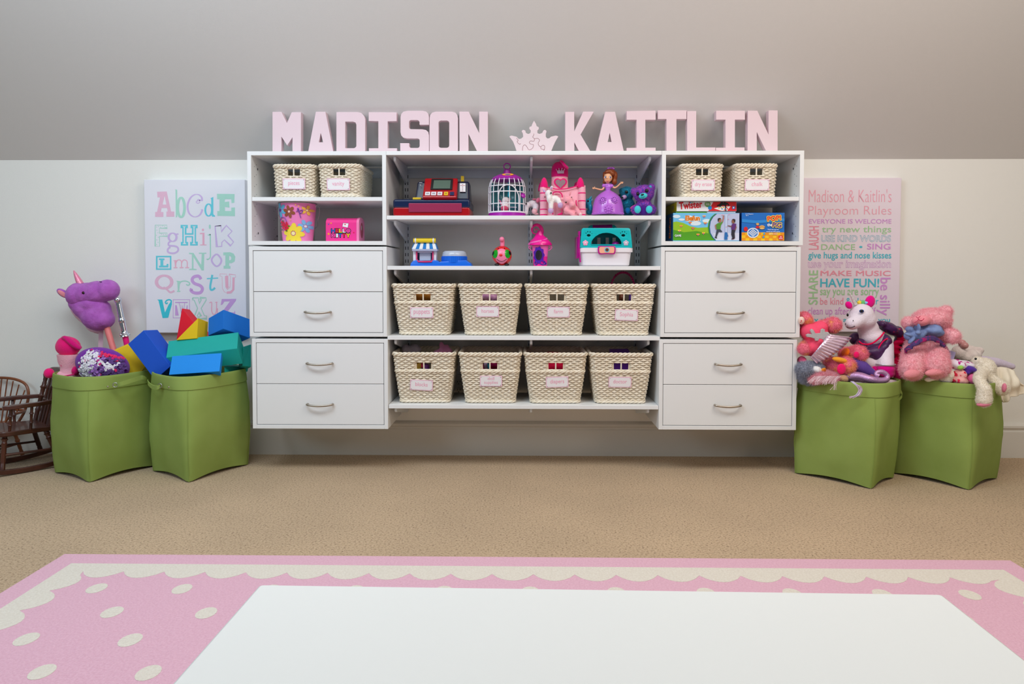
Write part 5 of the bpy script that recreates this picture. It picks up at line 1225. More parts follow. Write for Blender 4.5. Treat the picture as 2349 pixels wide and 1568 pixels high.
for s in (-1, 1):
    mb = MB(); mb.lathe([(.007, 0), (.007, .002), (.004, .004), (.001, .005)], M_steel, (s*R1*.985, 0, zz(875)), 14, rotm(0, s*90, 0)); mb.obj('lug', t, 60)
F2 = Fr(ZM, -.27, 740, ZCUBF+.02)
o = blob('pink_ball', [E(F2, 742, 815, 0, 52, 46, .011), E(F2, 742, 880, 0, 70, 70, .014)], plastic('ball_hot', 232, 20, 130), None, F2.o, vox=.003); tag(o, 'hot pink toy peeking over the rim of the pink bucket', 'toy')

F = Fr(ZM, -.31, 1510, ZCUBF); k = F.k
t = thing('mailbox_tin', 'hot pink mailbox-shaped tin with colourful lettering in the cubby', 'tin', F.o)
zz = lambda y: max(F(1510, y).z, 0); fx = lambda x: F(x, 1250).x
M_tin = mat('tin_pink', (246, 60, 150), .22, coat=.4); M_tin2 = mat('tin_pale', (246, 136, 186), .3)
H = zz(1052); Hs = zz(1140); D_ = .115
pr = [(0, 0), (0, Hs), (.006, Hs+(H-Hs)*.45), (.022, Hs+(H-Hs)*.85), (.045, H), (.07, H), (.093, Hs+(H-Hs)*.85), (.109, Hs+(H-Hs)*.45), (D_, Hs), (D_, 0)]
mb = MB(); mb.prism([(fx(1262), a, b) for a, b in pr], (fx(1765)-fx(1262), 0, 0), M_tin); mb.obj('tin_body', t, 25, .001, 1)
mb = MB(); mb.prism([(fx(1762), .056+(a-.056)*1.03, b*1.012) for a, b in pr], (.012, 0, 0), M_tin2); ld = mb.obj('end_lid', t, 25, .002, 2)
mb = MB(); xr_ = fx(1762)+.0122
mb.add([(xr_, .056+.030*math.cos(2*PI*i/20), Hs*.62+.036*math.sin(2*PI*i/20)) for i in range(20)], [tuple(range(20))], mat('lid_print', (170, 60, 90), .4)); mb.add([(xr_+.0003, .05+.009*math.cos(2*PI*i/16), Hs*.75+.012*math.sin(2*PI*i/16)) for i in range(16)], [tuple(range(16))], mat('lid_silver', (190, 180, 186), .4)); mb.obj('lid_print', ld, None)
tm = dict(b=mat('tin_blue', (20, 104, 200), .3), r=mat('tin_red', (226, 24, 50), .3), y=mat('tin_yellow', (250, 226, 20), .3), w=mat('tin_white', (244, 240, 246), .3), p=mat('tin_hot', (240, 80, 170), .3), o=mat('tin_orange', (250, 170, 40), .3))
mb = MB()
def ch(c, x0, x1, yt, yb, m):
    for mm, bold, l, gx in ((M_black, .075, .0003, 4), (m, .025, .0007, 0)):
        a = F(x0-gx, yb+gx); mb.text(c, (fx(x0-gx), 0, zz(yb+gx)), (1, 0, 0), (0, 0, 1), fx(x1+gx)-fx(x0-gx), zz(yt-gx)-zz(yb+gx), m if mm is m else mm, bold, lift=l)
for c, a, b, m in (('H', 1356, 1412, 'b'), ('E', 1424, 1474, 'r'), ('L', 1482, 1530, 'y'), ('L', 1540, 1585, 'w'), ('O', 1595, 1664, 'p')): ch(c, a, b, 1244, 1302, tm[m])
for c, a, b, m in (('K', 1356, 1412, 'p'), ('I', 1434, 1458, 'w'), ('T', 1468, 1526, 'b'), ('T', 1532, 1588, 'r'), ('Y', 1596, 1660, 'y')): ch(c, a, b, 1322, 1380, tm[m])
env = [(1548, 1150), (1635, 1155), (1622, 1222), (1535, 1205)]
fq = lambda pts: [(fx(a), zz(b)) for a, b in pts]
mb.decal([fq([(cx+(a-cx)*1.08, cy+(b-cy)*1.08) for a, b in env for cx, cy in ((1585, 1185),)])], (0, -.0004, 0), (1, 0, 0), (0, 0, 1), M_black); mb.decal([fq(env)], (0, -.0009, 0), (1, 0, 0), (0, 0, 1), tm['w']); mb.decal([[(fx(1578)+a, zz(1172)+b) for a, b in heart(0, 0, 13*k)]], (0, -.0014, 0), (1, 0, 0), (0, 0, 1), tm['r'])
for x, y, r, m in ((1308, 1325, 24, 'o'), (1720, 1305, 14, 'r'), (1310, 1168, 14, 'b'), (1350, 1150, 16, 'o')): mb.decal([fq(star(x, y, r, a0=-PI/2))], (0, -.0006, 0), (1, 0, 0), (0, 0, 1), tm[m])
mb.obj('printed_lettering', t, None)

# board game boxes
def game_box(name, label, zoom, Y, x0, x1, yt, yb, zb, dep, m_front, m_side, m_left=None, cat='game box'):
    F = Fr(zoom, Y, (x0+x1)/2, zb); t = thing(name, label, cat, F.o, 'board game boxes')
    xa, xb, H = F(x0, 0).x, F(x1, 0).x, F(0, yt).z
    mb = MB(); mb.box2((xa, 0, 0), (xb, dep, H), m_front)
    mb.add([(xa-.0003, .0, 0), (xa-.0003, dep, 0), (xa-.0003, dep, H), (xa-.0003, 0, H)], [(0, 1, 2, 3)], m_left or m_side)
    mb.obj('carton', t, None)
    class D: pass
    d = D(); d.F = F; d.mb = MB(); d.t = t; d.k = F.k; d.n = 0; d.x = lambda a: F(a, 0).x; d.z = lambda b: min(H-.0005, max(0.0006, F(0, b).z))
    def poly(pts, m, *hol):
        d.n += 1; d.mb.decal([[(d.x(a), d.z(b)) for a, b in pts]]+[[(d.x(a), d.z(b)) for a, b in h] for h in hol], (0, -.00035-.00008*d.n, 0), (1, 0, 0), (0, 0, 1), m, .00006)
    def txt(s, x0, x1, yt, yb, m, bold=0, ang=0, shear=0, outline_m=None, ob=.05):
        c, s_ = math.cos(math.radians(ang)), math.sin(math.radians(ang))
        for mm, bb in (([(outline_m, bold+ob)] if outline_m else [])+[(m, bold)]):
            d.n += 1; d.mb.text(s, (d.x(x0), -.00035-.00008*d.n, d.z(yb)), (c, 0, s_), (-s_, 0, c), d.x(x1)-d.x(x0), d.z(yt)-d.z(yb), mm, bb, lift=.0, shear=shear)
    d.poly = poly; d.txt = txt
    d.done = lambda: d.mb.obj('printed_front', t, None)
    return d
gm = lambda n_, *c: mat('game_'+n_, c, .35)
zel = at(1700, 350+955/6.909, -.345).z
d = game_box('game_box', 'game box with a green meadow and two jumping children under the stacked boxes', ZN, -.345, 245, 1298, 955, 1392, ZCUBF, .26, gm('sky', 116, 196, 240), gm('elblue', 20, 90, 150))
d.poly([(246, 1100), (300, 1090), (400, 1110), (520, 1165), (640, 1190), (800, 1180), (900, 1200), (900, 1390), (246, 1390)], gm('meadow', 150, 196, 40))
d.poly([(246, 1220), (420, 1260), (620, 1240), (860, 1290), (900, 1390), (246, 1390)], gm('grass', 84, 160, 36))
for x, y, rx, ry in ((300, 1010, 60, 26), (600, 1120, 90, 34), (780, 1080, 70, 30), (380, 1060, 50, 18)): d.poly(circ(x, y, rx, ry), gm('cloudw', 222, 236, 246))
arc = [(930, 968), (870, 1020), (830, 1090), (818, 1180), (830, 1270), (870, 1340), (920, 1390)]
d.poly([(x-22, y) for x, y in arc]+[(1297, 1390), (1297, 960)], gm('arcgreen', 70, 150, 40)); d.poly([(x-4, y) for x, y in arc]+[(1297, 1390), (1297, 960)], gm('arcteal', 10, 90, 130)); d.poly([(x+12, y) for x, y in arc]+[(1296, 1389), (1296, 962)], gm('lavender', 190, 200, 232))
d.poly([(880, 1270), (1296, 1270), (1296, 1388), (930, 1388)], gm('lavfloor', 214, 218, 238))
for pts in ([(430, 1003), (495, 990), (560, 1012), (620, 1010), (672, 1018), (680, 1080), (620, 1088), (540, 1080), (490, 1090), (440, 1085)],): d.poly(pts, gm('white', 246, 246, 246))
d.txt('Elefun', 442, 664, 1000, 1072, gm('orange', 250, 140, 20), .03, 0, 0, gm('darkor', 120, 50, 20), .03)
for x, y, c in ((515, 1112, (250, 150, 30)), (372, 1165, (250, 170, 60)), (345, 1240, (250, 220, 80)), (728, 1278, (250, 200, 60)), (755, 1120, (250, 170, 90)), (735, 1010, (250, 190, 120)), (560, 1200, (240, 120, 60)), (640, 1300, (250, 180, 60))):
    m = gm('bfly%d' % c[1], *c); d.poly(circ(x-12, y-8, 15, 11), m); d.poly(circ(x+12, y-8, 15, 11), m); d.poly(circ(x, y+6, 8, 14), gm('bflyb', 200, 90, 150))
d.txt('GAME', 272, 372, 1298, 1330, gm('white', 246, 246, 246), .03, 0, 0, gm('leafd', 40, 120, 50), .04)
# two children on the box front
def kid(cx, top, shirt, flip, hair):
    s = -1 if flip else 1; X = lambda a: cx+s*a
    skin = gm('skin%d' % shirt[1], 176, 120, 92) if not flip else gm('skinb', 140, 92, 70)
    jeans = gm('jeans', 60, 70, 84)
    if not flip:
        d.poly([(X(-50), top+95), (X(-18), top+75), (X(20), top+75), (X(45), top+50), (X(58), top+60), (X(28), top+110), (X(18), top+175), (X(-38), top+178)], gm('shirt%d' % shirt[1], *shirt))
        d.poly([(X(46), top+55), (X(60), top-40), (X(72), top-55), (X(76), top-36), (X(62), top+62)], skin)
        d.poly([(X(-50), top+95), (X(-70), top+110), (X(-55), top+180), (X(-42), top+176), (X(-55), top+118), (X(-38), top+110)], skin)
        d.poly([(X(-38), top+176), (X(18), top+174), (X(50), top+208), (X(42), top+220), (X(-5), top+212), (X(-40), top+300), (X(-62), top+296)], jeans)
        d.poly([(X(-66), top+294), (X(-38), top+300), (X(-30), top+318), (X(-72), top+308)], gm('shoe', 40, 36, 40))
    else:
        d.poly([(X(-42), top+72), (X(10), top+66), (X(35), top+90), (X(40), top+160), (X(-30), top+178), (X(-36), top+120)], gm('shirt%d' % shirt[1], *shirt))
        d.poly([(X(30), top+105), (X(96), top+96), (X(98), top+106), (X(34), top+122)], skin)
        d.poly([(X(-36), top+88), (X(-46), top+130), (X(-22), top+190), (X(-10), top+182), (X(-30), top+130)], skin)
        d.poly([(X(-28), top+174), (X(32), top+164), (X(38), top+240), (X(18), top+300), (X(-22), top+296), (X(-16), top+220)], gm('jeansd', 44, 44, 56))
        d.poly([(X(-24), top+294), (X(30), top+302), (X(34), top+322), (X(-10), top+312)], gm('shoed', 60, 30, 40))
    d.poly(circ(X(8), top+34, 27, 33), skin)
    d.poly([(X(-22), top+36), (X(-26), top+8), (X(-4), top-6), (X(20), top-2), (X(30), top+12), (X(4), top+16), (X(-6), top+44), (X(-18), top+52)], gm('hair', *hair))
kid(975, 1040, (84, 150, 50), False, (50, 36, 32)); kid(1205, 1055, (96, 44, 120), True, (40, 30, 30))
d.poly([(1066, 980), (1100, 980), (1096, 1262), (1072, 1262)], gm('tube', 200, 216, 244)); d.poly([(1062, 1270), (1080, 1258), (1104, 1266), (1112, 1300), (1120, 1320), (1106, 1340), (1110, 1378), (1056, 1378)], gm('toyblue', 40, 110, 180))
for x, y in ((1022, 990), (1045, 1035), (1120, 1055), (1086, 1180), (1130, 975)): d.poly(circ(x, y, 9, 6, 10), gm('confetti', 240, 130, 150))
d.done()
mb = MB(); o_ = d.F; xa = d.x(245)-.0007
mb.text('Elefun', (xa, .05, d.z(1340)), (0, 0, 1), (0, 1, 0), d.z(1020)-d.z(1340), .035, gm('orange', 250, 140, 20), .03, lift=0.0002); mb.obj('printed_side', d.t, None)
d = game_box('game_box', 'blue game box with yellow checkered floor and burgers on its front', ZN, -.345, 1335, 2015, 952, 1397, ZCUBF, .20, gm('popblue', 20, 110, 200), gm('popdark', 16, 60, 130))
d.poly([(1336, 1262), (2014, 1262), (2014, 1395), (1336, 1395)], gm('popyellow', 248, 196, 30))
for i in range(11):
    for j in range(3):
        if (i+j) % 2 == 0:
            a0, a1 = 1336+i*62, 1336+(i+1)*62
            d.poly([(a0, 1264+j*44), (min(a1, 2013), 1264+j*44), (min(a1, 2013), 1264+(j+1)*43), (a0, 1264+(j+1)*43)], gm('poporange', 240, 150, 20))
d.poly([(1336, 1050), (1560, 1075), (2013, 1040), (2013, 1090), (1560, 1120), (1336, 1100)], gm('poplight', 40, 140, 220))
d.poly(circ(1515, 1270, 95, 80), gm('plate', 236, 236, 240)); d.poly(circ(1515, 1270, 78, 64), gm('cloth_check', 60, 130, 210))
for i in range(-3, 4):
    for j in range(-3, 4):
        if (i+j) % 2 and (i*i+j*j) < 10: d.poly([(1515+i*20-10, 1270+j*16-8), (1515+i*20+10, 1270+j*16-8), (1515+i*20+10, 1270+j*16+8), (1515+i*20-10, 1270+j*16+8)], gm('white', 246, 246, 246))
d.poly(circ(1398, 1210, 32, 36), gm('apple', 214, 30, 40)); d.poly(circ(1585, 1180, 30, 20, 14), gm('apple', 214, 30, 40))
for x, y, r in ((1585, 1132, 26), (1655, 1182, 46)):
    d.poly(circ(x, y, r, r*.7), gm('bun', 226, 170, 90)); d.poly(circ(x, y+r*.15, r*1.05, r*.22), gm('patty', 96, 56, 30)); d.poly(circ(x, y+r*.32, r*.9, r*.28), gm('bunl', 240, 196, 120))
for x, y in ((1690, 1285), (1680, 1335)): d.poly(circ(x, y, 13, 16), gm('popsky', 40, 160, 230))
d.txt('POP!', 1745, 1955, 1015, 1085, gm('popred', 226, 40, 50), .05, 6, 0, gm('poplem', 255, 226, 60), .09)
d.txt('the', 1738, 1815, 1120, 1165, gm('white', 246, 246, 246), .03, 0); d.txt('PiG', 1822, 1958, 1105, 1175, gm('poppur', 90, 40, 150), .05, -4, 0, gm('poplem', 255, 226, 60), .09)
d.txt('Feed the pig and', 1748, 1918, 1208, 1226, gm('white', 246, 246, 246), .01); d.txt('watch his belly grow', 1722, 1938, 1240, 1258, gm('white', 246, 246, 246), .01); d.txt('until he pops!', 1765, 1898, 1276, 1293, gm('white', 246, 246, 246), .01)
d.txt('2-4 Players', 1388, 1512, 966, 980, gm('white', 246, 246, 246), .01); d.txt('4+', 1392, 1440, 990, 1004, gm('white', 246, 246, 246), .01)
d.poly([(1922, 1312), (1990, 1316), (1986, 1380), (1918, 1376)], gm('popred', 226, 40, 50)); d.txt('Goliath', 1926, 1982, 1348, 1366, gm('white', 246, 246, 246), .01); d.poly([(1935, 1340), (1955, 1325), (1975, 1340)], gm('white', 246, 246, 246))
d.done()
z1 = ZCUBF+(at(1700, 350+955/6.909, -.345).z-ZCUBF)+.0006
d = game_box('game_box', 'thin green and white box lying between the two game boxes', ZN, -.335, 292, 1236, 932, 962, z1, .24, gm('thinw', 214, 216, 224), gm('thing', 92, 160, 40))
d.poly([(293, 934), (770, 934), (790, 961), (293, 961)], gm('thing', 92, 160, 40)); d.done()
z2 = at(1700, 350+931/6.909, -.335).z+.0008
ytw = 757.0
while at(1700, 350+ytw/6.909, -.340).z > ZCUB-T-.0015: ytw += 1
d = game_box('game_box', 'white and red game box with dotted mat print, topmost of the stacked boxes', ZN, -.340, 300, 1250, ytw, 926, z2, .26, gm('twwhite', 236, 236, 240), gm('twyellow', 232, 216, 20))
d.poly([(880, 760), (1248, 760), (1248, 926), (802, 926)], gm('twred', 226, 24, 36))
d.txt('Twister', 345, 708, 790, 896, gm('twredl', 214, 24, 44), .035, 5)
for x, y, r, c in ((520, 786, 13, (40, 150, 220)), (550, 782, 11, (60, 170, 60)), (574, 776, 11, (246, 200, 30))): d.poly(circ(x, y, r), gm('dot%d' % c[0], *c))
d.poly(circ(790, 814, 46), gm('twgreen', 80, 160, 50)); d.poly(circ(828, 874, 31), gm('twblue', 30, 140, 216))
for i, s in enumerate(('For', 'more', 'moves')): d.txt(s, 760, 820, 790+i*17, 802+i*17, gm('white', 246, 246, 246), .02)
d.poly([(890, 885), (1000, 850), (1155, 850), (1100, 922), (1010, 920)], gm('white', 246, 246, 246))
for x, y, c in ((970, 878, (246, 200, 30)), (1010, 872, (246, 200, 30)), (1045, 868, (246, 200, 30)), (1020, 892, (30, 140, 216)), (1070, 888, (30, 140, 216)), (1090, 868, (226, 24, 36)), (1105, 890, (226, 24, 36)), (1060, 908, (226, 24, 36))): d.poly(circ(x, y, 14, 9, 12), gm('mat%d' % c[0], *c))
for pts in ([(945, 850), (935, 835), (975, 815), (1005, 780), (1030, 775), (1040, 800), (1075, 790), (1110, 800), (1132, 825), (1128, 845), (1105, 820), (1085, 830), (1082, 870), (1068, 890), (1066, 840), (1030, 830), (1000, 850), (985, 870), (978, 845)], [(1040, 775), (1060, 768), (1075, 780), (1062, 796), (1044, 792)], [(990, 785), (1005, 768), (1022, 776), (1015, 792)], [(1078, 870), (1092, 925), (1070, 922)]): d.poly(pts, M_black)
d.poly([(1178, 850), (1222, 845), (1226, 890), (1182, 896)], gm('hasblue', 60, 110, 190)); d.poly([(1190, 862), (1210, 860), (1212, 880), (1192, 882)], gm('white', 246, 246, 246))
d.done()
mb = MB(); xa = d.x(300)-.0006
for i in range(7): mb.add([(xa, .06+i*.006, d.z(880)), (xa, .063+i*.006, d.z(880)), (xa, .063+i*.006, d.z(820)), (xa, .06+i*.006, d.z(820))], [(0, 1, 2, 3)], M_black if i % 2 else gm('white', 246, 246, 246))
mb.obj('printed_side', d.t, None)

# ------------------------------------------------------------------ two small wooden chairs by the wall
M_dark = mat('walnut', (84, 40, 26), .38, 0, 0, 1, (58, 26, 18), 14, coat=.25); M_honey = mat('cherry', (142, 78, 40), .38, 0, 0, 1, (112, 58, 30), 14, coat=.25)
def turned(mb, a, b, r, m, beads=((.2, 1.25), (.28, .7), (.36, 1.3), (.62, .7), (.7, 1.2)), n=10):
    a, b = Vector(a), Vector(b); d = b-a
    ts = sorted(set([0, .1, 1]+[t_+e for t_, s in beads for e in (-.04, 0, .04)]))
    ts = [t_ for t_ in ts if 0 <= t_ <= 1]
    rr = []
    for t_ in ts:
        s = .85
        for tb, sb in beads:
            if abs(t_-tb) < .01: s = sb
        rr.append(r*s)
    mb.tube([a+d*t_ for t_ in ts], rr, m, n)
ang = math.degrees(math.atan2(-.77, -.64))
t = thing('rocking_chair', 'dark wooden doll-size rocking chair with turned spindles beside the hamper', 'rocking chair', (-2.345, -.285, .002), rz=ang)
mb = MB()
out = [(p.x, p.y) for p in catmull([(a, b, 0) for a, b in [(.115, -.06), (.12, 0), (.115, .06), (.10, .125), (.03, .128), (-.06, .115), (-.118, .105), (-.125, 0), (-.118, -.105), (-.06, -.115), (.03, -.128), (.10, -.125)]], 5, True)]
mb.prism([(a, b, .172+.006*(a*4)) for a, b in out], (0, 0, .022), M_dark); mb.obj('seat', t, 40, .004, 2)
for s in (-1, 1):
    mb = MB(); pts = []
    for i in range(15):
        x = -.235+.44*i/14; z = .012+.62*(x-.0)**2; pts.append(Vector((x, s*.125, z)))
    v = []; f = []
    for p in pts: v += [p+Vector((0, -.008, -.011)), p+Vector((0, .008, -.011)), p+Vector((0, .008, .011)), p+Vector((0, -.008, .011))]
    rings = [v[i*4:i*4+4] for i in range(15)]
    mb.loft(rings, M_dark); mb.obj('rocker', t, 30, .002, 2)
    for fx_, tx in ((.095, .075), (-.13, -.085)):
        mb = MB(); turned(mb, (tx, s*.095, .176), (fx_, s*.125, .022+.62*fx_*fx_), .0125, M_dark, ((.12, 1.2), (.2, .8), (.26, 1.15), (.8, .7))); mb.obj('leg', t, 60)
    mb = MB(); mb.tube([(.088, s*.115, .09), (-.115, s*.115, .085)], [.006, .0055], M_dark, 8); mb.obj('stretcher', t, 60)
    mb = MB(); q = [(.095, s*.150), (.07, s*.158), (-.05, s*.150), (-.125, s*.120), (-.125, s*.100), (-.05, s*.122), (.06, s*.124), (.092, s*.130)]
    mb.prism([(a, b, .296) for a, b in q], (0, 0, .018), M_dark); mb.obj('armrest', t, 30, .003, 2)
    for ax in (.062, -.02):
        mb = MB(); turned(mb, (ax, s*.116, .192), (ax, s*.138, .297), .0075, M_dark, ((.3, 1.25), (.5, .75), (.7, 1.3))); mb.obj('arm_spindle', t, 60)
    mb = MB(); turned(mb, (-.10, s*.095, .19), (-.155, s*.108, .40), .0125, M_dark, ((.25, 1.1), (.55, 1.25), (.62, .75), (.75, 1.3), (.88, .7))); mb.obj('back_post', t, 60)
for sy in (-.055, -.018, .018, .055):
    mb = MB(); turned(mb, (-.105, sy, .19), (-.158, sy*1.1, .395), .008, M_dark, ((.2, .8), (.5, 1.3), (.56, .8), (.8, 1.2))); mb.obj('back_spindle', t, 60)
mb = MB(); mb.tube([(.09, -.105, .10), (.09, .105, .10)], .0065, M_dark, 8); mb.obj('stretcher', t, 60)
mb = MB(); cr = [(-.145, .388), (-.148, .405), (-.13, .428), (-.07, .445), (0, .450), (.07, .445), (.13, .428), (.148, .405), (.145, .388), (.07, .392), (0, .394), (-.07, .392)]
rings = [[Vector((-.158-.020+.020*(1-(y/.15)**2)*-1+.02+dx, y, z)) for y, z in cr] for dx in (-.007, .007)]
mb.loft(rings, M_dark); mb.obj('crest_rail', t, 40, .003, 2)

t = thing('windsor_chair', 'lighter brown hoop-back doll chair standing behind the dark rocking chair', 'chair', (-2.61, -.115, .001), rz=-6)
mb = MB(); out = [(p.x, p.y) for p in catmull([(a, b, 0) for a, b in [(-.13, -.075), (0, -.085), (.13, -.075), (.145, 0), (.10, .07), (0, .078), (-.10, .07), (-.145, 0)]], 5, True)]
mb.prism([(a, b, .150) for a, b in out], (0, 0, .018), M_honey); mb.obj('seat', t, 40, .004, 2)
hoop = catmull([(-.115, .055, .166), (-.138, .070, .22), (-.152, .08, .29), (-.135, .088, .345), (-.08, .092, .372), (0, .093, .380), (.08, .092, .372), (.135, .088, .345), (.152, .08, .29), (.138, .070, .22), (.115, .055, .166)], 5)
mb = MB(); mb.tube(hoop, .0068, M_honey, 8); mb.obj('hoop', t, 60)
for i in range(9):
    u = -1+2*i/8; x0 = u*.085; x1 = u*.128; z1 = .376-.055*abs(u)**2.4
    mb = MB(); mb.tube([(x0, .058, .166), (x1, .09-.004*abs(u), z1)], [.0036, .0030], M_honey, 6); mb.obj('back_spindle', t, 60)
mb = MB(); mb.tube(catmull([(-.165, -.055, .225), (-.165, .02, .225), (-.13, .073, .224), (0, .086, .224), (.13, .073, .224), (.165, .02, .225), (.165, -.055, .225)], 5), .0065, M_honey, 8); mb.obj('arm_rail', t, 60)
for s in (-1, 1):
    mb = MB(); turned(mb, (s*.115, -.045, .166), (s*.160, -.045, .222), .0065, M_honey, ((.4, 1.3), (.7, .7))); mb.obj('arm_spindle', t, 60)
    for y in (-.05, .045):
        mb = MB(); turned(mb, (s*.09, y, .152), (s*.125, y*1.5, .0), .010, M_honey, ((.3, 1.2), (.4, .8), (.5, 1.2), (.8, .7))); mb.obj('leg', t, 60)
    mb = MB(); mb.tube([(s*.11, -.062, .06), (s*.11, .057, .06)], .005, M_honey, 8); mb.obj('stretcher', t, 60)
mb = MB(); mb.tube([(-.11, 0, .06), (.11, 0, .06)], .005, M_honey, 8); mb.obj('stretcher', t, 60)

# ------------------------------------------------------------------ green canvas hampers
def hamper(label, Fp, Lp, Rp, H, seed, lean=(0, 0), clampx=None, grow=1.17):
    Fp, Lp, Rp = Vector(Fp), Vector(Lp), Vector(Rp); C0 = (Lp+Rp)/2; Bp = Lp+Rp-Fp
    t = thing('fabric_hamper', label, 'hamper', (C0.x, C0.y, .001), 'green canvas hampers'); o = Vector((C0.x, C0.y))
    ax = (Rp-Fp)/2; ay = (Lp-Fp)/2
    rnd = random.Random(seed); off = Vector((seed*7.3, seed*1.7, 0))
    NP = 96
    def ring(z, extra=0):
        u = z/H; n = 12*max(0, 1-u)**1.6+2.8; out = []
        for i in range(NP):
            a = 2*PI*i/NP+PI/4; c, s = math.cos(a), math.sin(a)
            r = (abs(c)**n+abs(s)**n)**(-1/n)
            x, y = r*c, r*s
            g = 1+(grow-1)*u+.035*math.sin(PI*min(1, u*1.05))*(1-.0)*.6
            p = ax*(x*g)+ay*(y*g)
            q = Vector((p.x, p.y, z))
            w_ = noise.noise((q+off)*6)*.010*math.sin(PI*min(1, max(0, u)))+noise.noise((q+off)*15)*.004*math.sin(PI*min(1, u))
            d = p.normalized()*(w_+extra)
            zz_ = z
            if u < .25:     # the hem lifts between the corners
                tt = min(1, min(abs(x), abs(y))); m_ = (1-tt*tt)*(1-u/.25)**1.3; zz_ = z+.016*m_
                p = p*(1-.055*m_)
            P_ = Vector((p.x+d.x+lean[0]*u, p.y+d.y+lean[1]*u, zz_+.004*noise.noise((q+off)*4)*u))
            if clampx and z > .15:
                if clampx > 0: P_.x = max(P_.x, clampx-C0.x)
                else: P_.x = min(P_.x, clampx-C0.x)
            P_.y = min(P_.y, -.022-C0.y)
            out.append(P_)
        return out
    zs = [0, .01, .03, .06, .1, .15, .2, .25, .3, .35, .38, H-.055, H-.03, H-.012]
    mb = MB(); rings = [ring(z) for z in zs]
    inner = [ring(z, -.006) for z in zs[::-1]]
    inner[-1] = [p+Vector((0, 0, .012)) for p in inner[-1]]
    mb.loft(rings+[ring(H, -.001), ring(H, -.005)]+inner, M_green, cap0=False, cap1=True)
    # seam down each corner
    for j in (0, NP//4, NP//2, 3*NP//4):
        mb.tube([r[j]*1.0+Vector((r[j].x, r[j].y, 0)).normalized()*.0008 for r in rings[:12]], .0010, M_green, 5)
    mb.obj('canvas_bag', t, 60)
    mb = MB(); cz = [H-.058, H-.057, H-.045, H-.03, H-.012, H-.003, H+.001, H+.001]
    ex = [.0005, .0035, .0042, .0042, .0040, .0035, .0015, -.004]
    mb.loft([ring(z, e) for z, e in zip(cz, ex)], M_green, False, False); mb.obj('cuff', t, 60)
    t['H'] = H
    def rim(i, z, extra): return ring(z, extra)[i % NP]
    del t['H']
    return t, ring, NP
def strap(t, pts, w=.014):
    mb = MB(); P_ = catmull(pts, 6); v = []; f = []
    for i, p in enumerate(P_):
        h = w*(.55+.45*math.sin(PI*i/(len(P_)-1))**.5); v += [p+Vector((0, -.002, -h)), p+Vector((0, -.003, h)), p+Vector((0, .003, h)), p+Vector((0, .002, -h))]
    mb.loft([v[i*4:i*4+4] for i in range(len(P_))], M_green); return mb.obj('handle', t, 60, .0015, 2)
def grommet(h, p, n):
    mb = MB(); R = Vector(n).to_track_quat('Z', 'Y').to_matrix(); p = Vector(p)
    mb.tube([p+R @ Vector((.0095*math.cos(2*PI*i/20), .0095*math.sin(2*PI*i/20), 0)) for i in range(20)], .002, M_steel, 8, True); mb.obj('grommet', h, 60)
def stud(t, p):
    mb = MB(); mb.ell(p, (.004, .003, .004), M_nickel); mb.obj('stud', t, 180)
H1, r1, NP = hamper('green canvas hamper holding the purple pillow and pink tower, beside the chairs', (-1.868, -.532), (-2.128, -.372), (-1.708, -.235), .455, 1)
H2, r2, NP = hamper('green canvas hamper heaped with foam blocks beside the wall cabinets', (-1.440, -.526), (-1.700, -.335), (-1.290, -.212), .457, 2, clampx=-1.232)
H3, r3, NP = hamper('green canvas hamper of soft toys partly behind the wall cabinets', (1.462, -.566), (1.222, -.315), (1.650, -.385), .442, 3, clampx=1.236, lean=(.012, .0))
H4, r4, NP = hamper('green canvas hamper of soft toys standing away from the wall cabinets', (1.862, -.575), (1.662, -.300), (2.105, -.385), .442, 4, lean=(.005, 0))
def loc(F_, zx, zy, Y): return at(F_[0]+zx/F_[2], F_[1]+zy/F_[2], Y)
for t, pts, gi in ((H1, [(845, 280, -.475), (900, 268, -.483), (1010, 235, -.45), (1110, 205, -.40), (1155, 222, -.36)], 0), (H2, [(1308, 288, -.468), (1270, 310, -.475), (1215, 300, -.45), (1175, 265, -.42), (1172, 238, -.40)], 0)):
    P_ = [loc(ZW, *p)-t.location for p in pts]; h = strap(t, P_, .010)
    grommet(h, P_[0]+Vector((-.002, -.006, 0)), (.2 if t is H1 else -.2, -1, 0))
for t, x, y, Y in ((H1, 755, 300, -.500), (H2, 1388, 306, -.512)): stud(t, loc(ZW, x, y, Y)-t.location)
P_ = [loc(ZG, *p)-H3.location for p in ((862, 785, -.470), (885, 770, -.475), (915, 750, -.46), (945, 800, -.45), (925, 830, -.455), (890, 848, -.47), (868, 800, -.475))]; h = strap(H3, P_, .007); grommet(h, loc(ZG, 858, 790, -.472)-H3.location, (.6, -.8, 0))
P_ = [loc(ZG, *p)-H4.location for p in ((1640, 790, -.445), (1662, 800, -.44), (1690, 815, -.42), (1700, 835, -.40))]; h = strap(H4, P_, .007); grommet(h, P_[0], (.6, -.8, 0))

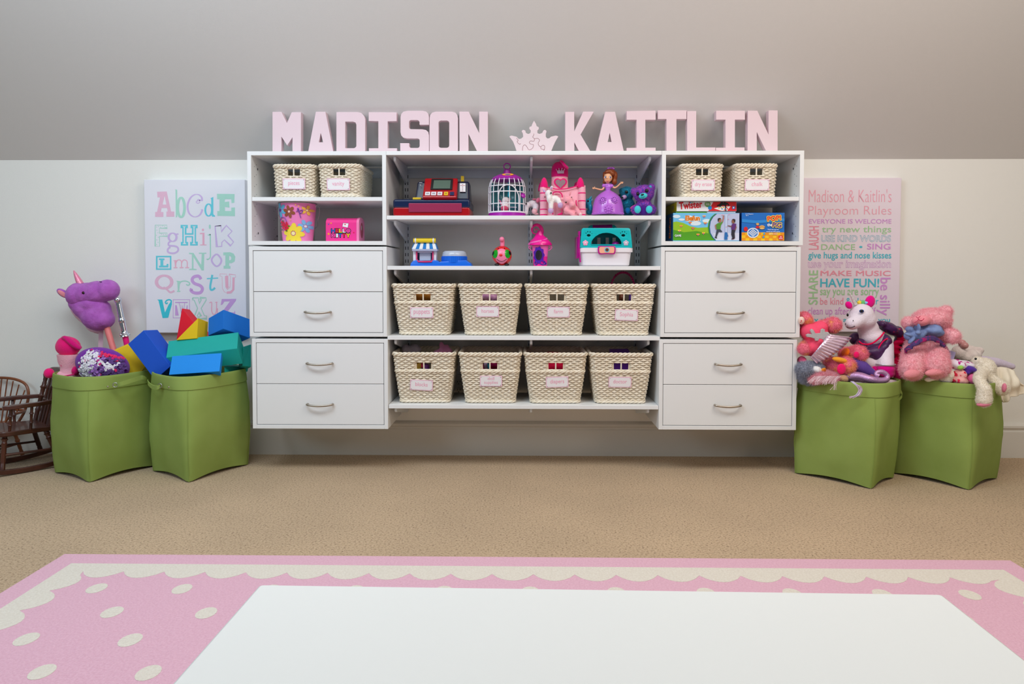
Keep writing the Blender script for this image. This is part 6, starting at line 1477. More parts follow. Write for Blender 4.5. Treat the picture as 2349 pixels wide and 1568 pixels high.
# ------------------------------------------------------------------ in the hamper by the chairs
F = Fr(ZR, -.325, 370, .33); k = F.k
t = thing('plush_tower', 'pale pink plush tower with hot pink roof sticking out of the hamper', 'soft toy', F.o)
zz = lambda y: F(370, y).z; fx = lambda x: F(x, 1300).x
mb = MB(); mb.lathe([(170*k, 0), (165*k, zz(1470)), (120*k, zz(1395)), (118*k, zz(1350)), (145*k, zz(1280)), (156*k, zz(1190))], M_lp, (fx(395), 0, 0), 28, sy=.8); mb.obj('tower', t, 60)
o = blob('roof', [E(F, 370, 1090, 0, 158, 130, .042, 0), E(F, 335, 1040, 0, 110, 85, .035, 20)], M_hp, t, vox=.004)
blob('roof_fold', [E(F, 420, 1040, -.030, 145, 38, .016, -38), E(F, 350, 985, -.022, 70, 30, .016, -15), E(F, 510, 1095, -.022, 38, 26, .016, -40)], M_mg, t, vox=.003)
mb = MB(); mb.tube(catmull([F(240, 1235, -.02), F(270, 1275, -.03), F(290, 1340, -.03)], 5), 9*k, M_hp, 8); mb.obj('window_piping', t, 60)
blob('base', [E(F, 370, 1455, .0, 168, 52, .055, 3), E(F, 300, 1440, .0, 100, 45, .045, 20)], M_lp, t, vox=.004)
mb = MB(); mb.tube(catmull([F(190, 1487, -.045), F(260, 1480, -.058), F(360, 1462, -.060), F(450, 1446, -.052)], 5), 8*k, M_hp, 8); mb.obj('base_piping', t, 60)
for x, y, rx, ry in ((125, 1430, 62, 66), (470, 1400, 48, 62)): blob('corner_roof', [E(F, x, y, -.03, rx, ry, .022)], M_hp, t, vox=.003)
F = Fr(ZR, -.405, 800, .36); k = F.k
t = thing('tufted_pillow', 'round purple pillow tufted with white, lilac and pink fleece strips', 'pillow', F.o)
PC = F(815, 1325, .045); PR = Vector((350*k, .074, 225*k)); RR = rotm(0, 14)
mb = MB(); mb.ell(PC, PR, plush('pillow_purple', (120, 30, 160)), RR, 32, 20); mb.obj('cushion', t, 180)
mb = MB(); fm = [mat('fleece%d' % i, c, .9) for i, c in enumerate(((236, 232, 240), (160, 110, 190), (96, 62, 130), (232, 40, 100), (200, 20, 120)))]
rnd = random.Random(11)
for i in range(620):
    th = rnd.uniform(0, 1); a = rnd.uniform(-.55, 1.25); b = rnd.uniform(-1.1, .95)
    d = Vector((math.sin(a)*.95, -math.cos(a)*math.cos(b*.9), math.sin(b*.9)+.1)).normalized()
    if d.x < -.62-.2*d.z or d.y > .35: continue
    zq, xq = d.z, d.x
    sel = 0 if xq < .02 and zq < .72 else (3 if zq > .62 and xq > .0 else (3 if zq < -.35 and xq > .25 else (1 if xq < .35 else 2)))
    if .1 < zq < .42 and .1 < xq < .75: sel = 0
    if rnd.random() < .10: sel = rnd.choice((1, 3, 4, 2))
    c = PC+RR @ Vector((d.x*PR.x, d.y*PR.y, d.z*PR.z)); nrm = Vector((d.x/PR.x, d.y/PR.y, d.z/PR.z)).normalized()
    u = nrm.orthogonal().normalized(); u = (Matrix.Rotation(rnd.uniform(0, 6.28), 3, nrm) @ u); w_ = nrm.cross(u)
    L = rnd.uniform(.010, .017); W_ = rnd.uniform(.004, .006); lift = rnd.uniform(.003, .010)
    p = [c-u*L*.2-w_*W_, c-u*L*.2+w_*W_, c+u*L*.4+w_*W_+nrm*lift, c+u*L*.4-w_*W_+nrm*lift, c+u*L+w_*W_*.8+nrm*lift*.7, c+u*L-w_*W_*.8+nrm*lift*.7]
    p = [x+nrm*.0015 for x in p]
    mb.add(p, [(0, 1, 2, 3), (3, 2, 4, 5)], fm[sel])
o = mb.obj('fleece_strips', t, None, solid=.0012); o['kind'] = 'stuff'
# stick unicorn
F = Fr(ZR, -.13, 700, .40); k = F.k
t = thing('stick_unicorn', 'purple plush unicorn head on a pink stick leaning against the wall', 'hobby horse', F.o)
M_up = plush('unicorn_purple', (176, 92, 186), (190, 108, 200), 30)
blob('head', [E(F, 515, 430, 0, 160, 165, .066, 10), E(F, 620, 415, -.002, 180, 150, .066, 6), E(F, 740, 395, -.004, 190, 150, .065, 8), E(F, 880, 365, -.004, 142, 140, .060, 20), E(F, 760, 440, -.003, 200, 100, .062, 10)], M_up, t, vox=.005, fuzz=.003, fscale=.01)
blob('neck', [E(F, 610, 600, .002, 215, 150, .060, -38), E(F, 740, 700, .0, 215, 185, .064, -30), E(F, 840, 740, 0, 115, 120, .058, 10), E(F, 500, 530, .006, 100, 110, .055, -30), E(F, 680, 550, -.002, 205, 115, .060, -5), E(F, 790, 610, 0, 120, 120, .056, -40)], M_up, t, vox=.005, fuzz=.003, fscale=.01)
blob('mane', [E(F, 540, 720, .05, 190, 40, .025, -42), E(F, 700, 870, .05, 120, 34, .025, -25), E(F, 420, 380, .05, 50, 70, .02, -20)], plush('unicorn_mane', (244, 196, 212)), t, vox=.004, fuzz=.006, fscale=.012)
mb = MB(); hp = [F(530, 290), F(500, 230), F(465, 160), F(443, 112)]; mb.tube(catmull(hp, 5), [44*k, 43*k, 41*k, 39*k, 37*k, 35*k, 33*k, 30*k, 27*k, 24*k, 21*k, 18*k, 14*k, 10*k, 7*k, 5*k][:16], mat('unicorn_horn', (238, 140, 170), .3, .2, .3, 120), 12); mb.obj('horn', t, 60)
mb = MB(); mb.loft([[F(370+dx*.2, 480-8, d) for dx, d in ((0, -.02), (30, 0), (0, .02), (-30, 0))]]+[[F(cx+math.cos(a)*0, cy+ry*math.sin(a), .018*math.cos(a)) for a in [2*PI*i/4 for i in range(4)]] for cx, cy, ry in ((340, 420, 62), (290, 388, 44), (225, 362, 12))], M_up)
mb = MB(); mb.ell(F(305, 405, 0), (92*k, .012, 46*k), M_up, rotm(0, 33)); e = mb.obj('ear', t, 180)
mb = MB(); mb.ell(F(298, 412, -.009), (74*k, .006, 30*k), plush('ear_pink', (244, 150, 160)), rotm(0, 33)); mb.obj('ear_lining', e, 180)
mb = MB(); mb.ell(F(566, 400, -.062), (20*k, .005, 20*k), mat('amber_eye', (70, 20, 14), .1)); mb.ell(F(570, 402, -.0655), (12*k, .003, 12*k), M_blackgloss); mb.obj('eye', t, 180)
mb = MB(); mb.tube([F(450, 425, -.058), F(510, 432, -.062), F(545, 420, -.064), F(580, 385, -.062)], .0016, mat('thread_dark', (70, 20, 80), .9), 6); mb.obj('eyelid', t, 60)
mb = MB(); mb.tube([F(775, 256, -.042), F(805, 262, -.042)], .0018, mat('thread_dark', (70, 20, 80), .9), 6); mb.obj('nostril', t, 60)
mb = MB(); a, b = F(855, 800, 0), F(975, 1200, -.02); b = a+(b-a)*1.35; mb.tube([a, b], 38*k, mat('stick_pink', (240, 130, 128), .45), 14); mb.obj('stick', t, 50)
mb = MB(); mb.prism([F(765, 880, .03), F(825, 880, .03), F(815, 1150, .03), F(755, 1150, .03)], (0, .001, 0), mat('ribbon_pink', (238, 196, 212), .5)); mb.obj('ribbon', t, None)
# wand
F = Fr(ZR, -.16, 1110, .40); k = F.k
t = thing('toy_wand', 'silver toy wand handle with pink shaft standing in the hamper', 'toy wand', F.o)
M_chr = mat('chrome_toy', (226, 226, 232), .12, 1)
A, B_ = F(1010, 490), F(1105, 960); d_ = (B_-A)
mb = MB(); N = 26; pts = [A+d_*i/(N-1) for i in range(N)]; rr = []
for i in range(N):
    u = i/(N-1); r = 40 if u < .08 else (33+3*(i % 2) if u < .55 else 38)
    if .53 < u < .58: r = 44
    if u > .90: r = 40+26*math.sin((u-.90)/.10*PI*.55)
    rr.append(r*k)
mb.tube(pts, rr, M_chr, 16); mb.ell(A, 46*k, M_chr); 
for i in range(6):
    a = 2*PI*i/6; p = A+d_*.94+Vector((math.cos(a)*58*k, math.sin(a)*58*k, 0)); mb.ell(p, 14*k, M_chr, None, 8, 6)
mb.obj('grip', t, 50)
mb = MB(); mb.ell(A+d_*.86+Vector((.0, -38*k, 0)), 9*k, plastic('wand_button', 10, 60, 50)); mb.obj('button', t, 180)
mb = MB(); mb.tube([B_, B_+d_*.85], 36*k, plastic('wand_pink', 240, 20, 130), 14); mb.obj('shaft', t, 50)

# foam building blocks
M_fb = mat('foam_blue', (6, 84, 206), .7, 0, .15, 600); M_fl = mat('foam_azure', (8, 142, 236), .7, 0, .15, 600); M_ft = mat('foam_teal', (6, 170, 158), .7, 0, .15, 600)
M_fr = mat('foam_red', (236, 10, 44), .7, 0, .15, 600); M_fy = mat('foam_yellow', (244, 204, 10), .7, 0, .15, 600); M_fs = mat('foam_skyblue', (10, 120, 220), .7, 0, .15, 600)
def foam(label, Y, base, pts, ext, m):
    """pts: visible face in crop px with depth; ext: edge vector away from it (px, px, metres)"""
    F = Fr(ZS, Y, pts[0][0], base)
    P_ = [F(*p) for p in pts]; a = F(*pts[0]); e = F(pts[0][0]+ext[0], pts[0][1]+ext[1], pts[0][2]+ext[2])-a
    mb = MB(); mb.prism(P_, e, m)
    return tag(mb.obj('foam_block', None, None, .0015, 2, loc=F.o), label, 'foam block', 'foam building blocks')
foam('yellow foam block leaning in the hamper beside the purple pillow', -.30, .40, [(125, 772, 0), (360, 672, .02), (640, 990, .03), (470, 1220, 0), (330, 1050, -.01)], (60, -40, .09), M_fy)
foam('long blue foam block leaning over the left edge of its hamper', -.37, .42, [(600, 450, 0), (358, 662, 0), (775, 1215, .0), (1015, 1005, .0)], (215, -8, .10), M_fb)
foam('red foam wedge behind the yellow wedge on the heap', -.22, .5, [(1190, 112, 0), (1107, 585, 0), (1110, 790, 0), (1560, 790, 0), (1560, 560, 0)], (120, 18, .09), M_fr)
foam('yellow foam wedge in front of the red wedge', -.31, .5, [(1440, 260, 0), (1100, 602, 0), (1420, 575, 0)], (155, 62, .075), M_fy)
foam('blue foam block topmost on the heap beside the wall cabinets', -.31, .5, [(1830, 132, 0), (1825, 428, 0), (1592, 535, .04), (1600, 265, .04)], (415, 150, .08), M_fs)
foam('long teal foam block lying across the heap', -.345, .45, [(2040, 730, 0), (945, 872, -.01), (985, 617, .045), (2060, 480, .045)], (85, 235, .03), M_ft)
foam('azure foam block at the front of the heap', -.455, .42, [(1768, 1082, 0), (990, 1136, 0), (1040, 848, .045), (1800, 800, .045)], (22, 66, .05), M_fl)
foam('teal foam block end behind the long teal block', -.30, .42, [(2140, 702, 0), (2255, 665, .05), (2255, 1015, .05), (2120, 1000, 0)], (-60, 40, .06), M_ft)
foam('small teal foam block low beside the azure block', -.31, .40, [(1845, 1000, .0), (2205, 1012, .11), (2200, 1085, .11), (1845, 1180, .0)], (10, -20, .06), M_ft)

# ------------------------------------------------------------------ soft toys in the hampers at the other end
M_bp1 = plush('bear_pinkorange', (255, 134, 160), (255, 170, 110), 26, (.50, .66))
F = Fr(ZT, -.36, 360, .40); k = F.k
t = thing('plush_bear', 'pink and orange plush bear in coral jumper and silver skirt', 'soft toy', F.o)
fur(blob('body', [E(F, 165, 480, .03, 100, 118, .05, 20), E(F, 300, 720, .03, 150, 130, .06, -30)]+limb(F, (450, 560, .01), (600, 560, -.01), 80, 100)+[E(F, 600, 555, -.015, 108, 108, .04)]+limb(F, (200, 850, 0), (160, 910, -.03), 70, 90)+limb(F, (560, 1150, -.02), (760, 1180, -.055), 110, 125)+[E(F, 800, 1170, -.06, 118, 130, .04)]+limb(F, (780, 1000, .01), (960, 985, -.02), 100, 115)+[E(F, 985, 990, -.03, 110, 120, .04)], M_bp1, t, vox=.005, fuzz=.007, fscale=.010), 26000, 0.004)
mb = MB(); mb.ell(F(120, 488, -.022), (46*k, .012, 58*k), plush('muzzle_cream', (246, 214, 200))); mb.obj('muzzle', t, 180)
mb = MB(); mb.tube(catmull([F(100, 520, -.034), F(118, 505, -.037), F(125, 488, -.036), F(108, 484, -.036)], 4), .0012, plush('stitch_red', (220, 60, 80)), 5); mb.obj('mouth', t, 60)
blob('jumper', [E(F, 270, 670, .0, 170, 135, .066, -25), E(F, 390, 700, .004, 120, 120, .062, -40), E(F, 290, 880, .0, 135, 150, .060, -30), E(F, 330, 780, .0, 175, 130, .068, -45), E(F, 390, 590, .0, 120, 95, .052, 5), E(F, 230, 880, -.005, 95, 145, .052, -25)], cloth('jumper_coral', (252, 86, 120)), t, vox=.005)
mb = MB(); bu = [(115, 690), (140, 675), (205, 685), (175, 625), (190, 605), (215, 620), (240, 668), (320, 665), (330, 615), (350, 600), (380, 612), (378, 645), (430, 650), (448, 670), (430, 705), (395, 712), (388, 760), (370, 770), (352, 745), (300, 735), (280, 770), (250, 768), (235, 735), (180, 718), (130, 712)]
mb.shape([[(F(a, b).x, F(a, b).z) for a, b in bu]], -.0645, -.054, mat('glitter_silver', (206, 206, 210), .35, .7, .6, 500), .002); mb.obj('bunny_applique', t, None)
mb = MB(); rows_ = []
for j in range(7):
    u = j/6; row = []
    for i in range(41):
        v_ = i/40
        ax_, ay_ = 520+(870-520)*u, 690+(745-690)*u; bx_, by_ = 250+(350-250)*u, 1040+(1135-1040)*u
        mx_, my_ = 410+(700-410)*u, 870+(985-870)*u
        x = ax_*(1-v_)**2+2*mx_*v_*(1-v_)+bx_*v_**2; y = ay_*(1-v_)**2+2*my_*v_*(1-v_)+by_*v_**2
        row.append(F(x, y, -.058-.026*math.sin(PI*v_)-.007*u*math.cos(v_*PI*22)))
    rows_.append(row)
v = [p for r in rows_ for p in r]; f = [(j*41+i, j*41+i+1, (j+1)*41+i+1, (j+1)*41+i) for j in range(6) for i in range(40)]
mb.add(v, f, mat('skirt_silver', (226, 200, 222), .28, .75, .15, 300)); mb.obj('skirt', t, 180, solid=.003)
mb = MB(); mb.ell(F(720, 1215, -.101), (66*k, .008, 78*k), plush('pad_hot', (252, 24, 110))); mb.obj('foot_pad', t, 180)
mb = MB(); mb.ell(F(945, 1000, -.070), (42*k, .006, 46*k), plush('pad_hot', (252, 24, 110))); mb.obj('foot_pad', t, 180)
mb = MB(); mb.ell(F(700, 1080, -.078), (120*k, .014, 40*k), plush('tuft_yellow', (252, 170, 50)), rotm(0, 12)); mb.obj('tuft', t, 180)
mb = MB(); mb.ell(F(780, 965, -.020), (40*k, .03, 70*k), plush('tuft_orange', (252, 120, 20)), rotm(0, 25)); mb.obj('tuft', t, 180)

F = Fr(ZT, -.31, 1130, .40); k = F.k
t = thing('caped_unicorn', 'large white plush unicorn in a dark purple sparkly cape', 'soft toy', F.o)
M_uw = plush('unicorn_white', (240, 228, 240))
blob('body', [E(F, 1020, 410, 0, 175, 175, .062, 0), E(F, 1060, 470, 0, 165, 150, .060), E(F, 890, 530, -.035, 115, 95, .038, 15), E(F, 950, 480, -.018, 120, 120, .048, 20), E(F, 1120, 620, .02, 150, 160, .050, -15), E(F, 1170, 740, .02, 190, 140, .056, 0), E(F, 1210, 910, .03, 210, 190, .060)]+limb(F, (1385, 860, -.01), (1375, 1160, -.065), 112, 124, 7)+limb(F, (1080, 1050, .0), (1150, 1130, -.03), 125, 100), M_uw, t, vox=.005)
mb = MB(); prof = [(128*k, 0), (140*k, .012), (138*k, .028), (118*k, .042), (70*k, .048)]
blob('hoof', [E(F, 1378, 1215, -.068, 138, 95, .042), E(F, 1385, 1280, -.070, 128, 70, .038)], plush('hoof_magenta', (232, 0, 140)), t, vox=.004)
mb = MB(); mb.tube([F(1378, 1140, -.066)+Vector((128*k*math.cos(2*PI*i/28), .040*math.sin(2*PI*i/28), 0)) for i in range(28)], .003, mat('hoof_trim', (220, 214, 220), .3, .4), 6, True); mb.obj('hoof_trim', t, 60)
blob('far_hoof', [E(F, 1210, 1215, -.045, 70, 60, .03)], plush('hoof_magenta', (232, 0, 140)), t, vox=.004)
mb = MB(); pts = [F(930, 245, -.005), F(895, 175, -.012), F(860, 110, -.018), F(832, 66, -.022)]; pp = catmull(pts, 7); N = len(pp); mb.tube(pp, [(30-26*i/(N-1)+2.5*math.sin(i*1.6))*k for i in range(N)], mat('horn_silver', (226, 224, 222), .35, .15), 12); mb.obj('horn', t, 60)
M_eh = plush('ear_hot', (240, 0, 140))
mb = MB(); mb.ell(F(1148, 205, .01), (72*k, .014, 92*k), M_eh, rotm(0, 12)); mb.obj('ear', t, 180)
mb = MB(); mb.ell(F(830, 258, -.005), (48*k, .014, 60*k), M_eh, rotm(0, -35)); mb.obj('ear', t, 180)
mb = MB(); mb.ell(F(1022, 348, -.058), (34*k, .007, 26*k), mat('eye_blue', (20, 60, 130), .1)); mb.ell(F(1022, 346, -.0625), (21*k, .004, 19*k), M_blackgloss); mb.obj('eye', t, 180)
mb = MB(); mb.ell(F(812, 405, -.035), (14*k, .007, 24*k), M_blackgloss); mb.obj('eye', t, 180)
mb = MB(); mb.tube(catmull([F(798, 588, -.058), F(840, 598, -.066), (F(890, 588, -.070)), F(930, 562, -.066), F(944, 532, -.058)], 5), .0014, M_black, 6); mb.obj('mouth', t, 60)
for x, y, d_ in ((896, 490, -.071), (782, 540, -.058)):
    mb = MB(); mb.ell(F(x, y, d_), (6*k, .002, 12*k), M_black, None, 8, 6); mb.obj('nostril', t, 180)
for x, c in ((985, (250, 220, 70)), (1040, (110, 200, 120)), (1090, (150, 200, 240))): blob('mane_tuft', [E(F, x, 222, .01, 36, 30, .012), E(F, x+8, 215, .02, 30, 34, .012)], plush('mane%d' % c[0], *(c,)), t, vox=.003, fuzz=.004, fscale=.008)
M_cape = mat('cape_purple', (70, 30, 84), .45, 0, .2, 200, (186, 20, 84), 50, sharp=(.60, .66)); M_capein = cloth('cape_red', (232, 12, 80))
blob('bodice', [E(F, 1165, 935, .004, 225, 115, .075, 10), E(F, 1200, 1000, .006, 165, 115, .076, 0), E(F, 1340, 790, .012, 105, 110, .062, 55), E(F, 1290, 860, .006, 110, 80, .068, 35), E(F, 1000, 840, .012, 62, 90, .056, 0)], M_cape, t, vox=.005)
mb = MB(); mb.tube(catmull([F(985, 800, -.03), F(1030, 835, -.050), F(1110, 845, -.056), F(1200, 820, -.056), F(1300, 740, -.045), F(1360, 665, -.030)], 5), .0035, M_capein, 8); mb.tube(catmull([F(1265, 930, -.060), F(1300, 860, -.058), F(1350, 795, -.052), F(1410, 765, -.04), F(1470, 790, -.03)], 5), .003, M_capein, 8); mb.obj('bodice_binding', t, 60)
blob('cape', [E(F, 1430, 600, .045, 190, 85, .035, -28), E(F, 1560, 660, .06, 80, 95, .035, 10), E(F, 1585, 860, .08, 90, 230, .03, -8), E(F, 1560, 1050, .08, 80, 120, .028, 0), E(F, 930, 760, .05, 90, 100, .03, 0), E(F, 1310, 540, .03, 60, 50, .03, 0)], M_cape, t, vox=.005, fuzz=.008, fscale=.03)
mb = MB(); rows_ = []
ed = catmull([F(a, b, c+.03) for a, b, c in ((1610, 680, .02), (1650, 720, .012), (1690, 765, .01), (1640, 820, .0), (1600, 890, .005), (1630, 970, -.005), (1660, 1050, .0), (1610, 1110, -.01), (1540, 1150, -.008), (1505, 1150, .0))], 6)
for j in range(4):
    row = []
    for i, p in enumerate(ed):
        u = j/3; row.append(p+Vector((-.030*u+.004*math.sin(i*1.1)*(1-u), .012*math.cos(i*.9)*(1-u)+.02*u, .004*math.sin(i*.8)*(1-u))))
    rows_.append(row)
n = len(ed); mb.add([p for r in rows_ for p in r], [(j*n+i, j*n+i+1, (j+1)*n+i+1, (j+1)*n+i) for j in range(3) for i in range(n-1)], M_capein); mb.obj('cape_ruffle', t, 180, solid=.004)

F = Fr(ZT, -.40, 230, .40)
t = thing('grey_plush', 'grey-blue fluffy plush bird with white face low in the hamper', 'soft toy', F.o); k = F.k
fur(blob('body', [E(F, 200, 1220, 0, 150, 110, .05, 0), E(F, 330, 1210, .01, 110, 90, .045, -10), E(F, 250, 1330, .02, 180, 110, .05, 0)], plush('plush_greyblue', (186, 190, 208), (140, 146, 166), 120), t, vox=.005, fuzz=.008, fscale=.010), 14000, 0.0045)
blob('face', [E(F, 345, 1230, -.036, 85, 60, .022, -20)], plush('plush_whiteface', (240, 238, 240)), t, vox=.004, fuzz=.005, fscale=.01)
mb = MB(); mb.lathe([(34*k, 0), (26*k, .008), (.0005, .022)], plush('beak_orange', (250, 150, 20)), F(455, 1232, -.050), 12, rotm(60, 0, 0)); mb.obj('beak', t, 60)
F = Fr(ZT, -.44, 520, .38); k = F.k
t = thing('fuzzy_pink_toy', 'pale pink fuzzy toy with tan paws lying on the hamper rim', 'soft toy', F.o)
fur(blob('body', [E(F, 420, 1320, 0, 150, 60, .04, 6), E(F, 560, 1340, 0, 120, 60, .035, -6), E(F, 330, 1370, .0, 90, 50, .035)], plush('fuzzy_pink', (244, 186, 200), (248, 160, 178), 80), t, vox=.004, fuzz=.010, fscale=.010), 9000, 0.005)
blob('paw', [E(F, 740, 1360, -.012, 82, 64, .028, -15)], plush('paw_tan', (196, 150, 116)), t, vox=.004, fuzz=.004, fscale=.010)
blob('paw', [E(F, 830, 1300, .01, 70, 50, .026, 10)], plush('paw_tan', (196, 150, 116)), t, vox=.004, fuzz=.004, fscale=.010)
F = Fr(ZT, -.475, 1000, .38); k = F.k
t = thing('mermaid_doll', 'lilac sparkly mermaid doll with curled tail and pale lilac hair over the rim', 'doll', F.o)
M_mer = mat('mermaid_scale', (196, 150, 196), .3, .45, .4, 240)
pts = catmull([F(700, 1380, .06), F(850, 1325, .04), F(1000, 1325, .015), (F(1150, 1370, -.012)), F(1290, 1390, -.012), F(1390, 1370, -.008), F(1405, 1310, -.004), F(1345, 1262, -.002), F(1265, 1262, -.002), F(1240, 1300, -.004), F(1285, 1320, -.01)], 6)
N = len(pts); mb = MB(); mb.tube(pts, [(78-44*min(1, i/(N*.62)))*k for i in range(N)], M_mer, 12); mb.obj('tail', t, 60)
mb = MB(); M_hair = mat('hair_lilac', (206, 196, 226), .4, 0, 0, 1, (226, 200, 210), 30); rnd = random.Random(5)
for i in range(46):
    s = rnd.uniform(-1, 1); a = [(880+20*s, 1400, -.075), (930+26*s, 1440+10*s, -.088), (985+30*s, 1480, -.092), (1005+26*s, 1540, -.092), (960+30*s, 1610, -.09), (880+40*s, 1640+rnd.uniform(-15, 15), -.088)]
    mb.tube(catmull([F(x+rnd.uniform(-8, 8), y, d+rnd.uniform(-.004, .004)) for x, y, d in a], 4), .0011, M_hair, 4)
for i in range(60):
    s = rnd.uniform(-1, 1); x0 = rnd.uniform(240, 640); a = [(x0+80, 1320, -.045), (x0+20*s, 1390, -.068), (x0-30+40*s, 1430+30*s, -.072)]
    mb.tube(catmull([F(x, y, d) for x, y, d in a], 3), .0008, mat('hair_pinkgrey', (214, 180, 190), .5), 4)
for i in range(8):
    x0 = 640+rnd.uniform(-20, 20); mb.tube(catmull([F(x0, 1390, -.07), F(x0-8, 1450, -.085), F(x0-30+rnd.uniform(-60, 40), 1530, -.088)], 3), .0006, mat('hair_pinkgrey', (214, 180, 190), .5), 4)
o = mb.obj('hair', t, 60)
F = Fr(ZT, -.40, 1040, .40); k = F.k
o = blob('patchwork_arm', [(p, r) for p, r in limb(F, (900, 1150, 0), (1030, 1190, -.01), 112, 100)]+limb(F, (1030, 1190, -.01), (1200, 1290, -.02), 100, 60), mat('patch_plaid', (96, 64, 150), .9, 0, .3, 300, (244, 130, 160), 9, sharp=(.49, .51)), None, F.o, .004); tag(o, 'purple and pink patchwork toy arm beside the magenta hoof', 'soft toy')
F = Fr(ZT, -.36, 120, .40)
o = blob('rose_plush', [E(F, 130, 1100, 0, 60, 80, .04, 0), E(F, 150, 1180, .03, 80, 80, .04)], plush('plush_rose', (226, 84, 130)), None, F.o, .004, .004); tag(o, 'rose pink plush toy squeezed between the cabinet and the bear', 'soft toy')
F = Fr(ZT, -.44, 1400, .40)
o = blob('grey_fluff_toy', [E(F, 1480, 1420, .03, 90, 50, .03, 0), E(F, 1250, 1430, .0, 200, 45, .03, 0), E(F, 1000, 1430, 0, 150, 40, .03, 0)], plush('fluff_grey', (196, 160, 150), (220, 206, 214), 60), None, F.o, .004, .006); tag(o, 'tan and grey plush lying under the mermaid tail at the rim', 'soft toy')

# the pile in the last hamper
F = Fr(ZU, -.40, 500, .40); k = F.k
t = thing('denim_bear', 'big pink fluffy bear in a short denim shirt', 'soft toy', F.o)
M_bear = plush('bear_rose', (255, 192, 202), (255, 176, 190), 40)
fur(blob('body', [E(F, 570, 250, .02, 235, 140, .085, 8), E(F, 640, 270, .03, 175, 155, .08), E(F, 262, 310, .03, 84, 92, .03, 15), E(F, 775, 150, .02, 96, 80, .03, 10), E(F, 480, 640, .03, 225, 190, .09, 0), E(F, 560, 520, .05, 200, 150, .075, 0)]+limb(F, (700, 430, .0), (880, 490, -.045), 95, 98)+limb(F, (350, 720, -.02), (310, 940, -.075), 150, 150)+limb(F, (640, 720, -.02), (650, 900, -.085), 150, 165)+[E(F, 650, 940, -.075, 175, 100, .05)], M_bear, t, vox=.005, fuzz=.008, fscale=.012), 30000, 0.0042)
mb = MB(); mb.ell(F(440, 272, -.052), (122*k, .034, 76*k), plush('bear_snout', (246, 146, 160)), rotm(0, -8)); s_ = mb.obj('snout', t, 180)
mb = MB(); M_st = plush('stitch_dk', (206, 40, 90))
for pts in ([(370, 215), (398, 235), (430, 208)], [(398, 235), (402, 260), (375, 285), (342, 298)], [(402, 258), (430, 268), (462, 262), (480, 240)]): mb.tube(catmull([F(a, b, -.086+.00010*abs(a-440)) for a, b in pts], 4), .0013, M_st, 6)
mb.obj('stitched_smile', s_, 60)
mb = MB(); mb.ell(F(310, 1010, -.118), (110*k, .016, 62*k), plush('bear_sole', (240, 150, 160)), rotm(0, -8)); mb.obj('foot_pad', t, 180)
mb = MB(); mb.ell(F(640, 985, -.120), (140*k, .018, 52*k), plush('bear_sole', (240, 150, 160)), rotm(0, -8)); mb.obj('foot_pad', t, 180)
M_den = cloth('denim', (136, 156, 204), (116, 136, 186), 40); M_plaid = cloth('skirt_plaid', (84, 66, 120), (176, 40, 110), 70, (.5, .62))
blob('denim_shirt', [E(F, 540, 405, -.01, 185, 82, .080, -12), E(F, 350, 470, -.02, 130, 70, .065, 25), E(F, 600, 360, -.02, 100, 45, .060, -18), E(F, 280, 385, -.02, 50, 36, .03, 30)], M_den, t, vox=.005, fuzz=.006, fscale=.03)
blob('shirt_knot', [E(F, 408, 370, -.088, 22, 60, .012, 5), E(F, 400, 440, -.088, 40, 30, .014, 0), E(F, 310, 540, -.080, 70, 26, .014, 50), E(F, 270, 470, -.078, 60, 24, .014, -20)], M_den, t, vox=.003)
pl = catmull([F(210, 660, -.05), F(300, 590, -.085), F(420, 520, -.098), F(540, 480, -.098), F(660, 505, -.080), F(750, 580, -.055), F(810, 660, -.025)], 6)
mb = MB(); n = len(pl); rws = []
for j in range(4): rws.append([p+Vector((.002*math.sin(i*1.3)*j, -.004*j/3-.003*math.sin(i*1.5)*j/3, -.007*j)) for i, p in enumerate(pl)])
mb.add([p for r in rws for p in r], [(j*n+i, j*n+i+1, (j+1)*n+i+1, (j+1)*n+i) for j in range(3) for i in range(n-1)], M_plaid); mb.obj('plaid_hem', t, 180, solid=.004)
F = Fr(ZU, -.44, 1320, .38); k = F.k
M_crm = plush('bunny_cream', (252, 244, 230), (246, 236, 218), 120)
t = thing('cream_bunny', 'cream plush lamb hanging its legs over the hamper rim', 'soft toy', F.o)
fur(blob('body', [E(F, 1230, 850, 0, 70, 80, .035, 0), E(F, 1310, 940, 0, 130, 150, .055, -20), E(F, 1200, 920, .0, 70, 60, .03)]+limb(F, (1240, 1090, -.145), (1320, 1230, -.185), 62, 78)+limb(F, (1320, 1230, -.185), (1310, 1370, -.185), 78, 92)+limb(F, (1270, 1000, -.04), (1240, 1090, -.145), 80, 62)+limb(F, (1360, 1060, -.03), (1560, 1210, -.07), 84, 92), M_crm, t, vox=.0045, fuzz=.005, fscale=.008), 18000, 0.0022)
mb = MB(); mb.ell(F(1310, 1425, -.190), (92*k, .022, 30*k), plush('pad_rose', (228, 130, 156)), rotm(0, -8)); mb.obj('foot_pad', t, 180)
mb = MB(); mb.ell(F(1588, 1200, -.096), (26*k, .012, 62*k), plush('pad_rose', (228, 130, 156)), rotm(0, 8)); mb.obj('foot_pad', t, 180)
mb = MB(); eye(mb, F(1195, 800, -.030), 17*k); mb.obj('eye', t, 180)
F = Fr(ZU, -.26, 1060, .38); k = F.k
t = thing('lying_unicorn', 'white plush unicorn lying behind the lamb with rose satin hooves raised', 'soft toy', F.o)
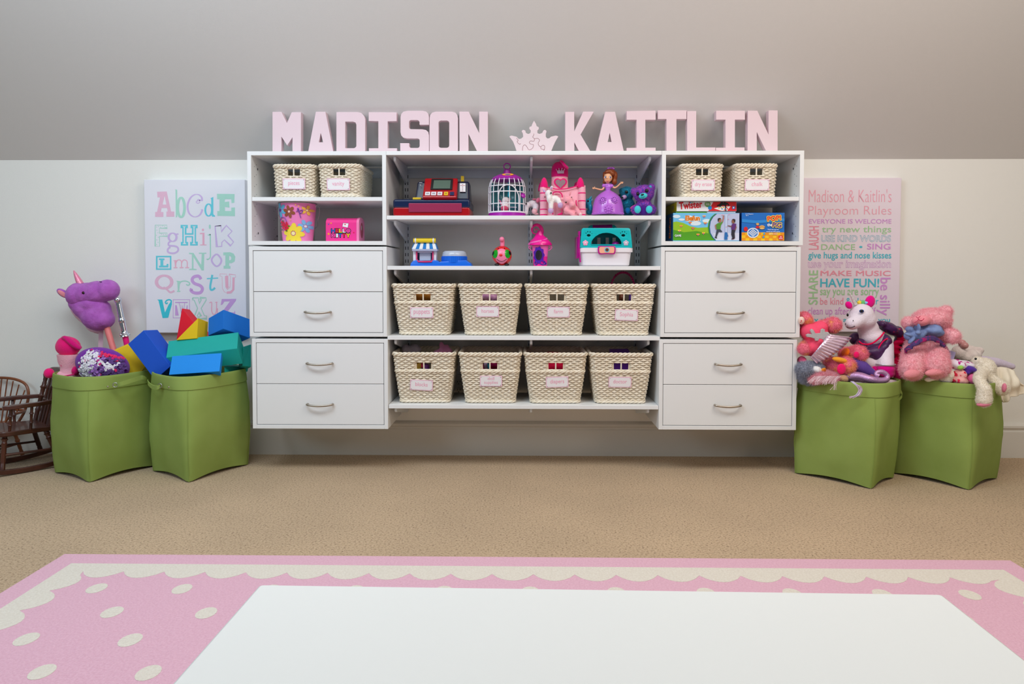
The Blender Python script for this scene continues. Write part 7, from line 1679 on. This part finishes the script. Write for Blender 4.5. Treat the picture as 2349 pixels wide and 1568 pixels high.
blob('body', [E(F, 960, 720, .0, 90, 110, .04, 0), E(F, 1040, 780, .0, 120, 80, .045, -15), E(F, 1130, 760, -.01, 90, 95, .04, 10), E(F, 1110, 670, .03, 100, 60, .04), E(F, 1240, 680, .0, 55, 50, .03), E(F, 1210, 740, .0, 50, 60, .03), E(F, 1150, 840, -.02, 50, 60, .03)], plush('unicorn_ivory', (226, 212, 208), (238, 226, 222), 40), t, vox=.0045, fuzz=.003, fscale=.01)
for x, y in ((1005, 580), (1040, 615)):
    mb = MB(); mb.ell(F(x, y, -.03 if x > 1010 else -.015), (50*k, .018, 48*k), mat('satin_rose', (206, 146, 146), .25), rotm(0, -30)); mb.obj('hoof', t, 180)
F = Fr(ZU, -.28, 1550, .40); k = F.k
o = blob('lilac_leg_toy', limb(F, (1300, 830, 0), (1480, 855, -.005), 75, 72)+limb(F, (1480, 855, -.005), (1700, 905, -.01), 72, 44), plush('plush_palelilac', (214, 200, 220)), None, F.o, .0045, .002); tag(o, 'long pale lilac plush leg stretched over the cream blanket', 'soft toy')
F = Fr(ZU, -.40, 1640, .30); k = F.k
mb = MB(); rws = []
top = [(1400, 930, .03), (1500, 915, .0), (1600, 920, -.01), (1700, 950, -.01), (1740, 1000, -.01)]
mid = [(1450, 1050, -.03), (1540, 1080, -.05), (1650, 1100, -.06), (1770, 1100, -.05), (1800, 1130, -.04)]
m2 = [(1500, 1200, -.05), (1580, 1230, -.055), (1680, 1230, -.06), (1800, 1210, -.05), (1880, 1180, -.04)]
bot = [(1560, 1390, -.04), (1620, 1395, -.06), (1690, 1330, -.055), (1800, 1310, -.05), (1900, 1260, -.04)]
for row in (top, mid, m2, bot): rws.append(catmull([F(*p) for p in row], 6))
full = []
n = len(rws[0])
for i in range(n): full.append(catmull([r[i] for r in rws], 6))
m_ = len(full[0]); pts_ = []
for i in range(n):
    for j in range(m_): p = full[i][j]; pts_.append(p+Vector((0, .012*noise.noise(p*30)+.006*math.sin(i*.9+j*.2), .004*noise.noise(p*22))))
mb.add(pts_, [(i*m_+j, i*m_+j+1, (i+1)*m_+j+1, (i+1)*m_+j) for i in range(n-1) for j in range(m_-1)], cloth('blanket_cream', (240, 230, 210)))
tag(mb.obj('baby_blanket', None, 180, loc=F.o, solid=.005), 'cream baby blanket spilling over the outer rim of the hamper', 'blanket')
F = Fr(ZU, -.475, 800, .40); k = F.k
t = thing('white_bunny', 'white plush rabbit with pink-lined ear at the rim under the denim bear', 'soft toy', F.o)
blob('head', [E(F, 800, 1020, 0, 82, 92, .035, -20), E(F, 780, 1080, .0, 92, 62, .03, 0)], M_crm, t, vox=.004, fuzz=.005, fscale=.008)
blob('ear', [E(F, 600, 1070, .0, 115, 34, .014, 12), E(F, 540, 1085, .0, 55, 34, .014, 0)], M_crm, t, vox=.003, fuzz=.003, fscale=.008)
mb = MB(); mb.ell(F(640, 1050, -.013), (75*k, .005, 16*k), plush('pad_rose', (228, 130, 156)), rotm(0, -14)); mb.obj('ear_lining', t, 180)
F = Fr(ZU, -.48, 1000, .40); k = F.k
t = thing('rag_doll', 'rag doll in colourful spotted and floral cloth at the rim', 'doll', F.o)
blob('spotted_hat', [E(F, 940, 880, .02, 130, 75, .05, -6), E(F, 1050, 880, .03, 110, 60, .05, -10)], cloth('spots_multi', (238, 228, 240), (190, 30, 130), 42, (.56, .60)), t, vox=.004)
blob('purple_cuff', [E(F, 1110, 940, -.01, 95, 48, .03, -15), E(F, 1060, 985, -.01, 45, 40, .025, 20)], plush('cuff_purple', (84, 46, 156)), t, vox=.004)
blob('green_patch', [E(F, 985, 920, -.03, 42, 30, .014, 20)], plush('patch_green', (160, 214, 90)), t, vox=.003)
blob('floral_dress', [E(F, 975, 1020, -.01, 82, 80, .035, -20), E(F, 1000, 1110, -.025, 92, 60, .025, -15), E(F, 890, 1090, .0, 60, 50, .03)], cloth('floral', (246, 180, 176), (226, 50, 80), 50, (.55, .60)), t, vox=.004, fuzz=.004, fscale=.02)
blob('dotted_sleeve', [E(F, 1140, 1075, -.01, 92, 90, .035, 0)], cloth('dotted_pink', (234, 110, 160), (250, 214, 228), 90, (.66, .70)), t, vox=.004)
F = Fr(ZU, -.40, 860, .45)
mb = MB(); mb.prism([F(800, 670, 0), F(920, 710, 0), F(890, 815, -.006), F(800, 790, -.006)], (0, .002, 0), mat('tag_lilac', (186, 176, 220), .5)); mb.prism([F(800, 730, -.002), F(866, 790, -.004), F(850, 818, -.005), F(800, 770, -.003)], (0, .0015, 0), M_paper)
tag(mb.obj('sewn_tag', None, None, loc=F.o), 'lilac sewn cloth tag beside the denim bear', 'cloth tag')
F = Fr(ZU, -.36, 500, .38)
o = blob('magenta_plush', [E(F, 110, 1000, .0, 60, 90, .03), E(F, 130, 940, .02, 50, 70, .03)], plush('plush_magenta', (214, 10, 120)), None, F.o, .004); tag(o, 'magenta plush showing between the two hampers beside the denim bear', 'soft toy')
